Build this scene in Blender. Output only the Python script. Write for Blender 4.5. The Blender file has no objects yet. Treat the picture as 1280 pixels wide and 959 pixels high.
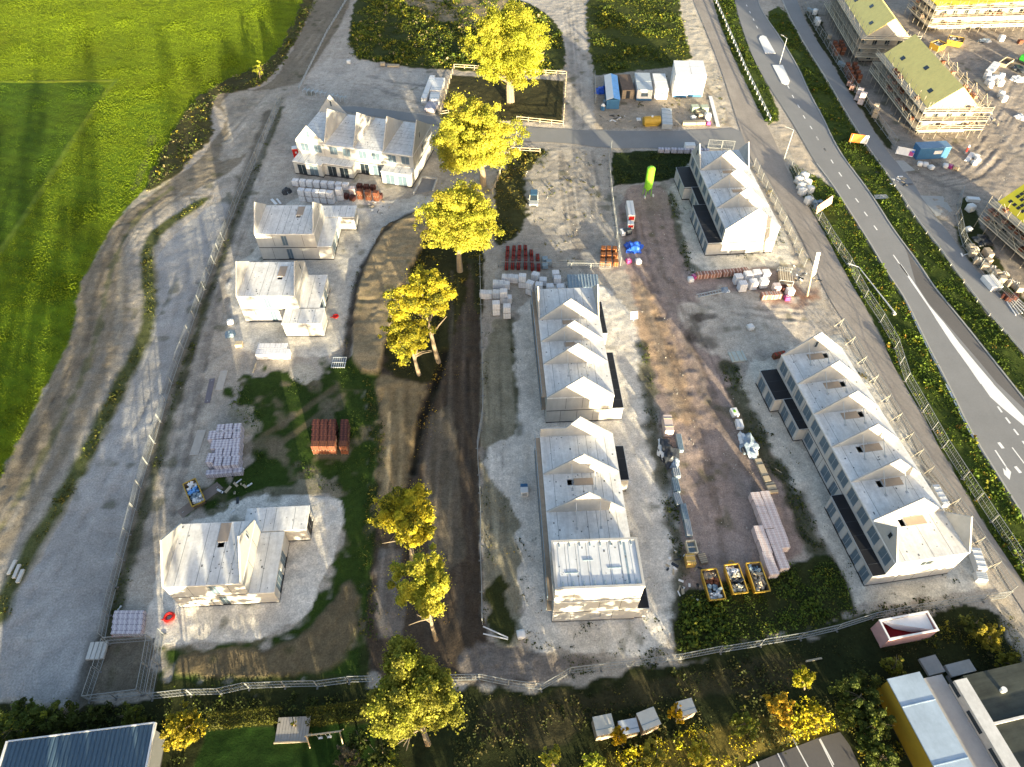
import bpy, bmesh, math, random
import numpy as np
from mathutils import Vector, Matrix
random.seed(7); rng = np.random.default_rng(7)
R_ = math.radians
scene = bpy.context.scene
COL = scene.collection

# ------------------------------------------------------------------ camera (drone, 80 m up)
FPX = 870.0; PITCH = R_(49.6); CAMH = 80.0
cam_d = bpy.data.cameras.new("camera"); cam = bpy.data.objects.new("camera", cam_d); COL.objects.link(cam)
cam_d.sensor_width = 36; cam_d.lens = 36*FPX/1280; cam_d.clip_end = 5000; cam_d.clip_start = 1
cam.location = (0, 0, CAMH); cam.rotation_euler = (math.pi/2-PITCH, 0, 0)
scene.camera = cam

def G(u, v, z=0.0):
    """world point at height z seen at survey coordinate (u, v)"""
    a = (u-640)/FPX; b = (479.5-v)/FPX
    dy = math.cos(PITCH)+b*math.sin(PITCH); dz = -math.sin(PITCH)+b*math.cos(PITCH)
    t = (z-CAMH)/dz
    return Vector((a*t, dy*t, z))
def ZM(ox, oy, w=260):
    s = 1279.0/w
    return lambda x, y: (ox+x/s, oy+y/s)
def lookup_h(ub, vb, vt):
    """height above ground point (ub,vb) whose image row is vt"""
    p = G(ub, vb); best = (1e9, 0)
    for i in range(0, 400):
        z = i*.1; y = p.y; zz = z-CAMH
        d = y*math.cos(PITCH)-zz*math.sin(PITCH); up = y*math.sin(PITCH)+zz*math.cos(PITCH)
        e = abs(479.5-FPX*up/d-vt)
        if e < best[0]: best = (e, z)
    return best[1]

# ------------------------------------------------------------------ light
SUN_EL, SUN_AZ = R_(6.4), R_(158.5)     # azimuth clockwise from +Y
S = Vector((math.sin(SUN_AZ)*math.cos(SUN_EL), math.cos(SUN_AZ)*math.cos(SUN_EL), math.sin(SUN_EL)))
w = bpy.data.worlds.new("World"); scene.world = w; w.use_nodes = True
nt = w.node_tree; sky = nt.nodes.new('ShaderNodeTexSky'); sky.sky_type = 'NISHITA'; sky.sun_disc = False
sky.sun_elevation = SUN_EL; sky.sun_rotation = SUN_AZ; sky.air_density = .75; sky.dust_density = 2.2; sky.ozone_density = .5
bg = nt.nodes['Background']; nt.links.new(sky.outputs[0], bg.inputs[0]); bg.inputs[1].default_value = 0.105
sl = bpy.data.lights.new("sun", 'SUN'); sl.energy = 4.4; sl.angle = R_(0.6); sl.color = (1.0, .85, .55)
so = bpy.data.objects.new("sun", sl); COL.objects.link(so); so.rotation_euler = S.to_track_quat('Z', 'Y').to_euler(); so.location = S*300
scene.view_settings.view_transform = 'Standard'; scene.view_settings.look = 'None'
scene.view_settings.exposure = 2.42; scene.view_settings.gamma = 1.0
scene.cycles.max_bounces = 5; scene.cycles.diffuse_bounces = 3; scene.cycles.transparent_max_bounces = 6
scene.render.use_persistent_data = False

# ------------------------------------------------------------------ materials
MATS = {}
def mat(name, col, rough=.85, noise=.12, scale=1.5, bump=0.0, metal=0.0, spec=.3, attr=False, fine=None, streak=None, transl=0.0, coord='Object'):
    if name in MATS: return MATS[name]
    m = bpy.data.materials.new(name); m.use_nodes = True; n = m.node_tree.nodes; l = m.node_tree.links
    b = n['Principled BSDF']; b.inputs['Roughness'].default_value = rough; b.inputs['Metallic'].default_value = metal
    b.inputs['Specular IOR Level'].default_value = spec
    if attr:
        a = n.new('ShaderNodeVertexColor'); a.layer_name = 'Col'; base = a.outputs['Color']
    else:
        rgb = n.new('ShaderNodeRGB'); rgb.outputs[0].default_value = (*col, 1); base = rgb.outputs[0]
    tc = n.new('ShaderNodeTexCoord')
    if noise:
        def layer(base, sc, amt, detail=6, vec=None):
            nz = n.new('ShaderNodeTexNoise'); nz.inputs['Scale'].default_value = sc; nz.inputs['Detail'].default_value = detail
            nz.inputs['Roughness'].default_value = .72
            l.new(vec if vec else tc.outputs[coord], nz.inputs['Vector'])
            mr = n.new('ShaderNodeMapRange'); mr.inputs[1].default_value = .28; mr.inputs[2].default_value = .72
            mr.inputs[3].default_value = 1-amt; mr.inputs[4].default_value = 1+amt; l.new(nz.outputs['Fac'], mr.inputs[0])
            mx = n.new('ShaderNodeVectorMath'); mx.operation = 'SCALE'
            l.new(base, mx.inputs[0]); l.new(mr.outputs[0], mx.inputs['Scale'])
            return mx.outputs[0], nz.outputs['Fac']
        base, f1 = layer(base, scale, noise)
        if fine: base, f1 = layer(base, fine[0], fine[1])
        if streak:
            mp = n.new('ShaderNodeMapping'); mp.inputs['Scale'].default_value = streak[:3]; l.new(tc.outputs[coord], mp.inputs[0])
            base, _ = layer(base, 1.0, streak[3], 5, mp.outputs[0])
        if bump:
            bp = n.new('ShaderNodeBump'); bp.inputs['Strength'].default_value = bump; bp.inputs['Distance'].default_value = .1
            l.new(f1, bp.inputs['Height']); l.new(bp.outputs[0], b.inputs['Normal'])
    l.new(base, b.inputs['Base Color'])
    if transl:
        tr = n.new('ShaderNodeBsdfTranslucent'); l.new(base, tr.inputs['Color'])
        ms = n.new('ShaderNodeMixShader'); ms.inputs[0].default_value = transl
        l.new(b.outputs[0], ms.inputs[1]); l.new(tr.outputs[0], ms.inputs[2]); l.new(ms.outputs[0], n['Material Output'].inputs['Surface'])
    MATS[name] = m; return m
def lined(name, col, col2, sx, sy, gap=.06, rough=.8, noise=.1, off=.0, bw=None):
    """brick-texture material: blocks sx by sy metres with joints of colour col2"""
    if name in MATS: return MATS[name]
    m = mat(name, col, rough=rough, noise=noise, scale=2.2); n = m.node_tree.nodes; l = m.node_tree.links
    b = n['Principled BSDF']; src = b.inputs['Base Color'].links[0].from_socket
    br = n.new('ShaderNodeTexBrick'); br.inputs['Scale'].default_value = 1.0; br.inputs['Brick Width'].default_value = sx
    br.inputs['Row Height'].default_value = sy; br.inputs['Mortar Size'].default_value = gap; br.offset = off; br.inputs['Mortar Smooth'].default_value = .3
    br.inputs['Mortar'].default_value = (*col2, 1); tc = n.new('ShaderNodeTexCoord')
    # fold x+y of the object so that vertical faces are lined too
    sep = n.new('ShaderNodeSeparateXYZ'); l.new(tc.outputs['Object'], sep.inputs[0])
    geo = n.new('ShaderNodeNewGeometry'); vt = n.new('ShaderNodeVectorTransform'); vt.vector_type = 'NORMAL'; vt.convert_from = 'WORLD'; vt.convert_to = 'OBJECT'
    l.new(geo.outputs['Normal'], vt.inputs[0]); sn = n.new('ShaderNodeSeparateXYZ'); l.new(vt.outputs[0], sn.inputs[0])
    ab = n.new('ShaderNodeMath'); ab.operation = 'ABSOLUTE'; l.new(sn.outputs[2], ab.inputs[0])
    gt = n.new('ShaderNodeMath'); gt.operation = 'GREATER_THAN'; gt.inputs[1].default_value = .6; l.new(ab.outputs[0], gt.inputs[0])
    ad = n.new('ShaderNodeMath'); ad.operation = 'ADD'; l.new(sep.outputs[0], ad.inputs[0]); l.new(sep.outputs[1], ad.inputs[1])
    mxx = n.new('ShaderNodeMix'); mxx.data_type = 'FLOAT'; l.new(gt.outputs[0], mxx.inputs[0]); l.new(ad.outputs[0], mxx.inputs[2]); l.new(sep.outputs[0], mxx.inputs[3])
    mxy = n.new('ShaderNodeMix'); mxy.data_type = 'FLOAT'; l.new(gt.outputs[0], mxy.inputs[0]); l.new(sep.outputs[2], mxy.inputs[2]); l.new(sep.outputs[1], mxy.inputs[3])
    cb = n.new('ShaderNodeCombineXYZ'); l.new(mxx.outputs[0], cb.inputs[0]); l.new(mxy.outputs[0], cb.inputs[1])
    l.new(cb.outputs[0], br.inputs['Vector']); l.new(src, br.inputs['Color1'])
    sc = n.new('ShaderNodeVectorMath'); sc.operation = 'SCALE'; sc.inputs['Scale'].default_value = .88; l.new(src, sc.inputs[0]); l.new(sc.outputs[0], br.inputs['Color2'])
    l.new(br.outputs['Color'], b.inputs['Base Color']); return m

M_conc = mat('precast_concrete', (.41, .407, .40), noise=.13, scale=.3, fine=(1.3, .07), streak=(.9, .9, .10, .09))
M_deck = mat('concrete_deck', (.63, .63, .63), noise=.16, scale=.28, fine=(1.5, .16), streak=(2.2, .18, 1, .16))
M_dark = mat('dark_joint', (.035, .035, .038), noise=.1)
M_bitu = mat('black_bitumen', (.011, .012, .016), rough=.6, noise=.25, scale=.8)
M_pane = mat('film_covered_pane', (.10, .145, .19), rough=.6, noise=.25, scale=.8, spec=.2)
M_frame = mat('window_frame', (.30, .33, .36), rough=.5, noise=.05)
M_glass = mat('dark_glass', (.02, .03, .04), rough=.15, noise=.1, spec=.6)
M_ply = mat('plywood', (.36, .29, .23), noise=.12, scale=1.2)
M_wood = mat('pale_timber', (.42, .35, .25), noise=.15, scale=2)
M_wooddk = mat('weathered_timber', (.27, .22, .17), noise=.2, scale=2)
M_white = mat('white_film', (.68, .685, .70), rough=.5, noise=.08, scale=1.7)
M_blocks = lined('wrapped_white_blocks', (.72, .72, .75), (.36, .39, .48), .4, .3, .018)
M_packlil = lined('lilac_wrapped_packs', (.46, .44, .52), (.13, .12, .16), .62, .42, .03)
M_packpink = lined('pink_wrapped_packs', (.62, .52, .51), (.40, .32, .32), 1.1, .3, .03)
M_brick = lined('orange_brick', (.20, .072, .036), (.08, .03, .02), .42, .28, .03)
M_brickdk = lined('maroon_brick', (.085, .028, .026), (.035, .012, .01), .5, .26, .04)
M_brickpale = lined('pale_brick_pack', (.38, .20, .15), (.16, .08, .07), .42, .3, .03)
M_orange = mat('orange_plastic', (.55, .16, .03), noise=.12)
M_tan = mat('tan_sacks', (.37, .31, .24), noise=.2, scale=1.5)
M_galv = mat('galvanised_steel', (.40, .43, .46), rough=.45, noise=.1, metal=.3)
M_yel = mat('yellow_paint', (.42, .27, .04), rough=.5, noise=.12)
M_skipin = mat('skip_interior', (.18, .13, .09), noise=.25)
M_red = mat('red_plastic', (.5, .015, .012), rough=.5, noise=.1)
M_redbox = mat('faded_pink_steel', (.62, .36, .34), rough=.6, noise=.15, scale=.7)
M_blue = mat('blue_steel', (.04, .13, .27), rough=.5, noise=.12)
M_bluetarp = mat('blue_tarpaulin', (.02, .09, .5), rough=.45, noise=.25, scale=1.2)
M_bluecover = mat('pale_blue_tarpaulin', (.12, .33, .7), rough=.45, noise=.25, scale=.9)
M_green = mat('lime_green_paint', (.17, .44, .03), rough=.5, noise=.06)
M_tarpgrey = mat('grey_tarpaulin', (.22, .28, .36), rough=.4, noise=.4, scale=1.5)
M_blackpl = mat('black_plastic', (.03, .035, .045), rough=.4, noise=.3, scale=2)
M_bluegrey = mat('blue_grey_bundle', (.20, .27, .33), rough=.5, noise=.3, scale=2)
M_asph = mat('asphalt', (.21, .212, .218), rough=.9, noise=.10, scale=.12, fine=(3.5, .07), streak=(.12, .02, 1, .06))
M_asphdk = mat('fresh_asphalt', (.11, .104, .104), rough=.9, noise=.08, scale=.15, fine=(4, .06))
M_dusty = mat('dusty_asphalt', (.28, .25, .225), rough=.95, noise=.16, scale=.18, fine=(3.0, .14), streak=(.5, .06, 1, .12))
M_asphlane = mat('darker_lane_asphalt', (.125, .118, .116), rough=.9, noise=.10, scale=.15, fine=(4, .08))
M_paint = mat('road_paint', (.72, .72, .72), noise=.08, scale=.6)
M_kerb = mat('kerb_concrete', (.33, .33, .32), noise=.1)
M_scafdeck = mat('scaffold_boards', (.36, .32, .26), noise=.2, scale=1.2)
M_yelroof = mat('yellow_insulation', (.98, .76, .25), rough=.7, noise=.10, scale=.8, fine=(4, .08))
M_yelroof2 = mat('bright_yellow_insulation', (.88, .72, .05), rough=.6, noise=.05)
M_limestone = mat('calcium_brick', (.33, .315, .295), noise=.1, scale=.6, fine=(2.5, .06))
M_bark = mat('bark', (.24, .19, .13), noise=.25, scale=2, bump=.4)
M_leaf = mat('leaf', (0, 0, 0), rough=.6, noise=.0, attr=True, transl=.38, spec=.2)
M_weed = mat('weed_leaf', (0, 0, 0), rough=.7, noise=.0, attr=True, transl=.2, spec=.2)

# ------------------------------------------------------------------ object helpers
class MB:
    def __init__(s): s.v = []; s.f = []; s.m = []
    def add(s, vs, fs, mi=0):
        o = len(s.v); s.v += [tuple(p) for p in vs]; s.f += [tuple(i+o for i in f) for f in fs]; s.m += [mi]*len(fs); return s
    def box(s, c, d, rz=0, mi=0, tilt=None):
        x, y, z = d[0]/2, d[1]/2, d[2]/2
        M = Matrix.Rotation(rz, 3, 'Z')
        if tilt: M = M @ Matrix.Rotation(tilt[0], 3, 'X') @ Matrix.Rotation(tilt[1], 3, 'Y')
        vs = [Vector(c)+M @ Vector(p) for p in ((-x,-y,-z),(x,-y,-z),(x,y,-z),(-x,y,-z),(-x,-y,z),(x,-y,z),(x,y,z),(-x,y,z))]
        return s.add(vs, ((3,2,1,0),(4,5,6,7),(0,1,5,4),(1,2,6,5),(2,3,7,6),(3,0,4,7)), mi)
    def b2(s, lo, hi, mi=0):
        return s.box([(a+b)/2 for a, b in zip(lo, hi)], [b-a for a, b in zip(lo, hi)], 0, mi)
    def bar(s, p, q, t, mi=0, t2=None):
        p, q = Vector(p), Vector(q); d = (q-p); L = d.length
        if L < 1e-6: return s
        d /= L; up = Vector((0,0,1)) if abs(d.z) < .95 else Vector((1,0,0))
        a = d.cross(up).normalized()*t/2; b = a.cross(d).normalized()*(t2 or t)/2
        vs = [p-a-b, p+a-b, p+a+b, p-a+b, q-a-b, q+a-b, q+a+b, q-a+b]
        return s.add(vs, ((3,2,1,0),(4,5,6,7),(0,1,5,4),(1,2,6,5),(2,3,7,6),(3,0,4,7)), mi)
    def cone(s, p, q, r0, r1, n=8, mi=0, caps=True):
        p, q = Vector(p), Vector(q); d = (q-p).normalized(); up = Vector((0,0,1)) if abs(d.z) < .95 else Vector((1,0,0))
        a = d.cross(up).normalized(); b = a.cross(d)
        vs = []
        for c, r in ((p, r0), (q, r1)):
            for k in range(n):
                t = 2*math.pi*k/n; vs.append(c+a*(r*math.cos(t))-b*(r*math.sin(t)))
        fs = [(k, (k+1)%n, n+(k+1)%n, n+k) for k in range(n)]
        if caps: fs += [tuple(range(n))[::-1], tuple(range(n, 2*n))]
        return s.add(vs, fs, mi)
    def prism(s, poly, z0, z1, mi=0):
        n = len(poly); vs = [(x, y, z0) for x, y in poly]+[(x, y, z1) for x, y in poly]
        return s.add(vs, [tuple(range(n))[::-1], tuple(range(n, 2*n))]+[(k, (k+1)%n, n+(k+1)%n, n+k) for k in range(n)], mi)
    def slab(s, pts, nrm, th, mi=0):
        """planar polygon pts (3-D) thickened by th along -nrm"""
        n = len(pts); a = [Vector(p) for p in pts]; b = [p-Vector(nrm)*th for p in a]
        return s.add(a+b, [tuple(range(n)), tuple(range(n, 2*n))[::-1]]+[(k, n+k, n+(k+1)%n, (k+1)%n) for k in range(n)], mi)
    def panel(s, O, U, V, w_, h_, th, holes=(), mi=0):
        """rectangular panel with rectangular through-holes (u0,u1,v0,v1); front face at O, thickness behind it"""
        O, U, V = Vector(O), Vector(U).normalized(), Vector(V).normalized(); N = U.cross(V)
        us = sorted({0, w_, *[min(max(x, 0), w_) for h in holes for x in h[:2]]}); vs = sorted({0, h_, *[min(max(x, 0), h_) for h in holes for x in h[2:]]})
        nu, nv = len(us)-1, len(vs)-1
        void = lambda i, j: not (0 <= i < nu and 0 <= j < nv) or any(h[0]-1e-6 <= us[i] and us[i+1] <= h[1]+1e-6 and h[2]-1e-6 <= vs[j] and vs[j+1] <= h[3]+1e-6 for h in holes)
        P = lambda u, v, d: O+U*u+V*v-N*d
        for i in range(nu):
            for j in range(nv):
                if void(i, j): continue
                a, b, c, d = us[i], us[i+1], vs[j], vs[j+1]
                s.add([P(a,c,0),P(b,c,0),P(b,d,0),P(a,d,0)], [(0,1,2,3)], mi); s.add([P(a,c,th),P(b,c,th),P(b,d,th),P(a,d,th)], [(3,2,1,0)], mi)
                if void(i-1, j): s.add([P(a,c,th),P(a,c,0),P(a,d,0),P(a,d,th)], [(0,1,2,3)], mi)
                if void(i+1, j): s.add([P(b,c,0),P(b,c,th),P(b,d,th),P(b,d,0)], [(0,1,2,3)], mi)
                if void(i, j-1): s.add([P(a,c,th),P(b,c,th),P(b,c,0),P(a,c,0)], [(0,1,2,3)], mi)
                if void(i, j+1): s.add([P(a,d,0),P(b,d,0),P(b,d,th),P(a,d,th)], [(0,1,2,3)], mi)
        return s
    def mesh(s, name, mats, bevel=0):
        me = bpy.data.meshes.new(name); me.from_pydata(s.v, [], s.f); me.polygons.foreach_set('material_index', s.m)
        for m in (mats if isinstance(mats, (list, tuple)) else [mats]): me.materials.append(m)
        if bevel:
            bm = bmesh.new(); bm.from_mesh(me); bmesh.ops.bevel(bm, geom=bm.edges[:], offset=bevel, segments=2, affect='EDGES', profile=.6); bm.to_mesh(me); bm.free()
        me.update(); return me
    def build(s, name, mats, parent=None, loc=None, rz=0, bevel=0):
        return put(name, s.mesh(name, mats, bevel), parent, loc, rz)
def put(name, me, parent=None, loc=None, rz=0):
    o = bpy.data.objects.new(name, me); COL.objects.link(o)
    if parent is not None: o.parent = parent
    if loc is not None: o.location = loc
    if rz: o.rotation_euler = (0, 0, rz)
    return o
def tag(o, label=None, cat=None, group=None, kind=None):
    if label: o['label'] = label
    if cat: o['category'] = cat
    if group: o['group'] = group
    if kind: o['kind'] = kind
    return o
def thing(name, label, cat, loc=(0,0,0), rz=0, group=None):
    o = bpy.data.objects.new(name, None); COL.objects.link(o); o.location = loc; o.rotation_euler = (0, 0, rz); o.empty_display_size = .3
    return tag(o, label, cat, group)
def kids(o): return [c for c in bpy.data.objects if c.parent == o]
def dup(o, loc=None, rz=None, label=None, group=None, parent=None):
    ch = KIDS.get(o.name) or kids(o); KIDS[o.name] = ch
    c = o.copy(); COL.objects.link(c)
    if parent is not None: c.parent = parent
    if loc is not None: c.location = loc
    if rz is not None: c.rotation_euler = (0, 0, rz)
    if label: c['label'] = label
    if group: c['group'] = group
    for k in ch: dup(k, parent=c)
    return c
KIDS = {}
def fast_mesh(name, V, Q, mat_, cols=None):
    """V (n,3), Q (m,4) numpy arrays -> mesh; cols per vertex (n,3)"""
    me = bpy.data.meshes.new(name); k = Q.shape[1]
    me.vertices.add(len(V)); me.vertices.foreach_set('co', V.astype(np.float32).ravel())
    me.loops.add(Q.size); me.loops.foreach_set('vertex_index', Q.astype(np.int32).ravel())
    me.polygons.add(len(Q)); me.polygons.foreach_set('loop_start', np.arange(0, Q.size, k, dtype=np.int32))
    if cols is not None:
        ca = me.color_attributes.new('Col', 'FLOAT_COLOR', 'POINT')
        ca.data.foreach_set('color', np.concatenate([cols, np.ones((len(cols), 1))], 1).astype(np.float32).ravel())
    me.materials.append(mat_); me.update(calc_edges=True); return me

def vnoise(x, y, sc, seed=0):
    """smooth value noise in -1..1"""
    r = np.random.default_rng(1000+seed); T = r.random((257, 257))*2-1
    fx, fy = x/sc+57.3*seed % 91, y/sc+31.7*seed % 83
    ix, iy = np.floor(fx).astype(int), np.floor(fy).astype(int); tx, ty = fx-ix, fy-iy
    tx = tx*tx*(3-2*tx); ty = ty*ty*(3-2*ty); a, b = ix % 256, iy % 256
    return (T[a, b]*(1-tx)+T[a+1, b]*tx)*(1-ty)+(T[a, b+1]*(1-tx)+T[a+1, b+1]*tx)*ty
def fbm(x, y, sc, seed=0, oct=3):
    s = 0; a = 1; t = 0
    for i in range(oct): s = s+a*vnoise(x, y, sc/2**i, seed+11*i); t += a; a *= .55
    return s/t
def inpoly_sd(x, y, poly):
    """signed distance to polygon (positive inside)"""
    d = np.full(x.shape, 1e9); ins = np.zeros(x.shape, bool); n = len(poly)
    for i in range(n):
        ax, ay = poly[i]; bx, by = poly[(i+1) % n]; ex, ey = bx-ax, by-ay; L = ex*ex+ey*ey+1e-12
        t = np.clip(((x-ax)*ex+(y-ay)*ey)/L, 0, 1); d = np.minimum(d, (x-ax-t*ex)**2+(y-ay-t*ey)**2)
        c = (ay > y) != (by > y)
        ins ^= c & (x < (bx-ax)*(y-ay)/((by-ay) if abs(by-ay) > 1e-9 else 1e-9)+ax)
    d = np.sqrt(d); return np.where(ins, d, -d)
def line_d(x, y, pts):
    d = np.full(x.shape, 1e9)
    for (ax, ay), (bx, by) in zip(pts[:-1], pts[1:]):
        ex, ey = bx-ax, by-ay; L = ex*ex+ey*ey+1e-12
        t = np.clip(((x-ax)*ex+(y-ay)*ey)/L, 0, 1); d = np.minimum(d, (x-ax-t*ex)**2+(y-ay-t*ey)**2)
    return np.sqrt(d)
def W2(pts): return [tuple(G(u, v)[:2]) for u, v in pts]
def smooth(pts, it=1, closed=False):
    for _ in range(it):
        o = []; n = len(pts); rngi = range(n if closed else n-1)
        if not closed: o.append(pts[0])
        for i in rngi:
            a, b = pts[i], pts[(i+1) % n]
            o.append((a[0]*.75+b[0]*.25, a[1]*.75+b[1]*.25)); o.append((a[0]*.25+b[0]*.75, a[1]*.25+b[1]*.75))
        if not closed: o.append(pts[-1])
        pts = o
    return pts
# ------------------------------------------------------------------ roads (survey polylines)
MAIN_L = [(905,-60),(918,0),(926,30),(941,73),(962,110),(982,140),(996,163),(1020,205),(1040,231),(1061,264),(1087,304.5),(1109,343),(1130,372),(1158,431),(1184,480),(1212,540),(1249,599),(1290,665),(1340,745)]
MAIN_R = [(938,-60),(947,0),(955,18),(976,47),(998,83),(1014,120),(1029,146),(1041,173),(1055,197),(1081,231),(1097,254),(1118,288),(1150,330),(1167.5,358),(1205,403),(1236,442),(1266,480),(1310,535),(1400,640)]
CYC_L = [(958,-60),(978,6),(1002,51),(1033,100),(1061,148),(1087,189),(1118,231),(1142,270),(1174.5,311),(1188,330),(1221,375),(1252,411),(1280,443),(1340,505)]
CYC_R = [(975,-60),(1000,12),(1014.5,41),(1037,75),(1057,110),(1087,155),(1109.5,191),(1134,217),(1152,245.5),(1168,270),(1189,294),(1213,331),(1236,353),(1280,399),(1340,460)]
SRV_L = [(846,-60),(866,0),(882,37),(901,85),(915,130),(926,165),(940,201),(954.5,227),(973,251.5),(993,280),(1017,330),(1035,372),(1060.6,410),(1079,449),(1103,485),(1130,526),(1152,575),(1183,613),(1215,651),(1244,706),(1266,743),(1310,810)]
SRV_R = [(874,-60),(890.5,0),(901,35),(917,73),(935,110),(950,142),(966,170),(977,197),(991,227),(1015.5,266),(1036,302),(1057,343),(1080,381),(1095,410),(1107,434.5),(1117.5,459),(1134,487),(1160,530),(1175,562),(1199,601),(1223,645),(1254,690),(1282,733),(1330,800)]
EW = [(425,131),(500,139),(560,149),(646,158),(700,162),(781,164),(880,163),(928,160),(948,190),(883,187),(822,185),(761,186),(700,178),(646,177),(560,158),(500,150),(428,140)]
PARK = [(900,1010),(915,966),(963,946),(1024,922),(1050,915),(1063,933),(1076,962),(1085,1010)]
def strip(L, R): return smooth(L, 2)+smooth(R, 2)[::-1]
ROADS = {'road': strip(MAIN_L, MAIN_R), 'cycle_path': strip(CYC_L, CYC_R), 'service_road': strip(SRV_L, SRV_R), 'cross_road': smooth(EW, 1, True), 'car_park': PARK}

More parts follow.
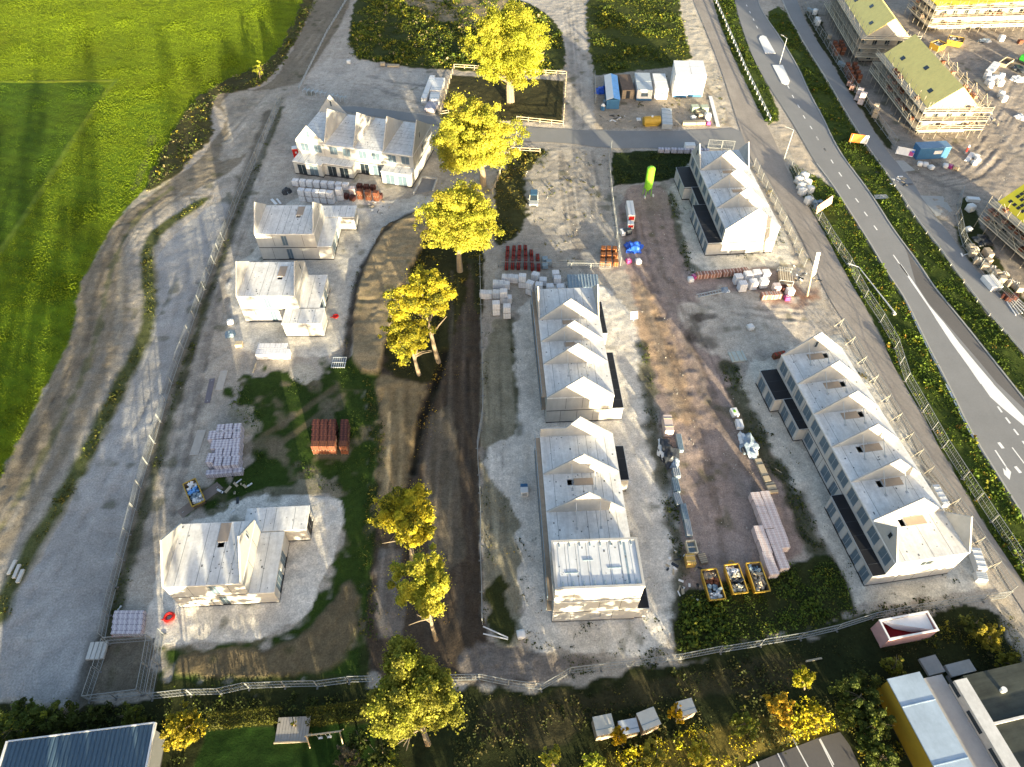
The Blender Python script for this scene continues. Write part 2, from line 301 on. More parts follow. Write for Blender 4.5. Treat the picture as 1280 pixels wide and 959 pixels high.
# ------------------------------------------------------------------ ground sheet, split into its surfaces
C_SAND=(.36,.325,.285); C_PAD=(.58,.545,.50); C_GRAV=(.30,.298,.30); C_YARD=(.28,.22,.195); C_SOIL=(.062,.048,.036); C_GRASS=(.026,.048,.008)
C_FIELD=(.10,.14,.004); C_WILD=(.040,.058,.010); C_TRACK=(.185,.16,.125)
REG = [ # surface name, colour, softness m, boundary noise m, dz, polygon
 ('field', C_FIELD, .5, .5, 0, [(-300,-70),(405,-70),(398,0),(365,50),(340,85),(300,95),(262,118),(225,150),(205,205),(180,240),(150,268),(118,325),(100,362),(92,420),(70,460),(45,510),(15,575),(-20,640),(-150,800),(-420,700)]),
 ('field', (.045,.085,.005), .8, .4, 0, [(-300,104),(60,104),(138,102),(112,140),(78,190),(45,245),(0,310),(-60,400),(-300,420)]),  # lower-left plot: field shade painted into the crop colour
 ('field', (.070,.118,.005), 11, 2.5, 0, [(150,105),(225,145),(205,205),(180,240),(150,268),(118,325),(100,362),(92,420),(40,515),(-20,640),(-160,800),(-420,700),(-60,405),(0,315),(48,248),(85,190)]),  # softly darker part of the field, shade painted into its colour
 ('rough_grass', (0.053,0.050,0.019), .6, 1.0, .15, [(410,-70),(398,0),(352,85),(320,112),(270,122),(262,150),(270,165),(235,208),(205,228),(178,246),(192,215),(215,165),(235,135),(270,105),(318,85),(345,72),(382,0),(385,-70)]),
 ('dirt_track', C_TRACK, .8, .5, 0, [(455,-70),(405,-70),(396,0),(350,92),(325,112),(275,116),(262,128),(285,145),(275,165),(250,200),(195,240),(150,268),(118,325),(98,362),(92,420),(60,480),(20,560),(-40,660),(-80,860),(0,720),(90,600),(140,490),(168,420),(172,360),(165,312),(185,282),(235,243),(290,215),(318,180),(350,130),(400,75),(442,0)]),
 ('dirt_track', (0.311,0.281,0.239), .8, .6, 0, [(272,118),(330,112),(372,108),(352,130),(318,185),(292,200),(275,190),(288,160)]),
 ('gravel_road', C_GRAV, .4, .35, 0, [(290,243),(262,258),(228,285),(200,312),(196,335),(198,380),(190,410),(165,478),(130,545),(85,635),(40,720),(-30,800),(-80,890),(0,872),(60,878),(98,888),(120,855),(128,800),(140,740),(175,612),(208,495),(235,425),(262,350),(287,275)]),
 ('sandy_yard', (0.391,0.359,0.324), 1.0, .8, 0, [(405,75),(432,72),(560,88),(548,140),(500,135),(430,128),(365,122),(385,95)]),
 ('rough_grass', (.03,.042,.012), .6, .5, 0, [(450,440),(484,455),(486,560),(478,700),(468,800),(464,860),(440,858),(450,760),(456,640),(460,560)]),
 ('lawn', C_GRASS, 1.6, 2.4, 0, [(285,487),(310,470),(345,458),(372,462),(395,475),(410,455),(440,448),(468,470),(474,560),(470,640),(465,720),(457,800),(454,852),(385,862),(300,866),(215,868),(203,830),(212,808),(290,812),(345,800),(390,772),(414,720),(432,690),(432,617),(380,612),(330,618),(290,640),(240,645),(238,620),(262,608),(300,592),(322,545),(302,520),(280,505)]),
 ('sandy_yard', (0.423,0.381,0.315), .7, .8, 0, [(358,462),(372,457),(395,462),(400,470),(385,480),(368,477)]),
 ('sandy_yard', (0.265,0.242,0.190), .9, 1.0, 0, [(285,500),(318,512),(325,540),(300,545),(278,530)]),
 ('sandy_yard', (0.170,0.156,0.114), .9, 1.0, 0, [(255,640),(300,622),(420,595),(428,620),(330,624),(290,640)]),
 ('building_plot', C_PAD, .4, .5, .04, [(278,645),(295,625),(350,618),(425,620),(428,650),(420,690),(395,735),(385,770),(340,795),(280,803),(205,806),(155,800),(190,760),(197,700),(230,650)]),
 ('bare_soil', (0.117,0.094,0.058), 1.2, .6, .25, [(222,814),(300,815),(362,803),(402,775),(425,735),(442,725),(450,765),(438,812),(405,842),(330,848),(225,850)]),
 ('building_plot', (0.493,0.468,0.429), .8, .6, .03, [(335,300),(370,235),(470,255),(545,240),(560,252),(512,262),(478,295),(448,340),(437,400),(430,440),(370,448),(310,440),(290,420),(282,340)]),
 ('bare_soil', (0.276,0.216,0.133), .7, .3, .9, [(480,285),(515,270),(545,275),(530,320),(500,370),(487,420),(480,470),(445,465),(440,420),(444,370),(457,330),(472,300)]),
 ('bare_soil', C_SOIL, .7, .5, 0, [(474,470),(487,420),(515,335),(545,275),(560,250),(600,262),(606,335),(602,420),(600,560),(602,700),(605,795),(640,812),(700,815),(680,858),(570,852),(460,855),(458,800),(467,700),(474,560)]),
 ('bare_soil', (.20,.15,.085), 1.6, 1.2, .1, [(476,470),(528,480),(526,530),(512,590),(508,650),(472,650),(474,560)]),
 ('bare_soil', (0.112,0.094,0.070), .8, .4, 0, [(540,520),(565,500),(580,700),(545,720),(525,620)]),
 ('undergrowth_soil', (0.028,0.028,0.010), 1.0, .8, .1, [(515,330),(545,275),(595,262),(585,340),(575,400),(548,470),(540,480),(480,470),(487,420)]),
 ('bare_soil', (0.178,0.155,0.140), 1.4, .8, 0, [(572,815),(602,797),(650,812),(720,818),(765,824),(690,852),(610,850),(575,848)]),
 ('bare_soil', (0.140,0.122,0.108), 1.0, .6, 0, [(472,680),(500,690),(505,760),(500,800),(470,800)]),
 ('sandy_yard', (0.227,0.209,0.156), .8, .8, 0, [(604,398),(660,398),(668,560),(655,600),(655,800),(632,812),(607,793),(602,600)]),
 ('building_plot', C_PAD, .6, .8, .03, [(640,398),(668,360),(745,350),(790,385),(803,425),(815,560),(832,620),(838,700),(845,808),(780,816),(700,815),(655,816),(650,700),(648,640),(605,585),(607,555),(650,540),(645,480)]),
 ('undergrowth_soil', (0.031,0.037,0.012), .8, 1.3, 0, [(606,735),(628,720),(640,770),(636,805),(610,790)]),
 ('sandy_yard', (0.354,0.323,0.286), 1.2, 1.0, 0, [(640,182),(770,188),(762,210),(768,260),(780,340),(690,345),(635,320),(640,280)]),
 ('rough_grass', (0.043,0.046,0.019), .9, 1.3, 0, [(618,225),(642,185),(690,186),(665,205),(652,232),(660,262),(650,290),(628,312),(612,300)]),
 ('rough_grass', (0.037,0.040,0.019), .6, .6, 0, [(548,250),(562,248),(604,262),(606,335),(602,395),(596,395),(590,330),(560,280)]),
 ('paddock', (0.047,0.044,0.019), .5, .3, 0, [(564,94),(706,101),(703,154),(550,147)]),
 ('rough_grass', (0.037,0.046,0.011), .8, 1.0, .1, [(455,-70),(446,0),(430,70),(500,84),(560,88),(706,97),(708,60),(700,32),(675,10),(640,-5),(600,-70)]),
 ('rough_grass', (0.230,0.183,0.115), 1.5, 2.0, .1, [(500,-70),(505,0),(540,25),(590,35),(640,5),(620,-70)]),
 ('gravel_road', (0.348,0.325,0.300), .7, .6, 0, [(600,-70),(735,-70),(728,0),(728,30),(738,100),(748,160),(705,162),(712,100),(708,60),(700,32),(672,8),(640,-3)]),
 ('rough_grass', (0.043,0.053,0.011), .6, .9, .1, [(733,-70),(842,-70),(858,40),(866,72),(845,84),(742,95),(733,30)]),
 ('sandy_yard', (0.306,0.263,0.214), .8, .8, 0, [(742,97),(845,84),(888,84),(915,158),(745,162)]),
 ('sandy_yard', (0.423,0.381,0.319), .8, 1.0, 0, [(836,-70),(862,-70),(884,50),(912,150),(900,160),(880,90),(864,70),(850,10)]),
 ('rough_grass', (0.017,0.028,0.007), .5, .6, 0, [(766,190),(825,188),(870,190),(866,212),(835,226),(808,228),(766,233)]),
 ('dirt_yard', C_YARD, .9, .9, 0, [(770,235),(835,228),(848,300),(862,340),(985,330),(1012,400),(985,430),(905,455),(918,500),(960,565),(1000,640),(1012,690),(960,720),(880,735),(852,745),(858,690),(832,560),(803,420),(782,345)]),
 ('dirt_yard', (0.418,0.369,0.316), 1.8, 1.3, 0, [(850,385),(900,362),(1000,372),(1016,418),(960,440),(905,450),(868,425)]),
 ('dirt_yard', (0.357,0.256,0.175), 2.2, 1.5, 0, [(790,350),(815,360),(850,450),(872,520),(858,530),(825,480),(800,420)]),  # orange tone: a sunlit streak painted into the yard colour
 ('building_plot', (0.519,0.486,0.429), .5, .6, .03, [(835,238),(850,215),(868,200),(985,290),(990,330),(865,342),(850,300)]),
 ('building_plot', (0.519,0.486,0.429), .5, .7, .03, [(918,462),(980,440),(1040,415),(1060,420),(1235,720),(1230,735),(1075,762),(1058,735),(1020,650),(955,545)]),
 ('rough_grass', (0.028,0.034,0.011), .6, .9, .08, [(850,742),(880,735),(1000,700),(1042,690),(1062,740),(1068,776),(900,813),(845,820),(842,780)]),
 ('rough_grass', (.026,.034,.011), .6, .7, .05, [(845,810),(900,806),(1068,770),(1104,764),(1100,784),(850,834)]),
 ('rough_grass', (.03,.036,.012), .6, .7, .05, [(192,852),(330,850),(440,846),(458,848),(460,868),(300,876),(188,880)]),
 ('rough_grass', (0.021,0.026,0.009), .6, .7, .05, [(-80,892),(0,874),(60,880),(98,890),(112,878),(300,868),(460,860),(570,857),(678,868),(850,828),(1100,777),(1255,752),(1340,840),(1340,1020),(-80,1020)]),
 ('rough_grass', (0.043,0.039,0.019), 1.2, 1.2, 0, [(590,870),(680,880),(850,840),(1000,815),(1040,850),(900,870),(760,885),(700,930),(600,940)]),
 ('lawn', (0.012,0.032,0.005), .4, .2, 0, [(258,912),(350,908),(470,905),(470,1020),(225,1020)]),
 ('rough_grass', (0.105,0.084,0.020), .8, .9, .05, [(690,985),(760,945),(900,910),(1000,885),(1036,900),(1050,914),(1020,923),(960,946),(905,966),(890,1000)]),
 ('bare_soil', (0.122,0.108,0.085), .6, .8, 0, [(118,872),(135,798),(190,800),(192,868)]),
 ('rough_grass', C_WILD, .4, .4, .05, [(985,200)]+[p for p in SRV_R if p[1] > 200]+[(1345,760)]+[p for p in MAIN_L[::-1] if p[1] > 210]),
 ('rough_grass', C_WILD, .4, .4, .05, [p for p in SRV_R if p[1] < 155]+[(962,160),(978,152)]+[p for p in MAIN_L[::-1] if p[1] < 130]),
 ('rough_grass', C_WILD, .4, .4, .05, MAIN_R[2:]+[(1345,520)]+CYC_L[1:][::-1]),
 ('sandy_yard', (0.391,0.339,0.276), .7, .6, 0, [(948,152),(975,152),(1000,168),(1024,212),(1012,225),(985,200),(962,170)]),
 ('dirt_yard', (0.284,0.246,0.211), .7, .6, 0, CYC_R+[(1500,430),(1500,-70)]),
 ('rough_grass', (0.031,0.037,0.012), .8, .9, 0, [(1200,245),(1215,250),(1230,300),(1290,385),(1300,410),(1280,398),(1225,340),(1195,300)]),
 ('rough_grass', (0.031,0.034,0.012), .6, .6, 0, [(1003,12),(1018,10),(1050,75),(1090,130),(1120,190),(1105,183),(1060,112),(1015,40)]),
 ('sandy_yard', (0.380,0.339,0.290), .7, .7, 0, [(940,203),(950,222),(1015,335),(1058,412),(1048,414),(1005,345),(985,300)]),
 ('sandy_yard', (0.380,0.335,0.276), .7, .7, 0, [(1235,745),(1262,745),(1320,830),(1340,860),(1300,860),(1262,800)]),
]
STROKES = [ # width m, colour, strength, noise, dz, polyline
 (1.3, (.55,.55,.55), .9, .5, .04, [(834,612),(838,630),(843,656)]),
 (3.0, (.36,.33,.29), .8, .9, 0, [(372,108),(345,115),(318,140),(300,165),(282,195)]),
 (2.6, (0.270,0.248,0.220), .9, .25, .05, [(300,220),(262,236),(222,256),(190,275),(167,300),(165,330),(170,365),(172,400),(160,435),(140,480),(105,555),(60,630),(15,700),(-40,780)]),
 (2.3, (0.064,0.076,0.021), .95, .5, .05, [(255,250),(225,270),(197,288),(184,310),(184,345),(189,380),(186,410),(165,455),(140,505),(100,585),(62,650),(30,700),(5,745),(0,770)]),
 (1.2, (0.102,0.085,0.064), .6, .5, 0, [(262,245),(210,242),(165,270),(135,320),(118,370),(112,420),(80,480),(40,560),(0,630)]),
 (1.0, (0.068,0.081,0.025), .55, .8, 0, [(215,235),(170,270),(142,325),(130,375),(120,430),(90,500),(50,580),(0,660)]),
 (1.1, (0.216,0.202,0.180), .6, .5, 0, [(130,440),(100,500),(60,580),(10,660)]),
 (1.3, (0.259,0.245,0.216), .5, .6, 0, [(230,240),(180,272),(155,320),(150,370),(146,430)]),
 (1.6, (0.093,0.081,0.060), .7, .4, -.05, [(335,140),(300,235),(262,350),(212,495),(178,610),(148,725),(125,810),(112,872)]),
 (1.4, (0.034,0.043,0.015), .8, .4, 0, [(352,135),(300,262),(268,355),(225,480),(180,640),(150,745),(140,790)]),
 (2.2, (0.043,0.038,0.025), .7, .7, 0, [(128,800),(105,850),(98,885)]),
 (.9, (0.115,0.094,0.054), .8, .3, 0, [(328,545),(370,520),(418,484)]),
 (.9, (0.128,0.106,0.064), .8, .3, 0, [(340,562),(385,530),(428,494)]),
 (2.0, (0.151,0.130,0.094), .7, .9, 0, [(310,560),(330,550),(345,558)]),
 (1.2, (0.043,0.034,0.025), .85, .4, -.15, [(548,258),(510,266),(475,298),(450,340),(438,390),(434,448)]),
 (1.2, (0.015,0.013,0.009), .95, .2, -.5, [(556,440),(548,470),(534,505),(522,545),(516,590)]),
 (.8, (0.137,0.115,0.097), .5, .4, 0, [(540,530),(530,600),(540,700)]), (.8, (0.122,0.101,0.079), .5, .4, 0, [(552,520),(546,600),(552,690)]),
 (.7, (0.111,0.093,0.076), .5, .4, 0, [(565,340),(562,500),(570,640),(575,780)]), (.7, (0.102,0.085,0.072), .5, .4, 0, [(580,380),(582,520),(590,700)]),
 (.6, (0.187,0.173,0.158), .6, .4, 0, [(478,690),(477,730),(478,780)]), (.6, (0.158,0.144,0.130), .6, .4, 0, [(490,680),(492,730),(500,770)]),
 (2.2, (0.025,0.036,0.010), .8, 1.2, .05, [(908,455),(925,500),(955,560),(985,610),(1005,655),(1030,705),(1055,745)]),
 (1.7, (0.043,0.047,0.019), .75, 1.1, .05, [(803,430),(815,530),(825,585),(838,640),(850,690),(848,760)]),
 (1.2, (0.043,0.051,0.021), .7, .9, .05, [(838,240),(850,300),(864,342),(920,346)]),
 (.8, (0.034,0.043,0.017), .6, .6, 0, [(638,400),(644,480),(648,540)]),
 (1.2, (0.144,0.112,0.094), .5, .7, 0, [(795,345),(825,430),(870,530),(900,640),(905,700)]), (1.2, (0.216,0.180,0.155), .5, .7, 0, [(810,250),(825,340),(860,430),(905,540),(930,620)]),
 (1.2, (0.151,0.119,0.101), .5, .7, 0, [(840,350),(870,440),(900,520),(945,610)]), (1.3, (0.288,0.238,0.187), .45, .9, 0, [(800,360),(830,450),(850,520)]),
 (2.5, (0.060,0.051,0.043), .7, 1.2, 0, [(868,400),(868,425),(890,430)]), (1.6, (0.068,0.055,0.047), .7, 1.0, 0, [(875,398),(896,396)]),
 (1.2, (0.187,0.169,0.155), .5, .6, 0, [(700,190),(712,240),(718,300),(730,340)]), (1.2, (0.288,0.274,0.259), .5, .7, 0, [(720,185),(735,240),(738,320)]),
 (1.0, (0.180,0.173,0.162), .5, .5, 0, [(345,140),(300,270),(255,400),(225,560),(185,680)]), (1.0, (0.310,0.295,0.277), .5, .6, 0, [(330,210),(282,330),(250,440),(225,580)]),
 (1.0, (0.144,0.133,0.126), .5, .7, 0, [(280,340),(262,420),(240,540),(215,640)]),
 (.9, (0.317,0.302,0.288), .6, .4, 0, [(716,20),(722,90),(726,155)]), (.9, (0.158,0.151,0.144), .4, .4, 0, [(710,10),(716,90),(718,150)]),
 (1.0, (0.158,0.151,0.144), .5, .6, 0, [(470,110),(520,128),(545,140)]), (1.2, (0.180,0.169,0.158), .5, .8, 0, [(460,95),(500,105),(540,108)]),
 (1.8, (0.085,0.017,0.009), .55, 1.5, 0, [(965,372),(1000,385),(1020,360)]), (2.0, (0.230,0.094,0.043), .6, 1.5, 0, [(985,360),(1012,372)]),
 (.9, (0.144,0.173,0.022), .8, .35, .1, [(-100,103),(0,102.5),(138,101)]), (1.1, (0.119,0.170,0.025), .6, .4, .08, [(145,100),(112,145),(78,195),(45,250),(0,315)]),
 (1.4, (0.111,0.102,0.060), .5, .6, 0, [(190,172),(182,205),(168,235)]),
 (1.2, (0.144,0.130,0.119), .5, .7, 0, [(1130,210),(1180,232),(1230,250)]), (1.5, (0.238,0.223,0.209), .5, 1.0, 0, [(1220,120),(1260,180),(1300,230)]),
 (1.5, (0.137,0.122,0.112), .5, .8, 0, [(1160,200),(1200,225),(1260,215)]), (2.0, (0.252,0.238,0.230), .4, 1.2, 0, [(1200,60),(1225,90),(1240,120)]),
]
# wheel tracks: pairs of thin ruts wandering along the ways the machines drive
TR = []
def tracks(path, n, spread, seed, dark=.7, light=1.25):
    rd = random.Random(seed); P = [Vector((a, b)) for a, b in smooth(W2(path), 2)]
    for i in range(n):
        o = rd.uniform(-spread, spread); dr = rd.uniform(-.25, .25)*spread; a = rd.randint(0, max(0, len(P)//3)); b = rd.randint(len(P)*2//3, len(P)); k = dark if rd.random() < .6 else light
        for w_ in (-.95, .95):
            pts = []
            for j in range(a, b):
                d = (P[min(j+1, len(P)-1)]-P[max(j-1, 0)]).normalized(); nn = Vector((-d.y, d.x)); pts.append(tuple(P[j]+nn*(o+w_+dr*math.sin(j*.35+i))))
            if len(pts) > 2: TR.append((rd.uniform(.3, .6), k, rd.uniform(.35, .8), pts))
tracks([(795,240),(812,330),(850,430),(900,540),(940,660)], 16, 4.5, 1); tracks([(800,300),(850,370),(930,395),(1010,400)], 9, 4, 2); tracks([(715,190),(725,250),(735,330)], 9, 4.5, 3)
tracks([(340,145),(295,280),(250,400),(215,560),(175,700)], 8, 2.2, 4); tracks([(300,205),(215,235),(150,290),(122,380),(95,470),(20,600),(-40,700)], 10, 2.6, 5, .72, 1.2); tracks([(420,10),(375,80),(320,140),(270,200)], 8, 3, 6)
tracks([(580,330),(575,450),(575,600),(580,760)], 9, 3.0, 7, .6, 1.8); tracks([(500,470),(500,600),(485,780)], 8, 2.6, 8, .7, 1.6); tracks([(1110,200),(1180,228),(1240,180),(1280,90)], 12, 5, 9); tracks([(260,300),(225,380),(190,500),(110,650),(30,830)], 10, 5, 10, .85, 1.12)
tracks([(440,105),(500,110),(545,120)], 6, 3, 11); tracks([(712,0),(722,80),(728,160)], 5, 1.3, 12); tracks([(600,840),(660,835),(760,825)], 6, 1.6, 13); tracks([(860,180),(700,170),(560,152),(440,135)], 0, 2, 14); tracks([(330,720),(430,600),(410,480)], 0, 2, 15); tracks([(620,430),(622,560),(630,760)], 4, 1.5, 16); tracks([(1140,120),(1200,90),(1270,60)], 7, 5, 17)
step = .3
ys = np.arange(2, 240, step); xs = np.arange(-205, 205, step)
X, Y = np.meshgrid(xs, ys); fan = np.abs(X) < 74+.56*Y
x, y = X.ravel(), Y.ravel()
colr = np.tile(np.array(C_SAND), (len(x), 1)); names = ['ground']; rid = np.zeros(len(x), int); z = np.zeros(len(x))
n1 = fbm(x, y, 5, 1); n2 = fbm(x, y, 1.6, 2, 2); n3 = fbm(x, y, 14, 3, 2)
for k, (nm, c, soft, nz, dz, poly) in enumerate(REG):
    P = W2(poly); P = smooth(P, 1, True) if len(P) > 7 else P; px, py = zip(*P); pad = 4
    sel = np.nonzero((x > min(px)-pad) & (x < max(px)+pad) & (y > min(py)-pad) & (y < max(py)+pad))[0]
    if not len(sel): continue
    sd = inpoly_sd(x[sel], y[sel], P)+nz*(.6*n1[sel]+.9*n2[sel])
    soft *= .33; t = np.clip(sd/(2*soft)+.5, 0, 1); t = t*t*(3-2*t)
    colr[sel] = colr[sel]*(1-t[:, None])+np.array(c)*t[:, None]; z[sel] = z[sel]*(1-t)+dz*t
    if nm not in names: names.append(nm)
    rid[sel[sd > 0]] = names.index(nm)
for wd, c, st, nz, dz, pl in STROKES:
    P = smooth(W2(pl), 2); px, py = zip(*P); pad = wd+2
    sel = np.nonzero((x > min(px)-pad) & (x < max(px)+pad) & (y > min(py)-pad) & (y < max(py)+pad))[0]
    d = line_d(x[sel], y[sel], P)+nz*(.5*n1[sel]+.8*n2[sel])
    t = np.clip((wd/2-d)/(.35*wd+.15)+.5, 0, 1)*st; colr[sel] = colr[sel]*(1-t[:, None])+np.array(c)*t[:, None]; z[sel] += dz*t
lw = np.array([n_ == 'lawn' for n_ in names])[rid] & (y < 95) & (y > 26)      # worn bare patches in the site grass
bare = np.clip((fbm(x, y, 3.2, 61, 3)-.12)*4, 0, 1)*lw*.8
colr = colr*(1-bare[:, None])+np.array((.15,.125,.085))*bare[:, None]
for wd, k, st, P in TR:
    px, py = zip(*P); sel = np.nonzero((x > min(px)-2) & (x < max(px)+2) & (y > min(py)-2) & (y < max(py)+2))[0]
    if not len(sel): continue
    d = line_d(x[sel], y[sel], P)+.25*n2[sel]; t = np.clip((wd/2-d)/.3+.5, 0, 1)*st*np.clip(.6+1.2*n1[sel], .15, 1)
    colr[sel] *= (1+(k-1)*t)[:, None]; z[sel] += (.06 if k > 1 else -.07)*t
grassy = (colr[:, 1] > colr[:, 0]*1.05).astype(float)
mott = 1+.20*n1*(1+.3*grassy)+.17*n2+.14*n3
# weeds breaking through bare ground, darker damp patches
weed = np.clip((fbm(x, y, 2.2, 21, 2)-.42)*5, 0, 1)*np.clip(.5+fbm(x, y, 18, 23, 2)*2, 0, 1)*(1-grassy)*.55
colr = colr*mott[:, None]; colr = colr*(1-weed[:, None])+np.array((.055,.06,.025))*weed[:, None]
fieldm = (rid == names.index('field'))
fs = 1+.12*np.sin((x*.35+y*.94)*2*math.pi/2.9+n3*2.5)+.10*vnoise(x*.2+y*.05, y*.8, 1.2, 31)
colr[fieldm] *= fs[fieldm][:, None]
yl = np.clip(fbm(x, y, 9, 33)*1.6, 0, 1)*fieldm*.55
colr = colr*(1-yl[:, None])+colr*np.array((1.4, 1.08, .7))*yl[:, None]
colr = np.clip(colr, .004, .8)
rough = np.where(fieldm, .05, .09)
z += rough*(.7*n2+.5*n1+.35*vnoise(x, y, .75, 55))+np.where(rid == names.index('bare_soil'), .10*vnoise(x*1.0, y*.35, .9, 41)+.10*vnoise(x*.25, y*1.0, .8, 43)*(y > 66), 0)
for nm, poly in ROADS.items():          # the ground dips a little under the paved sheets
    P = W2(poly); px, py = zip(*P)
    sel = np.nonzero((x > min(px)-3) & (x < max(px)+3) & (y > min(py)-3) & (y < max(py)+3))[0]
    sd = inpoly_sd(x[sel], y[sel], P); t = np.clip((sd+1.6)/1.0, 0, 1); z[sel] = z[sel]*(1-t)-.07*t
def ground_mat(name, sc, amt, bump, rough_=.95, fine=None):
    return mat(name, (0,0,0), rough=rough_, noise=amt, scale=sc, bump=bump, attr=True, fine=fine, spec=.12)
GM = {'field': ground_mat('crop_surface', 1.3, .22, .6, fine=(5, .30)), 'rough_grass': ground_mat('grass_surface', 1.2, .35, .7, fine=(4, .3)), 'lawn': ground_mat('lawn_surface', 1.5, .3, .6, fine=(5, .3)),
      'gravel_road': ground_mat('gravel_surface', .9, .13, .5, fine=(4.5, .38))}
G_def = ground_mat('earth_surface', 1.2, .26, .6, fine=(5.0, .40))
ny, nx = X.shape; idx = np.arange(nx*ny).reshape(ny, nx)
Q = np.stack([idx[:-1, :-1], idx[:-1, 1:], idx[1:, 1:], idx[1:, :-1]], -1).reshape(-1, 4)
okf = fan.ravel()[Q].all(1); Q = Q[okf]; fr = rid[Q[:, 0]]
VV = np.stack([x, y, z], 1)
for i, nm in enumerate(names):
    q = Q[fr == i]
    if not len(q): continue
    u, inv = np.unique(q, return_inverse=True)
    me = fast_mesh(nm, VV[u], inv.reshape(-1, 4), GM.get(nm, G_def), colr[u]); me.polygons.foreach_set('use_smooth', np.ones(len(q), bool))
    tag(put(nm, me), kind='structure')
# land all the way to the horizon
far = MB(); 
far.add([(-6000,-3000,-.6),(6000,-3000,-.6),(6000,8000,-.6),(-6000,8000,-.6)], [(0,1,2,3)])
tag(far.build('land', mat('far_land', (.07,.10,.02), noise=.3, scale=.02, fine=(.3, .2))), kind='structure')

def sheet(name, pts, zt, m, th=.05):
    mb = MB(); n = len(pts); mb.v = [(p[0], p[1], zt) for p in pts]; mb.f = [tuple(range(n))]; mb.m = [0]
    me = mb.mesh(name, m); bm = bmesh.new(); bm.from_mesh(me)
    bm.faces.ensure_lookup_table()
    if bm.faces[0].normal.z < 0: bmesh.ops.reverse_faces(bm, faces=bm.faces[:])
    bmesh.ops.triangulate(bm, faces=bm.faces[:]); bm.to_mesh(me); bm.free()
    return put(name, me)
zr = {'road': .012, 'cycle_path': .010, 'service_road': .008, 'cross_road': .004, 'car_park': .006}
for nm, poly in ROADS.items():
    tag(sheet(nm, W2(poly), zr[nm], M_asphdk if nm == 'car_park' else M_dusty if nm == 'service_road' else M_asph), kind='structure')
# darker lane beside the long white line
z1 = ZM(1080, 330, 200); zB = ZM(1020, 150)
tag(sheet('road_surface', W2([zB(525,742),z1(415,0),z1(555,180),z1(795,470),z1(995,720),z1(1180,955),(1298,528),z1(1060,950),z1(900,755),z1(640,455),z1(525,325),z1(415,160),zB(560,815)]), .016, M_asphlane), kind='structure')
# painted markings
mk = []
def poly_mark(pts, zt=.021): 
    mk.append(([tuple(G(u, v)[:2]) for u, v in pts], zt))
def line_mark(a, b, wd, zt=.021):
    p, q = G(*a), G(*b); d = (q-p).normalized(); n = Vector((-d.y, d.x, 0))*wd/2
    mk.append(([tuple((p-n)[:2]), tuple((p+n)[:2]), tuple((q+n)[:2]), tuple((q-n)[:2])], zt))
zA = ZM(860, 0); zB = ZM(1020, 150); zC = ZM(1080, 330, 200); zD = ZM(1120, 480, 160)
for a, b in (((359,30),(363,40)),((378,70),(384,82)),((400,115),(406,128)),((420,160),(428,175)),((612,525),(622,545)),((640,585),(650,603)),((674,645),(686,663)),((708,710),(720,730)),((750,775),(763,795)),((790,840),(803,862)),((833,908),(848,930))):
    line_mark(zA(*a), zA(*b), .22)
for a, b in (((2,105),(14,125)),((47,172),(60,192)),((92,245),(106,268)),((140,322),(158,348)),((190,398),(208,425)),((242,482),(262,508)),((296,565),(316,592)),((356,650),(376,678))):
    line_mark(zB(*a), zB(*b), .24)
line_mark(zB(475,830), zB(565,959), .22)
poly_mark([zC(280,0),zC(295,0),zC(410,165),zC(520,330),zC(640,470),zC(760,630),zC(900,800),zC(1035,959),zC(930,959),zC(820,800),zC(690,620),zC(580,450),zC(515,345),zC(395,172)])
poly_mark([zD(850,0),zD(970,0),zD(1120,160),zD(1280,330),zD(1280,420),zD(1050,230),zD(940,130)])
for a, b in (((1015,225),(1058,285)),((1095,335),(1140,395)),((1175,450),(1222,512)),((1262,570),(1310,632))): line_mark(zD(*a), zD(*b), .28)
line_mark(zD(1160,635), zD(1300,820), .18)
line_mark(zD(1025,585), zD(1070,645), .45); line_mark(zD(1190,825), zD(1245,890), .45)
line_mark(zD(990,662), zD(1100,830), .22)
poly_mark([zD(1090,815),zD(1150,880),zD(1135,959),zD(1080,905),zD(1065,840),zD(1100,870)])
for a, b in (((500,0),(740,480)),((740,480),(1050,959))): line_mark(zD(*a), zD(*b), .32)
line_mark(zC(320,270), zC(500,650), .22); line_mark(zC(500,650), zC(670,959), .28)
zP = ZM(780, 764); zQ = ZM(1020, 764)
for a, b in ((zP(945,875), zP(985,959)), (zP(1040,790), zP(1135,965)), (zP(1205,785), zP(1290,945)), (zP(815,925), zP(832,965)), (zQ(20,788), zQ(105,960))): line_mark(a, b, .13)
line_mark(zP(1010,745), zP(1060,815), .12)
mb = MB()
for pts, zt in mk: mb.add([(p[0], p[1], zt) for p in pts], [tuple(range(len(pts)))])
me = mb.mesh('road_markings', M_paint); bm = bmesh.new(); bm.from_mesh(me)
bmesh.ops.triangulate(bm, faces=bm.faces[:]); bmesh.ops.recalc_face_normals(bm, faces=bm.faces[:])
for f in bm.faces:
    if f.normal.z < 0: f.normal_flip()
bm.to_mesh(me); bm.free(); tag(put('road_markings', me), kind='structure')
# two raised white islands in the road
mb = MB()
for ps in ([(435,240),(443,226),(460,220),(480,228),(538,330),(475,330)], [(518,403),(582,403),(626,500),(618,517),(598,522),(575,512)]):
    P = W2([zA(*p) for p in ps])
    if sum(a[0]*b[1]-b[0]*a[1] for a, b in zip(P, P[1:]+P[:1])) < 0: P = P[::-1]
    tag(MB().prism(P, -.05, .13).build('traffic_island', M_paint), kind='structure')
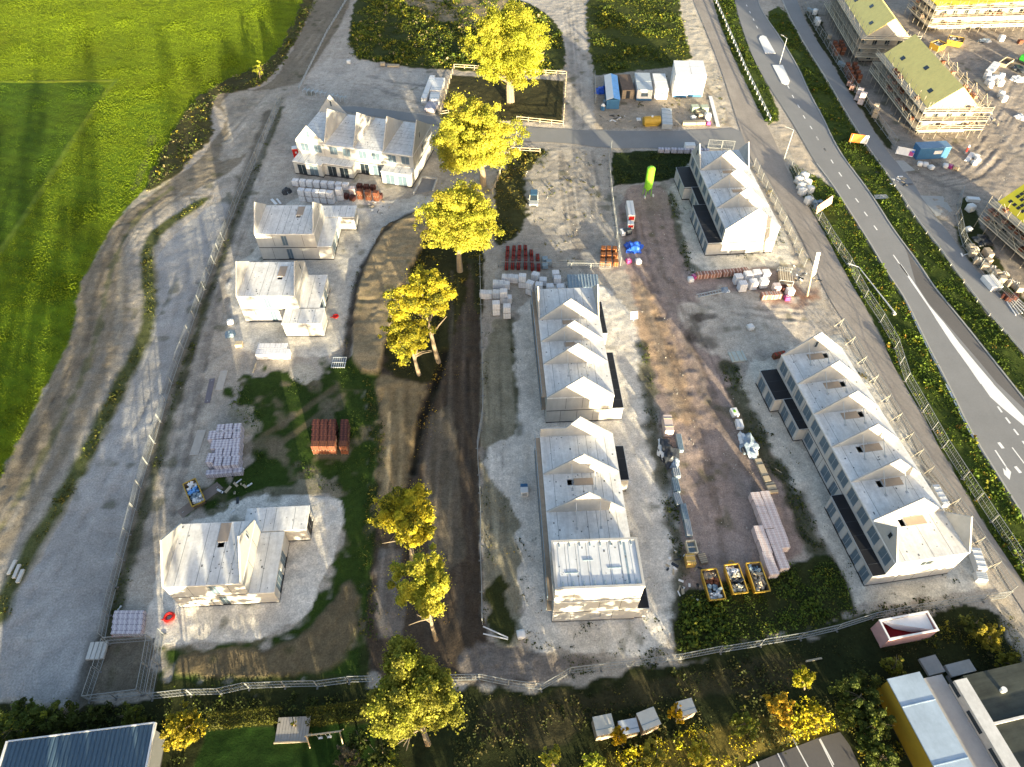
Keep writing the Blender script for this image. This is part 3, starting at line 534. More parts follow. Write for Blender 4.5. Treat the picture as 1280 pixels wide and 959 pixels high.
# kerb along the main road's verge and pale rim of the cycle path
def ribbon(name, pts, wd, h, m, off=0):
    P = [Vector((p[0], p[1], 0)) for p in smooth(W2(pts), 2)]; vs = []; 
    for i, p in enumerate(P):
        d = (P[min(i+1, len(P)-1)]-P[max(i-1, 0)]).normalized(); n = Vector((-d.y, d.x, 0))
        for o, zz in ((off-wd/2, -.08), (off-wd/2, h), (off+wd/2, h), (off+wd/2, -.08)): vs.append(p+n*o+Vector((0, 0, zz)))
    fs = [(4*i+j+1, 4*i+j, 4*i+4+j, 4*i+5+j) for i in range(len(P)-1) for j in range(3)]
    return MB().add(vs, fs).build(name, m)
tag(ribbon('kerb', [p for p in MAIN_L if p[1] > 190], .25, .12, M_kerb, .15), kind='structure')
tag(ribbon('kerb', [p for p in MAIN_R], .22, .12, M_kerb, -.15), kind='structure')
tag(ribbon('kerb', CYC_L, .35, .06, M_kerb, .2), kind='structure')
# concrete entrance slabs off the cycle path
tag(sheet('entrance_slab', W2([zB(640,465),zB(780,470),zB(840,560),zB(740,595)]), .022, M_kerb), kind='structure')
tag(sheet('entrance_slab', W2([zB(490,250),zB(540,250),zB(610,310),zB(540,320)]), .022, M_kerb), kind='structure')
tag(sheet('crossing_slab', W2([zB(355,462),zB(430,460),zB(455,485),zB(365,488)]), .07, M_kerb), kind='structure')
# ------------------------------------------------------------------ buildings
M_pale = mat('pale_scaffold_timber', (.60, .54, .42), noise=.15, scale=1)
def grey_window(wd, ht, mt=None, depth=.05, bars=1):
    """frame with a film covered pane, in the xz plane facing -y, origin at its lower left corner"""
    key = ('win', round(wd, 2), round(ht, 2), (mt or M_pane).name, bars)
    if key not in CACHE:
        f = MB(); t = .07
        f.b2((0,-.03,0),(t,.05,ht)); f.b2((wd-t,-.03,0),(wd,.05,ht)); f.b2((t,-.03,0),(wd-t,.05,t)); f.b2((t,-.03,ht-t),(wd-t,.05,ht))
        for k in range(bars): 
            xx = wd*(k+1)/(bars+1); f.b2((xx-.03,-.02,t),(xx+.03,.04,ht-t))
        p = MB(); p.b2((t*.8,0,t*.8),(wd-t*.8,.02,ht-t*.8))
        CACHE[key] = (f.mesh('window', M_frame), p.mesh('pane', mt or M_pane))
    return CACHE[key]
CACHE = {}
def add_window(parent, O, ang, wd, ht, mt=None, name='window', bars=1):
    a, b = grey_window(wd, ht, mt, bars=bars)
    o = put(name, a, parent, O, ang); put('pane', b, o); return o
SIDES = {'front': ((0,0), 0), 'right': ((1,0), 90), 'back': ((1,1), 180), 'left': ((0,1), 270)}
def shell(t, x0, x1, y0, y1, z0, storeys, win={}, wm=None, th=.22, joints=True, skip=(), plinth=True, wname='wall', fh=2.85, upm=None):
    """walls of one block round x0..x1, y0..y1; win[side] = list of (storey, s, sill, w, h[, material]) in wall coordinates seen from outside"""
    wm = wm or M_conc
    for side, (c, deg) in SIDES.items():
        if side in skip: continue
        Lw = (x1-x0) if side in ('front', 'back') else (y1-y0)
        O = Vector((x1 if c[0] else x0, y1 if c[1] else y0, 0)); U = Vector((round(math.cos(R_(deg))), round(math.sin(R_(deg))), 0)); N = U.cross(Vector((0,0,1)))
        ins = th if side in ('left', 'right') else 0     # side walls butt between front and back
        mb = MB()
        for k in range(storeys):
            hs = [(w_[1]-ins, w_[1]-ins+w_[3], w_[2], w_[2]+w_[4]) for w_ in win.get(side, ()) if w_[0] == k]
            h = fh-.18 if joints else fh
            mb.panel(O+U*ins+Vector((0,0,z0+k*fh+(.0 if k else .24))), U, (0,0,1), Lw-2*ins, h-(0 if k else .24), th, [(a, b, max(0, c_-(.0 if k else .24)), d-(0 if k else .24)) for a, b, c_, d in hs])
        if joints:   # recessed dark joint between storeys and at the foot
            for k in range(storeys):
                zz = z0+(k+1)*fh-.185
                mb.add(*boxvf(O+U*(ins+.02)-N*(th*.5)+Vector((0,0,zz)), U, N, Lw-2*ins-.04, th*.75, .19), 1)
        if joints and Lw > 4:
            for k in range(storeys):
                for q in range(1, int(Lw/2.9)+1):
                    s_ = q*Lw/(int(Lw/2.9)+1)+(.35 if k else -.3)
                    if any(w_[0] == k and w_[1]-.15 < s_ < w_[1]+w_[3]+.15 for w_ in win.get(side, ())): continue
                    mb.add(*boxvf(O+U*(s_-.022)+N*.003+Vector((0,0,z0+k*fh+.28)), U, N, .045, .006, fh-.50), 1)
        if plinth: mb.add(*boxvf(O+U*ins-N*(th*.45)+Vector((0,0,z0-.1)), U, N, Lw-2*ins, th*.96, .35), 1)
        mb.build(wname, [wm, M_dark], t)
        for w_ in win.get(side, ()):
            m_ = w_[5] if len(w_) > 5 else None
            add_window(t, O+U*w_[1]-N*.10+Vector((0,0,z0+w_[0]*fh+w_[2])), R_(deg), w_[3], w_[4], m_, 'door' if w_[2] < .3 else 'window', 2 if w_[3] > 2.2 else 1)
def boxvf(O, U, N, L, d, h):
    a = O+N*d/2; b = O-N*d/2; Z = Vector((0,0,h))
    vs = [a, a+U*L, b+U*L, b, a+Z, a+U*L+Z, b+U*L+Z, b+Z]
    return vs, ((3,2,1,0),(4,5,6,7),(0,1,5,4),(1,2,6,5),(2,3,7,6),(3,0,4,7))
def deck(t, x0, x1, y0, y1, z, holes=(), th=.22, over=.03, name='roof_slab', m=None, ply=True, seams=None):
    mb = MB(); mb.panel((x0-over, y0-over, z), (1,0,0), (0,1,0), x1-x0+2*over, y1-y0+2*over, th, [(a-x0+over, b-x0+over, c-y0+over, d-y0+over) for a, b, c, d in holes])
    # plank joints between the floor units: thin dark grout strips standing a few mm proud
    n = int((x1-x0)/1.2); sd = random.Random(int(abs(x0*37+y0*91+z*13)))
    if seams != 'none':
        along = seams == 'y' or (seams is None)
        cnt = int(((x1-x0) if along else (y1-y0))/1.2)
        for k in range(1, cnt):
            p = (x0 if along else y0)+k*1.2+sd.uniform(-.04, .04)
            if any((a-.05 < p < b+.05) if along else (c-.05 < p < d+.05) for a, b, c, d in holes): continue
            if sd.random() < .25: continue
            if along: mb.b2((p-.022, y0+.05, z), (p+.022, y1-.05, z+.006), 1)
            else: mb.b2((x0+.05, p-.022, z), (x1-.05, p+.022, z+.006), 1)
        for k in range(int((x1-x0)*(y1-y0)/3)):   # lifting-loop pockets, cast-in boxes
            px, py = sd.uniform(x0+.3, x1-.4), sd.uniform(y0+.3, y1-.4)
            if any(a-.3 < px < b+.2 and c-.3 < py < d+.2 for a, b, c, d in holes): continue
            s_ = sd.uniform(.07, .2); mb.b2((px, py, z), (px+s_, py+s_*sd.uniform(.6, 1.6), z+.008), 1)
    o = mb.build(name, [m or M_deck, mat('grout_joint', (.13, .14, .15), noise=.2)], t)
    return o
def ply_cover(t, x0, x1, y0, y1, z):
    MB().b2((x0, y0, z+.004), (x1, y1, z+.05)).build('stair_cover', M_ply, t)
def gable(t, O, U, wd, rise, th=.2, stub=.0, win=None, apex=.5, name='gable', left_block=None, gm=None):
    """triangular gable wall standing on a slab; O its lower left corner seen from outside"""
    O, U = Vector(O), Vector(U); N = U.cross(Vector((0,0,1))); Z = Vector((0,0,1))
    pts = [O, O+U*wd, O+U*wd+Z*stub, O+U*wd*apex+Z*rise]+([O+U*left_block[0]+Z*left_block[1], O+Z*left_block[1]] if left_block else [O+Z*stub])
    if stub == 0: pts = [p for i, p in enumerate(pts) if not (i == 2 or (i == len(pts)-1 and not left_block))]
    mb = MB().slab(pts, N, th)
    g = mb.build(name, [gm or M_conc], t)
    if win:
        s, h, w_, hh = win[:4]; ang = math.atan2(U.y, U.x)
        add_window(g, O+U*s+N*.045+Z*h, ang, w_, hh, M_glass if len(win) < 5 else win[4], bars=0)
    return g
EH = 5.72   # attic slab level
def flatblock(t, x0, x1, y0, y1, h=2.9, roof=None, win={}, name='extension', skip=(), over=.08):
    """single-storey annexe as one named part with its roof, walls and windows"""
    e = put(name, None, t)
    e2 = MB()
    shell(e, x0, x1, y0, y1, 0, 1, win, skip=skip, fh=h-.2)
    if roof is M_bitu:
        MB().b2((x0-over, y0-over, h-.2), (x1+over, y1+over, h)).build('roof', [M_galv], e)
        MB().b2((x0-over+.06, y0-over+.06, h), (x1+over-.06, y1+over-.06, h+.02)).build('roof_covering', [M_bitu], e)
        mb = MB(); k_ = y0+1.4
        while k_ < y1-.4: mb.b2((x0+.02, k_, h+.02), (x1-.02, k_+.07, h+.032)); k_ += 1.9
        if mb.v: mb.build('roof_seam', mat('bitumen_seam', (.035,.04,.05), noise=.2), e)
    else: deck(e, x0, x1, y0, y1, h, name='roof', over=over, seams='y')
    return e
def units_windows(y0, y1, n, storeys=(0, 1), w_=1.95, h=1.95, L=None, flip=True, door=True):
    out = []
    for k in range(n):
        for q in range(2):
            s = y0+(y1-y0)/n*(k+(q+.5)/2)-w_/2
            for st in storeys:
                if st == 0: out.append((0, s, max(.25, .25 if (q and door) else .4), w_ if not q else 1.3, 2.2 if (q and door) else 2.05))
                else: out.append((st, s, .5, w_, h))
    return out

def terrace(name, label, loc, deg, W, L, gables, z_end=None, side_gables=(), holes=(), ext=(), front_win=None, nwin=4, group=None, left_win=True, y_deck0=0, front=None, back_gable=None, gable_rise=4.1):
    t = thing(name, label, 'terraced houses', (loc[0], loc[1], 0), R_(deg), group)
    win = {'front': front_win or []}
    if left_win: win['left'] = units_windows(.3, L-.3, nwin)
    win['right'] = units_windows(.3, L-.3, nwin, storeys=(1,))
    shell(t, 0, W, 0, L, 0, 2, win)
    deck(t, 0, W, 0, L, EH, [h[:4] for h in holes])
    for h in holes: ply_cover(t, *h[4:8], EH)
    for g in gables:
        gable(t, (0, g[0], EH), (1, 0, 0), W, gable_rise, win=g[1] if len(g) > 1 else None)
    for g in gables[1:] if len(gables) > 2 else gables:
        for fx in (.36, .66):
            q = W*fx; MB().bar((q, g[0]-2.3, EH+.02), (q, g[0]-.03, EH+2.1), .07).box((q, g[0]-2.35, EH+.04), (.3, .3, .06)).build('push_pull_prop', M_galv, t)
    if W > 9.25 and loc[0] < 20:
        for zz in (2.75, 5.55):
            mb = MB(); mb.b2((-.75, .3, zz), (-.06, L-.3, zz+.06)); mb.build('edge_walkway', M_wooddk, t)
            mb = MB()
            for k in range(int(L/1.8)+1): mb.bar((-.72, .4+k*1.8, zz), (-.72, .4+k*1.8, zz+1.05), .06)
            for hz in (.5, 1.0): mb.bar((-.72, .3, zz+hz), (-.72, L-.3, zz+hz), .05)
            mb.build('edge_rail', M_bluegrey, t)
    for side, y0, y1 in side_gables:
        if side == 'left': gable(t, (0, y1, EH), (0, -1, 0), y1-y0, 3.6, stub=.15, win=((y1-y0)/2-.3, 1.2, .6, 1.1))
        else: gable(t, (W, y0, EH), (0, 1, 0), y1-y0, 3.6, stub=.15, win=((y1-y0)/2-.3, 1.2, .6, 1.1))
    for e in ext: flatblock(t, *e[:4], roof=M_bitu, win=e[4] if len(e) > 4 else {}, h=2.9)
    return t
def hole(x, y, w_=.9, d=1.0, side=1, pl=1.9):
    """a stair opening with its plywood cover beside it"""
    return (x, x+w_, y, y+d, x+w_+.05 if side > 0 else x-.05-pl, x+w_+.05+pl if side > 0 else x-.05, y-.05, y+d+.05)

def ext_windows(L, n, side='left', w_=1.5):
    return {side: [(0, L*(k+.5)/n-w_/2, .25, w_, 2.1) for k in range(n)]}
# upper middle terrace
terrace('terraced_house', 'pale concrete terrace with four gables, its far end open, behind the flat-topped terrace', (4.85, 60.6), 3.0, 9.3, 22.2,
        [(0, (4.4, 1.1, .75, 1.4, M_conc)), (6.2,), (10.7,), (15.3,)], side_gables=(('left', 15.55, 22.2), ('right', 15.55, 22.2)),
        holes=[hole(5.0, 9.6, .7, .75, -1, 1.6), hole(5.2, 14.2, .7, .75, -1, 1.6)],
        ext=[(9.33, 10.9, 0, 10.6, ext_windows(10.6, 5, 'right')), (9.33, 10.7, 14.8, 21.8, ext_windows(7, 3, 'right'))],
        front_win=[(1, 3.2, .8, .05, .05)] and [], nwin=4)
# lower middle terrace: three-storey head with parapet, then attic slabs
t = terrace('terraced_house', 'pale concrete terrace ending in a taller flat-topped block with a parapet', (4.65, 31.45), 2.4, 9.6, 22.8,
        [(11.3,), (16.7,)], holes=[hole(2.9, 15.0, .8, .9, 1, 2.4)],
        ext=[(9.63, 11.3, 17.3, 22.6, ext_windows(5.3, 2, 'right')), (9.63, 11.0, .1, 3.0, {})], nwin=4,
        front_win=[(0, 4.3, .9, 1.3, 1.2, M_conc), (1, 2.2, .9, 1.2, 1.3, M_conc)])
gable(t, (0, 22.58, EH), (1, 0, 0), 9.6, 3.9, left_block=(3.3, 1.7), apex=.52)
shell(t, 0, 9.6, 0, 5.7, EH, 1, {'front': [(0, 6.6, .9, 1.5, 1.3, M_conc)], 'left': [(0, 1.6, .8, 1.4, 1.6), (0, 3.7, .8, 1.1, 1.6)]}, plinth=False, fh=2.95)
deck(t, .2, 9.4, .2, 5.5, EH+3.3, seams='y', over=0, name='flat_roof', m=mat('zinc_grey_roof', (.58, .60, .63), noise=.12, scale=.5, streak=(2, .2, 1, .1)))
mb = MB()
for lo, hi in (((-.06,-.06,EH+2.95),(9.66,.24,EH+3.45)), ((-.06,5.46,EH+2.95),(9.66,5.76,EH+3.45)), ((-.06,.24,EH+2.95),(.24,5.46,EH+3.45)), ((9.36,.24,EH+2.95),(9.66,5.46,EH+3.45))): mb.b2(lo, hi)
for k in range(8):      # upstand brackets along the edges
    for yy in (.32, 4.9): mb.b2((.8+k*1.15, yy, EH+3.300), (.90+k*1.15, yy+.5, EH+3.440), 1)
    mb.b2((.6+k*1.15, .3, EH+3.300), (.63+k*1.15, 5.4, EH+3.315), 1)
mb.b2((7.95, .4, EH+3.305), (8.2, 5.3, EH+3.3), 1); mb.b2((3.3, 3.2, EH+3.300), (4.4, 3.35, EH+3.350), 1); mb.b2((5.9, 2.2, EH+3.300), (7.4, 2.3, EH+3.350), 1); mb.b2((1.2, 1.8, EH+3.300), (2.6, 1.9, EH+3.350), 1)
mb.build('parapet', [M_conc, M_bluegrey], t)
# upper right terrace
terrace('terraced_house', 'pale concrete terrace with black extension roofs between the silo and the service road', (36.95, 98.2), 4.2, 9.6, 24.6,
        [(0, (4.7, 1.2, .7, 1.5, M_pane)), (6.1,), (12.1,), (18.1,)], side_gables=(('left', 18.3, 24.6), ('right', 18.3, 24.6)),
        holes=[hole(6.2, 10.6, .7, .8, -1, 1.9), hole(6.1, 16.8, .7, .8, -1, 1.9)],
        ext=[(-2.5, -.03, 0, 11.2, ext_windows(11.2, 5)), (-1.3, -.03, 11.35, 16.8, ext_windows(5.4, 2)), (-2.7, -.03, 17.0, 23.8, {'front': [], **ext_windows(6.8, 1)})], nwin=4,
        front_win=[(0, 5.8, .9, 2.0, 1.1, M_conc)])
# long lower right terrace
holes = [hole(1.6+4.3, y0+4.1, .75, 1.0, -1, 2.3) for y0 in (16.4, 21.8, 27.3)]+[hole(3.0, y0+4.1, .75, 1.0, 1, 2.5) for y0 in (.2, 5.7, 11.0)]
t = terrace('terraced_house', 'longest pale concrete terrace of six units beside the service road', (44.1, 36.1), 8.6, 9.25, 33.0,
        [(5.5,), (11.0,), (16.4,), (21.9,), (27.3,), (32.8, (4.4, 1.1, .5, 1.2))], side_gables=(('left', 0, 5.3), ('right', 0, 5.3)), holes=holes,
        ext=[(-1.6, -.03, 0, 11.0, ext_windows(11, 5, w_=1.4)), (-1.3, -.03, 21.7, 27.0, ext_windows(5.3, 2, w_=1.7)), (-2.5, -.03, 27.15, 32.7, ext_windows(5.5, 2, w_=1.9))], nwin=6,
        front_win=[(1, 3.7, .9, 1.6, 1.1, M_glass)])
# angled terrace at the top of the site
Wn, Dn = 24.6, 11.9; un = Wn/4
t = thing('terraced_house', 'angled pale concrete terrace with front bays and thin gables behind white block pallets', 'terraced houses', (-43.2, 126.9, 0), R_(-13.4))
fw = []
for k in range(4):
    fw += [(1, k*un+.85, .75, 1.7, 1.7), (1, k*un+3.6, .75, 1.7, 1.7)]
fw += [(0, 2*un+.7, .15, 1.9, 2.3, M_glass), (0, 2*un+3.4, .15, 1.9, 2.3, M_pane)]
shell(t, 0, Wn, 0, Dn, 0, 2, {'front': fw, 'right': [(1, 5, .8, 1.0, 1.4, M_glass)]})
deck(t, 0, Wn, 0, Dn, EH, seams='x')
gable(t, (0, 0, EH), (1, 0, 0), un, 3.5, stub=.2, win=(un/2-.35, 1.1, .7, 1.4, M_pane)); gable(t, (0, Dn-.25, EH), (1, 0, 0), un, 3.9, stub=.2, win=(un/2-.2, 1.5, .4, 1.3))
for k in (1, 2, 3): gable(t, (k*un+.1, .0, EH), (0, 1, 0), Dn, 5.2, apex=.36)
gable(t, (Wn, 0, EH), (0, 1, 0), Dn, 5.2, apex=.36, win=(4.2, 1.4, .6, 1.2))
for k, d, gl in ((0, 3.0, (M_glass, M_pane)), (1, 2.2, (M_glass, M_glass)), (3, 2.3, (M_pane, M_pane))):
    flatblock(t, k*un+.03, (k+1)*un-.03, -d, -.03, name='bay', win={'front': [(0, .75, .15, 1.9, 2.2, gl[0]), (0, 3.3, .15, 1.9, 2.2, gl[1])]}, h=2.95)
zq = ZM(320, 80); pts = [G(*zq(*p), .5) for p in ((970,790),(1022,690),(1112,700),(1088,770))]
t = thing('foundation_walls', 'low concrete upstand walls around a grey slab at the end of the angled terrace', 'foundation', (pts[0].x, pts[0].y, 0))
for a, b_ in zip(pts[:-1], pts[1:]): MB().bar(a-pts[0]+Vector((0,0,.25)), b_-pts[0]+Vector((0,0,.25)), .3, 0, .5).build('upstand_wall', M_conc, t)
mb = MB(); mb.prism([tuple((p-pts[0])[:2]) for p in pts], .0, .12); mb.build('ground_slab', mat('grey_slab', (.22,.22,.23), noise=.12), t)
# three detached houses with flat side wings
def detached(label, loc, deg, W, D, front_joint, wing, holexy, extra):
    t = thing('detached_house', label, 'house', (loc[0], loc[1], 0), R_(deg))
    win = {'front': [(1, front_joint, .3, 1.0, 2.1, M_pane), (0, front_joint+.3, .15, 1.0, 2.3, M_pane)], 'left': [(1, D*.4, .8, 1, 1.3)]}
    shell(t, 0, W, 0, D, 0, 2, win)
    hs = [hole(holexy[0], holexy[1], .8, .7, 1, .05)]
    deck(t, 0, W, 0, D, EH, [h[:4] for h in hs])
    x, y = holexy; MB().b2((x-.1, y+.75, EH+.004), (x+1.1, y+3.2, EH+.05)).build('stair_cover', M_ply, t)
    gable(t, (0, D, EH), (0, -1, 0), D, 3.6, stub=.25, win=(D*.5-.3, 1.0, .55, 1.3)); gable(t, (W, 0, EH), (0, 1, 0), D, 3.6, stub=.25, win=(D*.62, .9, .5, 1.1))
    flatblock(t, W+.03, W+wing, .0, D-.2, name='side_wing', h=3.05, win={'right': [(0, 1.0, .15, 2.4, 2.3), (0, 4.2, .15, 1.6, 2.3)]}, skip=('left',))
    for e in extra: flatblock(t, *e[:4], name='garage', h=3.05, win=e[4] if len(e) > 4 else {})
    return t
detached('detached concrete house just below the block pallets, its flat annexe reaching to one side', (-44.2, 96.9), .3, 10.2, 8.2, 4.3, 2.4, (6.2, 4.6), [(9.0, 15.4, 8.45, 11.8, {})])
detached('detached concrete house with a flat garage in front, beside the red disc', (-43.3, 81.2), .6, 9.3, 8.2, 4.0, 3.1, (5.6, 3.9), [(7.2, 13.3, -3.4, -.03, {})])
detached('detached concrete house alone on its own sandy plot beyond the grass, garage behind', (-39.2, 33.2), 3.2, 8.8, 7.9, 4.7, 2.8, (5.0, 4.6), [(6.6, 14.2, 8.0, 11.2, {'right': [(0, .5, .15, 2.2, 2.3, M_dark)]})])

# scaffolded brick terraces with insulated roofs across the cycle path
def scaffold_terrace(label, slabel, loc, deg, W, L, eave, ridge, yel, ext_sides=('front', 'left', 'right'), tiles=False, roofwin=3, wall=None, bricks=26, pre='', base_n=2):
    t = thing('scaffolded_house', label, 'terraced houses', (loc[0], loc[1], 0), R_(deg))
    wins = []
    n = int(L/2.4)
    for k in range(n):
        s = .8+k*(L-1.2)/n
        wins += [(0, s, .6, 1.3, 1.7, M_glass), (1, s, .6, 1.3, 1.7, M_glass)]+([(2, s, .5, 1.1, 1.6, M_glass)] if base_n > 2 else [])
    shell(t, 0, W, 0, L, 0, base_n, {'left': wins, 'front': [(0, 1.5+k*3, .6, 1.2, 1.6, M_glass) for k in range(int(W/3))]+[(1, 1.5+k*3, .6, 1.2, 1.6, M_glass) for k in range(int(W/3))]}, wm=wall or M_limestone, joints=False, fh=eave/base_n)
    sl = math.hypot(W/2, ridge-eave)
    for sd in (0, 1):
        o = .35; dz = (ridge-eave)/(W/2)*o
        if sd == 0: a, b = Vector((-o, -.1, eave-dz)), Vector((W/2, -.1, ridge))
        else: a, b = Vector((W/2, -.1, ridge)), Vector((W+o, -.1, eave-dz))
        Yv = Vector((0, L+.2, 0)); nrm = (b-a).cross(Yv).normalized()
        rf = MB().slab([a, b, b+Yv, a+Yv], nrm, .18).build('roof', [yel, M_pale], t)
        ang = math.atan2(b.z-a.z, (b-a).xy.length)
        if sd == 0:
            for k in range(roofwin):
                yy = L*(k+.6)/(roofwin+.3); c = a.lerp(b, .32+.3*(k % 2))+Vector((0, yy, 0))+nrm*.05
                u = (b-a).normalized()
                w_ = MB().slab([c-u*.45+Vector((0,-.6,0))+nrm*.06, c+u*.45+Vector((0,-.6,0))+nrm*.06, c+u*.45+Vector((0,.6,0))+nrm*.06, c-u*.45+Vector((0,.6,0))+nrm*.06], nrm, .16).build('roof_window', [M_glass], rf)
        if tiles:
            mb = MB(); u = (b-a).normalized()
            for i in range(7):
                for j in range(int(L/1.0)):
                    if sd == 1 and False: continue
                    if random.random() < .25: continue
                    c = a+u*(sl*(.22+.11*i))+Vector((0, .7+j*1.0, 0))+nrm*.08
                    h = .28
                    mb.slab([c-u*h+Vector((0,-.3,0)), c+u*h+Vector((0,-.3,0)), c+u*h+Vector((0,.3,0)), c-u*h+Vector((0,.3,0))], nrm, .1)
            mb.build('roof_tiles', [mat('dark_roof_tile', (.035,.04,.05), noise=.2)], rf)
    gable(t, (0, 0, eave), (1, 0, 0), W, ridge-eave-.2, th=.25, gm=M_limestone); gable(t, (0, L-.25, eave), (1, 0, 0), W, ridge-eave-.2, th=.25, gm=M_limestone)
    # the scaffold, a thing of its own
    s = thing('scaffold', slabel, 'scaffolding', (loc[0], loc[1], 0), R_(deg))
    dk = 2.0; lv = [eave*.32, eave*.64, eave*.95]
    runs = []
    if 'front' in ext_sides: runs.append(((-dk-.2, -dk-.2), (W+dk+.2, -.2)))
    if 'left' in ext_sides: runs.append(((-dk-.2, -.2), (-.2, L+.3)))
    if 'right' in ext_sides: runs.append(((W+.2, -.2), (W+dk+.2, L+.3)))
    up = MB().cone((0,0,0), (0,0,eave+1.1), .045, .045, 6).mesh('upright', M_scafdeck)
    n_up = 0; bpos = []
    for lo, hi in runs:
        for zi, z_ in enumerate(lv):
            d_ = MB(); d_.b2((lo[0], lo[1], z_-.06), (hi[0], hi[1], z_)); d_.build('deck', M_scafdeck, s)
            along_x = hi[0]-lo[0] > hi[1]-lo[1]; r = MB()
            outer = (lambda q: (q, lo[1], 0)) if along_x else ((lambda q: (lo[0], q, 0)) if lo[0] < 0 else (lambda q: (hi[0], q, 0)))
            a0, a1 = (lo[0], hi[0]) if along_x else (lo[1], hi[1])
            for hz in (.0, .5, 1.0): 
                p, q = Vector(outer(a0)), Vector(outer(a1)); r.bar(p+Vector((0,0,z_+hz+.05)), q+Vector((0,0,z_+hz+.05)), .05 if hz else .04, 0, .16 if hz == 0 else .05)
            for c_ in range(max(1, int((a1-a0)/4.8))):
                q0 = a0+c_*4.8; p, q = Vector(outer(q0)), Vector(outer(min(q0+2.4, a1))); r.bar(p+Vector((0,0,z_+.05)), q+Vector((0,0,z_+eave*.3)), .05)
            r.build('guard_rail', M_scafdeck if zi == 1 else M_pale, s)
            q = a0+.8
            while q < a1-.6:
                c = Vector(outer(q)); inn = Vector(((lo[0]+hi[0])/2, (lo[1]+hi[1])/2, 0))
                pos = Vector((q, (lo[1]+hi[1])/2+.15, z_)) if along_x else Vector(((lo[0]+hi[0])/2, q, z_))
                bpos.append(pos); q += random.uniform(1.1, 1.9)
        along_x = hi[0]-lo[0] > hi[1]-lo[1]; a0, a1 = (lo[0], hi[0]) if along_x else (lo[1], hi[1])
        k = int((a1-a0)/2.4)
        for i in range(k+1):
            q = a0+.06+(a1-a0-.12)*i/k
            for e in ((lo[1]+.05, hi[1]-.05) if along_x else (lo[0]+.05, hi[0]-.05)):
                put('upright', up, s, (q, e, 0) if along_x else (e, q, 0)); n_up += 1
    random.shuffle(bpos); Mx = Matrix.Translation((loc[0], loc[1], 0)) @ Matrix.Rotation(R_(deg), 4, 'Z')
    return t, s, [Mx @ p for p in bpos[:bricks]], deg
SC = []
zS = ZM(1020, 0); zT = ZM(1020, 150)
def from_eave(a, b, eave, zoom):
    pa, pb = G(*zoom(*a), eave), G(*zoom(*b), eave); d = pb-pa
    return pa, math.degrees(math.atan2(d.y, d.x))-90, d.xy.length
pa, dg, Ln = from_eave((700, 655), (430, 325), 6.2, zS)
SC.append(scaffold_terrace('yellow-roofed brick terrace with three roof windows behind the blue container', 'timber-decked scaffold around the yellow-roofed terrace by the blue container', (pa.x, pa.y), dg, 10.2, Ln, 6.2, 10.4, M_yelroof, bricks=34))
pa, dg, Ln = from_eave((325, 212), (190, 0), 6.6, zS)
SC.append(scaffold_terrace('yellow-roofed brick terrace cut by the picture edge behind the red brick pallets', 'scaffold along the yellow-roofed terrace behind the red brick pallets', (pa.x, pa.y), dg, 9.4, Ln+9, 6.6, 10.4, M_yelroof, ext_sides=('front', 'left'), bricks=0, roofwin=4))
pa = G(*zS(760, 35), 6.2); pb = G(*zS(1280, 20), 6.2)
dgx = math.degrees(math.atan2((pb-pa).y, (pb-pa).x))
SC.append(scaffold_terrace('long brick terrace with tiles stacked on its roof behind two yellow skips', 'scaffold along the brick terrace behind the yellow skips', (pa.x, pa.y), dgx, 46, 10, 6.2, 6.9, M_yelroof2, ext_sides=('front', 'left'), bricks=30, tiles=False, roofwin=0))
pa, dg, Ln = from_eave((1279, 615), (1135, 495), 5.6, zT)
d = Vector((-math.sin(R_(dg)), math.cos(R_(dg)), 0)); st = pa-d*18
SC.append(scaffold_terrace('bright yellow insulated roof dotted with dark tile packs beside the cycle path', 'scaffold with plank decks below the bright yellow tiled roof', (st.x, st.y), dg, 9, Ln+18, 5.6, 9.6, M_yelroof2, ext_sides=('left', 'back'), tiles=True, roofwin=0, bricks=24))

# sheds and sheds beyond the lower fence
zW = ZM(0, 719, 320)
H_ = 4.2
a, b, c = G(*zW(-30, 915), H_), G(*zW(40, 835), H_), G(*zW(768, 742), H_); e = G(*zW(690, 959), H_)
ax = (c-b).normalized(); ay = Vector((-ax.y, ax.x, 0)); Lb = (c-b).length; Db = 16
t = thing('corrugated_shed', 'low shed with a blue-grey corrugated roof and pale edge trim', 'shed', (b-ay*Db).xy.to_3d(), math.atan2(ax.y, ax.x))
shell(t, .25, Lb-.25, .25, Db-.25, 0, 1, {}, wm=mat('shed_cladding', (.16, .17, .18), noise=.1), joints=False, fh=H_-.3)
mb = MB(); n = int(Lb/.45)
for k in range(n):
    x0 = Lb*k/n; x1 = Lb*(k+1)/n; m_ = (x0+x1)/2
    mb.add([(x0,0,H_-.1),(x0+.1,0,H_),(x1-.12,0,H_),(x1,0,H_-.1),(x0,Db,H_-.1),(x0+.1,Db,H_),(x1-.12,Db,H_),(x1,Db,H_-.1)], [(0,1,5,4),(1,2,6,5),(2,3,7,6)])
mb.build('roof', mat('blue_corrugated_steel', (.06, .105, .155), rough=.65, noise=.12, scale=.3, streak=(3, .15, 1, .1)), t)
mb = MB(); mb.b2((-.2,-.1,H_-.3),(-.02,Db+.1,H_+.1)); mb.b2((Lb+.02,-.1,H_-.3),(Lb+.2,Db+.1,H_+.1)); mb.b2((-.02,Db+.02,H_-.3),(Lb+.02,Db+.16,H_+.04)); mb.build('edge_trim', M_white, t)
MB().cone((Lb*.55, Db-4.5, H_), (Lb*.55, Db-4.5, H_+.5), .22, .26, 12).build('roof_vent', M_white, t)
M_fascia = mat('weathered_white_panel', (.52,.52,.52), noise=.18, scale=.8, streak=(.6,.2,1,.15))
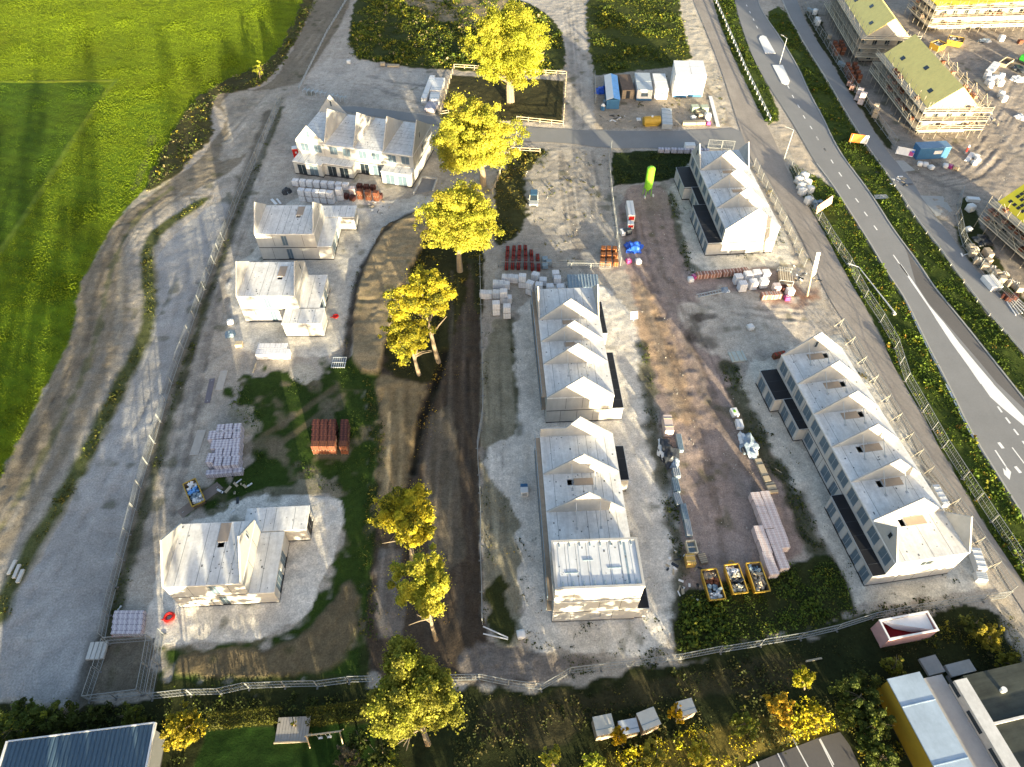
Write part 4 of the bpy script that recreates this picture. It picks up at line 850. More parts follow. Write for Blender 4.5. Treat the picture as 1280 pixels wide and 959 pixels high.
# the flat-roofed works with a yellow side wall
zW = ZM(1020, 764)
H_ = 4.0
p0 = G(*zW(445, 425), H_); p1 = G(*zW(720, 940), H_); q0 = G(*zW(600, 380), H_)
ay = (p0-p1).normalized(); ax = Vector((ay.y, -ay.x, 0)); rot = math.atan2(ax.y, ax.x); Lb = (p0-p1).length+14; o = (p0-ay*Lb)
t = thing('workshop', 'flat-roofed workshop with a yellow side wall, pale walkway and three dark roof bays', 'workshop', (o.x, o.y, 0), rot)
w1 = 3.6
shell(t, 0, w1, 0, Lb, 0, 1, {'left': [(0, Lb*.36, 1.4, 3.2, .8, M_glass)]}, wm=mat('yellow_cladding', (.36, .235, .02), noise=.1, scale=.8), joints=False, fh=H_-.05)
mb = MB(); mb.b2((-.12,-.1,H_-.05),(w1+.05,Lb+.12,H_+.12))
for k in range(4): mb.b2((-.13, Lb*(k+.5)/4, H_+.12), (w1+.05, Lb*(k+.5)/4+.08, H_+.17))
mb.build('metal_roof', mat('blue_grey_metal_roof', (.32, .40, .50), rough=.5, noise=.2, scale=.3, streak=(.4, .1, 1, .12)), t)
MB().b2((w1+.06, 0, 0), (w1+3.2, Lb-.3, 2.6)).build('walkway', mat('walkway_slabs', (.36, .36, .37), noise=.15, scale=.5), t)
mb = MB(); mb.b2((w1+3.25, 0, 2.0), (w1+4.7, Lb-1.4, 3.9)); mb.build('white_fascia', M_fascia, t)
for k in range(6): MB().b2((w1+3.21, 1.2+k*3.6, 2.9), (w1+3.24, 3.4+k*3.6, 3.5)).build('strip_window', M_glass, t)
for k in range(4):
    y1 = Lb-1.0-k*5.1; y0 = y1-4.7
    MB().b2((w1+4.95, y0, 0), (w1+17, y1, 3.1)).build('dark_roof_bay', mat('bay_roof', (.045, .05, .042), rough=.5, noise=.35, scale=.4, streak=(.25, 1.6, 1, .3)), t)
    MB().b2((w1+4.95, y0-.32, 0), (w1+17, y0-.08, 3.35)).build('white_beam', M_fascia, t)
MB().cone((w1+8, Lb-3.2, 3.1), (w1+8, Lb-3.2, 3.7), .22, .3, 12).build('roof_vent', M_white, t)
# ------------------------------------------------------------------ vegetation
def quads(C, S_, Nn, cols, r, aspect=.8):
    """leaf-sized quads at C (n,3) with size S_ (n) and normals Nn (n,3)"""
    n = len(C); Nn = Nn/(np.linalg.norm(Nn, axis=1, keepdims=True)+1e-9); a = r.normal(size=(n, 3))
    U = np.cross(Nn, a); U /= np.linalg.norm(U, axis=1, keepdims=True)+1e-9; V_ = np.cross(Nn, U)
    u, v = U*S_[:, None]*.5, V_*S_[:, None]*.5*aspect
    fold = Nn*S_[:, None]*.18
    P = np.stack([C-u*1.1, C-v+fold*0, C+u*1.1, C+v], 1)+np.stack([-fold, fold, -fold, fold], 1)*.5
    return P.reshape(-1, 3), np.arange(n*4).reshape(n, 4), np.repeat(cols, 4, 0)
def crown_pts(R, rv, zc, nb, n, r, flat=.85, fill=.5):
    """leaf positions on many overlapping clumps spread through an ellipsoid"""
    b = r.normal(size=(nb, 3)); b /= np.linalg.norm(b, axis=1, keepdims=True); rad = r.uniform(.15, 1, nb)**.45
    rb = R*r.uniform(.07, .19, nb)*(1.2-.4*rad)
    # lopsided outline
    lob = 1+.20*np.sin(3*np.arctan2(b[:, 1], b[:, 0])+r.uniform(0, 6))+.15*np.sin(5*np.arctan2(b[:, 1], b[:, 0])+r.uniform(0, 6))
    bc = b*rad[:, None]*np.array([R, R, rv])*.86*lob[:, None]; bc[:, 2] = np.maximum(bc[:, 2], -rv*flat)
    k = r.choice(nb, n, p=rb**2/np.sum(rb**2)); d = r.normal(size=(n, 3)); d /= np.linalg.norm(d, axis=1, keepdims=True); d[:, 2] = np.where(d[:, 2] < -.2, -d[:, 2], d[:, 2])
    rr = r.uniform(fill, 1.12, n)**.5
    P = bc[k]+d*(rb[k]*rr)[:, None]
    st = r.random(n) < .15; P[st] += r.normal(size=(st.sum(), 3))*(rb[k][st]*.5)[:, None]; P[:, 2] += zc
    N_ = d*.8+r.normal(size=(n, 3))*.65+np.array([0, 0, .35])
    return P, N_, k
def leaf_cols(base, k, nb, r, var=.45, alt=None, alt_p=.2):
    c = np.tile(np.array(base), (len(k), 1)); cl = 1+var*(r.random(nb)-.5)*2
    c = c*cl[k][:, None]*(1+.2*(r.random(len(k))-.5))[:, None]
    if alt is not None:
        m = (r.random(nb) < alt_p)[k] & (r.random(len(k)) < .7); c[m] = np.array(alt)*(1+.3*(r.random(m.sum())-.5))[:, None]
    return np.clip(c, .003, .8)
def tree(label, base, crown, rpx, col, name='broadleaf_tree', rvf=.8, nb=70, n=9000, leaf=.42, trunk=.05, alt=None, lean=True, seed=0, group=None, z=None, cat='tree', multi=1, alt_p=.38):
    r = np.random.default_rng(seed+100); p = G(*base)
    zc = z if z else lookup_h(base[0], base[1], crown[1]); q = G(crown[0], crown[1], zc)
    depth = q.y*math.cos(PITCH)-(zc-CAMH)*math.sin(PITCH); R = rpx*depth/FPX; rv = min(R*rvf, zc*.8)
    t = thing(name, label, cat, p, 0, group); off = Vector((q.x-p.x, q.y-p.y, 0))
    P, N_, k = crown_pts(R, rv, zc, nb, n, r); P[:, :2] += np.array(off[:2])
    V, Q, C = quads(P, leaf*r.uniform(.6, 1.3, n), N_, leaf_cols(col, k, nb, r, alt=alt, alt_p=alt_p), r)
    put('crown', fast_mesh('crown', V, Q, M_leaf, C), t)
    mb = MB(); h = zc+rv*.3; r0 = max(.12, R*trunk*1.6); rd = random.Random(seed)
    for m in range(multi):
        pts = [Vector((m*.9*R*.06, 0, -.2))]+[off*f+Vector((rd.uniform(-1, 1)*R*.03+m*R*.1*f, rd.uniform(-1, 1)*R*.03, h*f)) for f in (.25, .5, .75, 1)]
        for i in range(4): mb.cone(pts[i], pts[i+1], r0*(1-.22*i)/(1+.25*m), r0*(1-.22*(i+1))/(1+.25*m), 8, caps=False)
        for j in range(9):
            f = rd.uniform(.3, .85); s = pts[0].lerp(pts[4], f); s = pts[int(f*4)].lerp(pts[min(4, int(f*4)+1)], f*4-int(f*4)); a = rd.uniform(0, 6.28); L = R*rd.uniform(.5, .85)
            e = s+Vector((math.cos(a)*L, math.sin(a)*L, L*rd.uniform(.25, .8))); mid = s.lerp(e, .5)+Vector((0, 0, L*.08))
            mb.cone(s, mid, r0*.42, r0*.25, 6, caps=False); mb.cone(mid, e, r0*.25, r0*.07, 6, caps=False)
    mb.build('trunk', M_bark, t)
    return t
YEL = (.45, .42, .05); YG = (.30, .32, .035); OLV = (.13, .14, .02); GRN = (.075, .10, .018); DKG = (.035, .055, .012); GOLD = (.46, .31, .03)
tree('tall spreading yellow-green oak with a forked trunk inside the fenced paddock', (637, 128), (637, 60), 58, (.36, .375, .035), rvf=.85, nb=330, n=85000, leaf=.29, seed=1, alt=YEL, multi=2)
tree('wide yellow tree beside the cross road, its crown over the site fence', (604, 232), (594, 172), 57, YEL, rvf=.8, nb=330, n=80000, leaf=.28, seed=2, alt=YG)
tree('bright yellow tree above the start of the dark soil strip', (575, 340), (573, 275), 54, YEL, rvf=.75, nb=290, n=65000, leaf=.25, seed=3, alt=YG)
tree('thin yellow tree with a flat layered crown behind the leaning one', (548, 452), (527, 370), 46, (.42, .37, .03), rvf=.62, nb=110, n=30000, leaf=.21, seed=4, alt=OLV)
tree('leaning yellow-green tree with its pale trunk showing', (524, 469), (507, 420), 38, (.38, .34, .03), rvf=.7, nb=100, n=25000, leaf=.20, seed=5, alt=OLV)
tree('bushy golden tree at the head of the lower clump on the soil strip', (515, 700), (508, 642), 45, (.45, .39, .03), rvf=.9, nb=150, n=36000, leaf=.20, seed=6, alt=OLV, alt_p=.35)
tree('small bright yellow tree between the golden bushy one and the large olive one', (545, 800), (527, 727), 43, YEL, rvf=.85, nb=140, n=32000, leaf=.19, seed=7, alt=YG)
tree('large olive-green tree standing over the bottom fence line', (535, 930), (514, 868), 62, (.25, .25, .035), rvf=.75, nb=290, n=65000, leaf=.20, seed=8, alt=YG, alt_p=.25)
tree('round yellow-leaved shrub tree beside the clipped hedge and the corrugated shed', (235, 925), (229, 912), 30, (.33, .27, .022), name='shrub_tree', rvf=.8, nb=60, n=8000, leaf=.24, seed=9, cat='shrub')
tree('small lone yellow shrub at the field corner of the dirt track', (326, 102), (323, 87), 9, YG, name='shrub', rvf=1.3, nb=20, n=900, leaf=.30, seed=10, cat='shrub')
tree('small round orange-yellow tree between the second and third pale sheds', (775, 930), (773, 920), 13.5, (.52, .33, .012), name='round_tree', rvf=.9, nb=30, n=3000, leaf=.19, seed=11, cat='tree')
tree('small round orange-yellow tree in front of the last pale shed', (846, 902), (845, 891), 11.5, (.52, .33, .012), name='round_tree', rvf=.9, nb=30, n=2600, leaf=.19, seed=12, cat='tree')
tree('yellow-green sapling standing apart below the long curved fence', (1006, 862), (1004, 848), 17, (.36, .33, .02), name='sapling', rvf=.8, nb=34, n=2600, leaf=.22, seed=13, cat='tree')
tree('yellow bush at the picture edge below the dark meadow', (692, 958), (690, 948), 17, YEL, name='bush', rvf=.8, nb=30, n=2400, leaf=.22, seed=14, cat='bush')
BU = [((740,955),16,YG,'olive-yellow bush next to the yellow one below the meadow'), ((875,945),20,(.36,.30,.03),'straw-yellow bush at the edge of the car park verge'), ((820,948),22,(.24,.21,.03),'broad olive bush under the pale sheds'),
      ((930,905),20,OLV,'olive bush between the last pale shed and the car park'), ((975,885),22,GOLD,'golden bush above the corner of the car park'), ((1020,893),17,(.35,.30,.02),'yellow-green bush beside the golden one by the car park'),
      ((1075,868),34,(.07,.09,.018),'largest dark green bush near the yellow workshop wall'), ((1092,905),26,(.085,.105,.02),'dark green bush against the yellow workshop wall'), ((1062,895),18,(.10,.12,.02),'mid green bush between the car park and the largest dark bush'),
      ((1100,945),26,(.07,.09,.016),'dark bush at the picture edge under the workshop wall'), ((1085,925),18,(.09,.12,.02),'small green bush between two dark ones by the workshop'), ((1118,833),16,(.15,.14,.02),'low yellow-tipped bush between the pink container and the workshop'),
      ((1235,795),20,(.20,.17,.02),'yellow-tipped bush near the service road below the curved fence'), ((1262,830),16,(.16,.15,.02),'small olive bush beside the dark roof bays'), ((1215,780),15,(.09,.10,.02),'dark low bush beyond the pink container'),
      ((25,905),34,(.055,.08,.014),'broad dark green bush behind the corrugated shed at the edge'), ((80,895),24,(.06,.08,.015),'dark bush at the lower end of the gravel road'), ((165,893),16,(.10,.12,.02),'green bush between the small enclosure and the shed roof'), ((120,893),17,(.05,.065,.013),'low dark bush below the small enclosure'),
      ((480,950),28,(.05,.065,.013),'dark shrub beneath the large olive tree'), ((450,925),18,(.055,.075,.015),'small dark shrub beside the garden platform hedge'), ((435,948),18,(.12,.10,.06),'bare brownish shrub on the lawn edge')]
for i, (c, rp, col, lb) in enumerate(BU):
    tree(lb, (c[0], c[1]+rp*.25), c, rp, tuple(q*1.3 for q in col), name='bush', rvf=.75, nb=34+rp, n=int(1400+rp*rp*4.5), leaf=.22, seed=30+i, cat='bush', alt=(YG if i % 2 else None), alt_p=.12, trunk=.02, z=1.5+rp*.02)
# clipped hedges
def hedge(label, a, b, wd, ht, seed):
    r = np.random.default_rng(seed); p, q = G(*a, .0), G(*b, .0); L = (q-p).length; ax = np.array((q-p)/L); ay = np.array([-ax[1], ax[0], 0])
    n = int(L*wd*ht*110); f = r.random((n, 3)); 
    face = r.integers(0, 4, n); f[:, 2] = np.where(face < 2, 1-np.abs(r.normal(0, .05, n)), f[:, 2]); f[:, 1] = np.where(face == 2, np.abs(r.normal(0, .06, n)), np.where(face == 3, 1-np.abs(r.normal(0, .06, n)), f[:, 1]))
    C = np.array(p)+ax*(f[:, :1]*L)+ay*((f[:, 1:2]-.5)*wd)+np.array([0, 0, 1])*f[:, 2:]*ht
    C += np.array([0,0,1])*(.08*vnoise(C[:, 0], C[:, 1], .8, 5))[:, None]
    V, Q, K = quads(C-np.array(p), .17*r.uniform(.6, 1.3, n), r.normal(size=(n, 3))*.6+np.array([0, 0, .5]), np.array((.085, .09, .014))*r.uniform(.6, 1.4, (n, 1)), r)
    t = tag(put('hedge', fast_mesh('hedge', V, Q, M_leaf, K), None, p), label, 'hedge')
hedge('clipped hedge between the round shrub tree and the wooden platform', (262, 905), (353, 896), 1.5, 1.6, 71)
hedge('clipped hedge between the wooden platform and the large olive tree', (386, 900), (470, 888), 1.7, 1.6, 72)

def scatter(name, polys, dens, h, leaf, pal, gap=-.3, k=5, spread=.3, seed=0, nsc=3.0, kind='stuff', wts=None, avoid=(), br=1.15, upz=.45):
    r = np.random.default_rng(seed+500); out = []
    for poly in polys:
        P = W2(poly); px, py = zip(*P); A = (max(px)-min(px))*(max(py)-min(py)); n = int(A*dens)
        X_ = r.uniform(min(px), max(px), n); Y_ = r.uniform(min(py), max(py), n); sd = inpoly_sd(X_, Y_, P); g = fbm(X_, Y_, nsc, seed+3, 2)
        ok = (sd > .15+.35*vnoise(X_, Y_, 1.1, seed)) & (g > gap+r.normal(0, .1, n))
        for av in avoid: ok &= inpoly_sd(X_, Y_, av) < -.25
        out.append(np.stack([X_[ok], Y_[ok], np.clip(.55+g[ok], .25, 1.3)], 1))
    T = np.concatenate(out); n = len(T)*k; I = np.repeat(np.arange(len(T)), k)
    hh = r.uniform(*h, len(T))*T[:, 2]; C = np.zeros((n, 3)); C[:, :2] = T[I, :2]+r.normal(0, spread*.6, (n, 2)); C[:, 2] = hh[I]*r.uniform(.1, 1, n)
    pal = np.array(pal); zone = fbm(T[:, 0], T[:, 1], nsc*2.2, seed+9, 2)
    pi = r.choice(len(pal), len(T), p=wts); cl = br*pal[pi]*(1+.35*zone)[:, None]*r.uniform(*((.7, 1.3) if upz else (.9, 1.1)), (len(T), 1))
    V, Q, K = quads(C, leaf*r.uniform(.5, 1.4, n)*np.clip(T[I, 2], .6, 1.2), r.normal(size=(n, 3))*.7*np.array([1, 1, 1 if upz else .35])+np.array([0, 0, upz]), np.clip(cl[I]*r.uniform(.8, 1.2, (n, 1)), .003, .8), r)
    return tag(put(name, fast_mesh(name, V, Q, M_weed, K)), kind=kind)
RW = [W2(p) for p in ROADS.values()]
PV = [(.055,.095,.012), (.085,.135,.014), (.12,.165,.016), (.21,.21,.02), (.34,.20,.03)]
SRV_R2 = [p for p in SRV_R if p[1] > 205]; ML2 = [p for p in MAIN_L if p[1] > 215]
scatter('undergrowth', [[(987,203)]+SRV_R2+[(1345,760)]+ML2[::-1]], 5.5, (.2, .65), .34, PV, seed=1, wts=[.34,.32,.22,.09,.03], avoid=RW, k=5, br=1.0)
scatter('undergrowth', [[p for p in SRV_R if p[1] < 155]+[(962,158),(976,150)]+[p for p in MAIN_L[::-1] if p[1] < 130]], 4.0, (.15, .5), .36, PV, seed=2, wts=[.42,.34,.18,.05,.01], avoid=RW, br=.7)
scatter('undergrowth', [MAIN_R[2:]+[(1345,520)]+CYC_L[1:][::-1]], 4.5, (.15, .5), .36, PV, seed=3, wts=[.44,.34,.16,.05,.01], avoid=RW, br=.75)
scatter('undergrowth', [[(852,748),(882,737),(1000,702),(1040,694),(1062,740),(1067,774),(900,811),(848,818),(843,780)]], 6, (.5, 1.25), .34, [(.05,.08,.013),(.08,.12,.016),(.11,.15,.018),(.18,.18,.02)], seed=4, wts=[.4,.34,.2,.06], br=1.1, k=8, spread=.45, gap=-.45)
scatter('grass', [[(565,862),(678,872),(850,834),(1100,783),(1255,760),(1330,840),(1330,1000),(565,1000)]], 3.6, (.1, .5), .26, [(.035,.045,.013),(.055,.065,.016),(.09,.08,.03),(.12,.11,.03)], seed=5, wts=[.42,.3,.18,.1], avoid=RW, gap=-.1, k=5)
scatter('grass', [[(-70,894),(0,878),(60,884),(98,893),(112,882),(300,872),(460,864),(568,862),(568,905),(262,905),(200,1000),(-70,1000)]], 4.5, (.2, .8), .28, [(.03,.045,.010),(.045,.062,.013),(.07,.085,.016)], seed=6, k=6, gap=-.2)
scatter('undergrowth', [[(695,975),(760,940),(900,902),(1010,872),(1042,898),(1048,912),(1020,921),(960,944),(905,964),(890,990)]], 7, (.2, .9), .26, [(.36,.33,.022),(.6,.52,.025),(.18,.2,.018),(.8,.62,.03)], seed=7, k=6, gap=-.25, avoid=RW)
scatter('undergrowth', [[(1130,800),(1200,772),(1250,765),(1275,800),(1300,850),(1262,860),(1240,815),(1190,815)], [(1040,860),(1100,840),(1115,870),(1130,960),(1080,960),(1066,930),(1050,905)]], 6, (.3, .9), .26, [(.06,.075,.012),(.11,.11,.016),(.24,.20,.02)], seed=8, k=6, gap=-.3, avoid=RW)
scatter('undergrowth', [[(455,-60),(448,0),(432,70),(500,82),(560,86),(706,95),(706,60),(698,36),(675,14),(640,0),(600,-60)]], 2.6, (.3, 1.1), .5, [(.055,.085,.014),(.085,.12,.016),(.18,.20,.022),(.36,.32,.03),(.42,.34,.18)], br=.9, seed=9, k=7, spread=.5, wts=[.36,.3,.2,.09,.05], gap=-.25, nsc=5, avoid=RW)
scatter('undergrowth', [[(735,-60),(842,-60),(856,40),(864,70),(845,82),(744,92),(735,30)]], 2.8, (.25, .9), .45, [(.055,.085,.014),(.085,.12,.016),(.16,.18,.022),(.28,.26,.025)], br=.9, seed=10, wts=[.38,.32,.22,.08], k=6, spread=.4, gap=-.3, nsc=5, avoid=RW)
scatter('rough_weeds', [[(408,-60),(398,0),(354,84),(322,110),(272,120),(262,148),(270,162),(235,205),(205,225),(180,244),(192,215),(215,165),(235,135),(268,106),(316,86),(345,74),(382,0),(385,-60)]], 2.6, (.2, .9), .42, [(.05,.07,.015),(.085,.11,.02),(.20,.17,.08),(.30,.25,.03)], seed=11, wts=[.4,.38,.14,.08], k=6, gap=-.4, br=1.25)
LAWN = [(287,489),(310,472),(345,460),(372,464),(395,477),(410,457),(440,450),(466,470),(472,560),(468,640),(463,720),(455,800),(452,850),(385,860),(300,864),(217,866),(206,832),(214,812),(290,814),(346,802),(392,774),(416,722),(434,692),(434,615),(380,610),(330,616),(290,638),(244,643),(240,622),(262,610),(300,594),(322,547),(302,522),(282,506)]
scatter('grass', [LAWN], 4.0, (.05, .28), .2, [(.035,.065,.010),(.055,.09,.012),(.085,.12,.016)], br=1.0, seed=12, gap=.02, k=4, avoid=[W2([(215,812),(300,813),(362,801),(402,773),(425,733),(442,723),(452,765),(440,812),(405,844),(330,850),(222,852)]), W2([(324,552),(418,478),(436,494),(345,568)])])
scatter('grass', [[(620,225),(642,187),(688,188),(664,206),(651,232),(658,262),(648,290),(627,310),(613,300)], [(550,250),(562,250),(602,264),(604,335),(600,393),(597,393),(592,330),(562,280)]], 3.5, (.15, .6), .34, [(.05,.06,.018),(.09,.09,.02),(.18,.15,.03)], seed=13, k=5)
scatter('grass', [[(767,192),(825,190),(868,192),(865,210),(833,224),(808,227),(767,231)]], 3.5, (.1, .4), .3, [(.03,.045,.012),(.045,.065,.014)], seed=14, k=5, gap=-.5)
scatter('grass', [[(480,325),(500,300),(545,280),(590,266),(583,340),(574,400),(548,465),(541,478),(482,468),(489,420),(512,345)]], 3.0, (.1, .5), .28, [(.05,.055,.016),(.10,.09,.02),(.22,.17,.02)], seed=15, k=5, gap=0)
def band(pts, wd):
    P = [Vector((p[0], p[1], 0)) for p in W2(pts)]; L, Rr = [], []
    for i, p in enumerate(P):
        d = (P[min(i+1, len(P)-1)]-P[max(i-1, 0)]).normalized(); n = Vector((-d.y, d.x, 0))*wd/2; L.append(p+n); Rr.append(p-n)
    return L+Rr[::-1]
def scatter_band(name, lines, wd, *a, **k):
    global W2
    keep = W2; polys = [[(q.x, q.y) for q in band(l, wd)] for l in lines]; W2 = lambda p: p
    try: return scatter(name, polys, *a, **k)
    finally: W2 = keep
scatter_band('rough_weeds', [[(255,250),(225,270),(197,288),(184,310),(184,345),(189,380),(186,410),(165,455),(140,505),(100,585),(62,650),(30,700),(5,745),(0,770)]], 2.0, 5, (.1, .45), .28, [(.05,.065,.014),(.08,.095,.018),(.14,.13,.03)], seed=16, k=5, gap=-.25)
scatter_band('rough_weeds', [[(352,135),(300,262),(268,355),(225,480),(180,640),(150,745),(140,790)]], 1.3, 4, (.1, .4), .25, [(.04,.05,.014),(.06,.075,.018)], seed=17, k=4, gap=-.1)
scatter_band('rough_weeds', [[(908,455),(925,500),(955,560),(985,610),(1005,655),(1030,705),(1055,745)]], 2.6, 6, (.1, .5), .25, [(.03,.045,.011),(.055,.07,.015)], seed=18, k=5, gap=-.15)
scatter_band('rough_weeds', [[(803,430),(815,530),(825,585),(838,640),(850,690),(848,760)], [(838,240),(850,300),(864,342),(920,346)]], 1.8, 5, (.1, .5), .26, [(.035,.05,.012),(.06,.075,.016)], seed=19, k=5, gap=-.05)
scatter_band('rough_weeds', [[(640,400),(646,480),(650,540)], [(608,410),(606,560),(606,640),(606,780)]], 1.0, 5, (.1, .35), .2, [(.035,.05,.012),(.10,.09,.02)], seed=20, k=4, gap=0)
scatter_band('rough_weeds', [[(548,256),(510,264),(472,298),(447,340),(436,390),(430,444)]], 1.2, 3, (.05, .3), .2, [(.04,.05,.014),(.07,.075,.02)], seed=21, k=4, gap=.05)
scatter_band('rough_weeds', [[(465,470),(472,560),(468,640),(462,740),(456,800)]], 2.5, 4.5, (.1, .45), .24, [(.03,.05,.01),(.05,.07,.013),(.13,.12,.02)], seed=22, k=5, gap=-.1)
scatter_band('rough_weeds', [[(700,835),(760,828),(850,815)], [(690,190),(660,215)], [(1075,775),(1230,745)]], 2.4, 5, (.15, .6), .25, [(.03,.045,.012),(.055,.065,.015)], seed=23, k=5, gap=-.05)
scatter_band('rough_weeds', [[(960,235),(985,290),(1010,330)], [(1050,418),(1130,560),(1235,725)]], 1.6, 4, (.1, .5), .26, [(.07,.075,.016),(.16,.13,.02),(.26,.18,.03)], seed=24, k=5, gap=0)
scatter('rough_weeds', [[(835,240),(868,207),(985,292),(985,330),(865,342),(850,300)], [(925,465),(980,442),(1040,418),(1230,730),(1075,758),(1058,733),(1020,650),(955,545)], [(645,640),(840,700),(844,808),(700,813),(656,814)], [(606,560),(650,545),(650,700),(606,780)]], .9, (.06, .35), .22, [(.03,.045,.012),(.055,.065,.018)], seed=25, k=6, spread=.3, gap=.16, nsc=2.5,
        avoid=[W2([(690,778),(808,772),(785,520),(680,527)]), W2([(1083,733),(1184,714),(1160,640),(985,420),(940,470)])])
scatter('rough_weeds', [[(768,95),(905,95),(915,158),(745,162)], [(885,75),(905,120),(912,155),(902,158)], [(640,190),(765,192),(780,338),(690,345)]], .5, (.06, .3), .3, [(.05,.06,.018),(.10,.09,.03)], seed=26, k=5, gap=.15, nsc=2.5)

# grit, stones and scraps lying about on the bare ground
scatter('gravel', [[(635,400),(668,360),(790,385),(815,560),(844,808),(656,814)], [(920,464),(1040,416),(1232,730),(1075,760)], [(836,238),(868,205),(985,292),(985,330),(865,342)], [(205,806),(155,798),(200,690),(290,630),(425,625),(420,690),(340,795)], [(770,240),(835,230),(865,340),(985,335),(1012,400),(905,455),(1010,690),(880,735),(803,420)], [(335,300),(470,260),(545,245),(440,400),(300,430)], [(640,185),(765,190),(778,338),(640,345)], [(345,140),(300,270),(190,690),(150,760),(270,340)], [(1110,200),(1280,60),(1280,230),(1200,240)]],
        .55, (.02, .08), .16, [(.55,.54,.52),(.30,.28,.26),(.10,.09,.08),(.38,.33,.28)], seed=40, k=3, spread=.5, gap=-.05, nsc=2.0, br=1.0, wts=[.3,.2,.35,.15], avoid=RW)
# the crop: short upright blades all over the field
CROP = W2([(-300,104),(60,104),(138,102),(112,140),(78,190),(45,245),(0,310),(-60,400),(-300,420)])
scatter('grass', [[(-120,-45),(403,-50),(396,0),(362,50),(337,84),(298,93),(260,116),(223,148),(203,204),(178,239),(148,267),(116,324),(98,361),(90,420),(68,459),(43,509),(13,574),(-20,635),(-140,780),(-200,500)]], 15, (.06, .20), .24, [(.135,.20,.008),(.145,.205,.008),(.125,.19,.008)], seed=50, k=2, spread=.35, gap=-.7, nsc=7, br=1.0, upz=0, avoid=[CROP])
scatter('grass', [[(-90,106),(60,106),(136,104),(111,140),(77,190),(44,245),(0,308),(-60,396)]], 12, (.04, .10), .18, [(.065,.125,.006),(.075,.135,.007)], seed=52, k=2, spread=.35, gap=-.9, nsc=7, br=1.0, upz=0)  # lower-left plot: darker blades, with shade painted into their green
# fallen leaves under the tree row
scatter('fallen_leaves', [[(470,470),(560,440),(585,480),(520,600),(560,780),(480,790)], [(540,340),(600,330),(600,420),(560,440)], [(604,600),(625,610),(640,700),(606,720)], [(600,205),(650,200),(640,250),(612,260)]], 1.6, (.01, .05), .2, [(.42,.30,.03),(.30,.20,.03),(.2,.13,.04)], seed=51, k=3, spread=.6, gap=0, nsc=3, br=1.0)
# unseen tree crowns beyond the lower edge, added to shade the site
def shade_trees(lines, seed, wd=6, n_per=26000):
    r = np.random.default_rng(seed); Vs, Qs, Cs = [], [], []; o = 0
    for x_, y_, h, R, nn in lines:
        P, N_, k = crown_pts(R, h*.42, h*.58, 60, nn, r, flat=1.0); P += np.array([x_, y_, 0])
        V, Q, C = quads(P, .75*r.uniform(.6, 1.3, nn), N_, leaf_cols((.10,.11,.02), k, 60, r), r); Vs.append(V); Qs.append(Q+o); Cs.append(C); o += len(V)
    tag(put('shade_trees', fast_mesh('shade_trees', np.concatenate(Vs), np.concatenate(Qs), M_leaf, np.concatenate(Cs))), kind='stuff')
# ------------------------------------------------------------------ goods, cabins, fences, street furniture
KIND = {}
def kind(key, name, cat, parts): KIND[key] = (name, cat, parts)
def pack_parts(w_, d, h, body, bname='wrapped_blocks', base=.12, bevel=.035, strap=None):
    out = []
    if base:
        mb = MB()
        for k in (-1, 0, 1): mb.box((k*(w_/2-.06), 0, .045), (.1, d, .09))
        for k in range(5): mb.box((0, -d/2+.07+k*(d-.14)/4, .105), (w_, .1, .025))
        out.append(('pallet_base', mb.mesh('pallet_base', M_wooddk)))
    b = MB().box((0, 0, base+(h-base)/2), (w_, d, h-base)); out.append((bname, b.mesh(bname, body, bevel=bevel)))
    if strap:
        mb = MB()
        for k in (-.25, .25):
            mb.box((w_*k, 0, h+.006), (.05, d+.02, .012)); mb.box((w_*k, -d/2-.006, base+(h-base)/2), (.05, .012, h-base)); mb.box((w_*k, d/2+.006, base+(h-base)/2), (.05, .012, h-base))
        out.append(('strap', mb.mesh('strap', strap)))
    return out
kind('block', 'block_pallet', 'pallet', pack_parts(1.2, 1.05, 1.3, M_blocks))
kind('tallblock', 'block_pallet', 'pallet', pack_parts(1.3, 1.15, 1.75, M_blocks))
kind('lowblock', 'block_pallet', 'pallet', pack_parts(1.05, 1.15, 1.25, M_blocks))
kind('lilac', 'wrapped_pallet', 'pallet', pack_parts(1.0, 1.5, 1.75, M_packlil, 'wrapped_pack', strap=M_white))
kind('flatlilac', 'wrapped_pallet', 'pallet', pack_parts(1.15, .78, .95, M_packlil, 'wrapped_pack', strap=M_white))
kind('brick', 'brick_pallet', 'pallet', pack_parts(1.02, .95, .98, M_brick, 'bricks', strap=M_brickdk))
kind('brickdk', 'brick_pallet', 'pallet', pack_parts(1.02, .95, .98, M_brickdk, 'bricks', strap=M_brick))
kind('brickpale', 'brick_pallet', 'pallet', pack_parts(1.05, .95, 1.1, M_brickpale, 'bricks', strap=M_white))
kind('pink', 'wrapped_pallet', 'pallet', pack_parts(1.22, 1.05, 1.35, M_packpink, 'wrapped_pack', strap=M_white))
kind('tile', 'tile_pallet', 'pallet', pack_parts(.62, 1.05, 1.0, M_brickdk, 'roof_tiles', base=.1, strap=M_red))
kind('clay', 'tile_pallet', 'pallet', pack_parts(.8, 1.0, 1.0, lined('orange_clay_tiles', (.42, .16, .05), (.10, .035, .015), .4, .3, .05), 'roof_tiles', base=.1, strap=M_brickdk))
kind('grey', 'grey_pallet', 'pallet', pack_parts(.95, .95, .8, M_bluegrey, 'wrapped_pack'))
kind('tanpack', 'sack_pallet', 'pallet', pack_parts(1.1, 1.05, 1.1, M_tan, 'sacks', bevel=.12))
kind('wood', 'timber_crate', 'crate', pack_parts(1.1, .9, .8, M_wood, 'crate_body'))
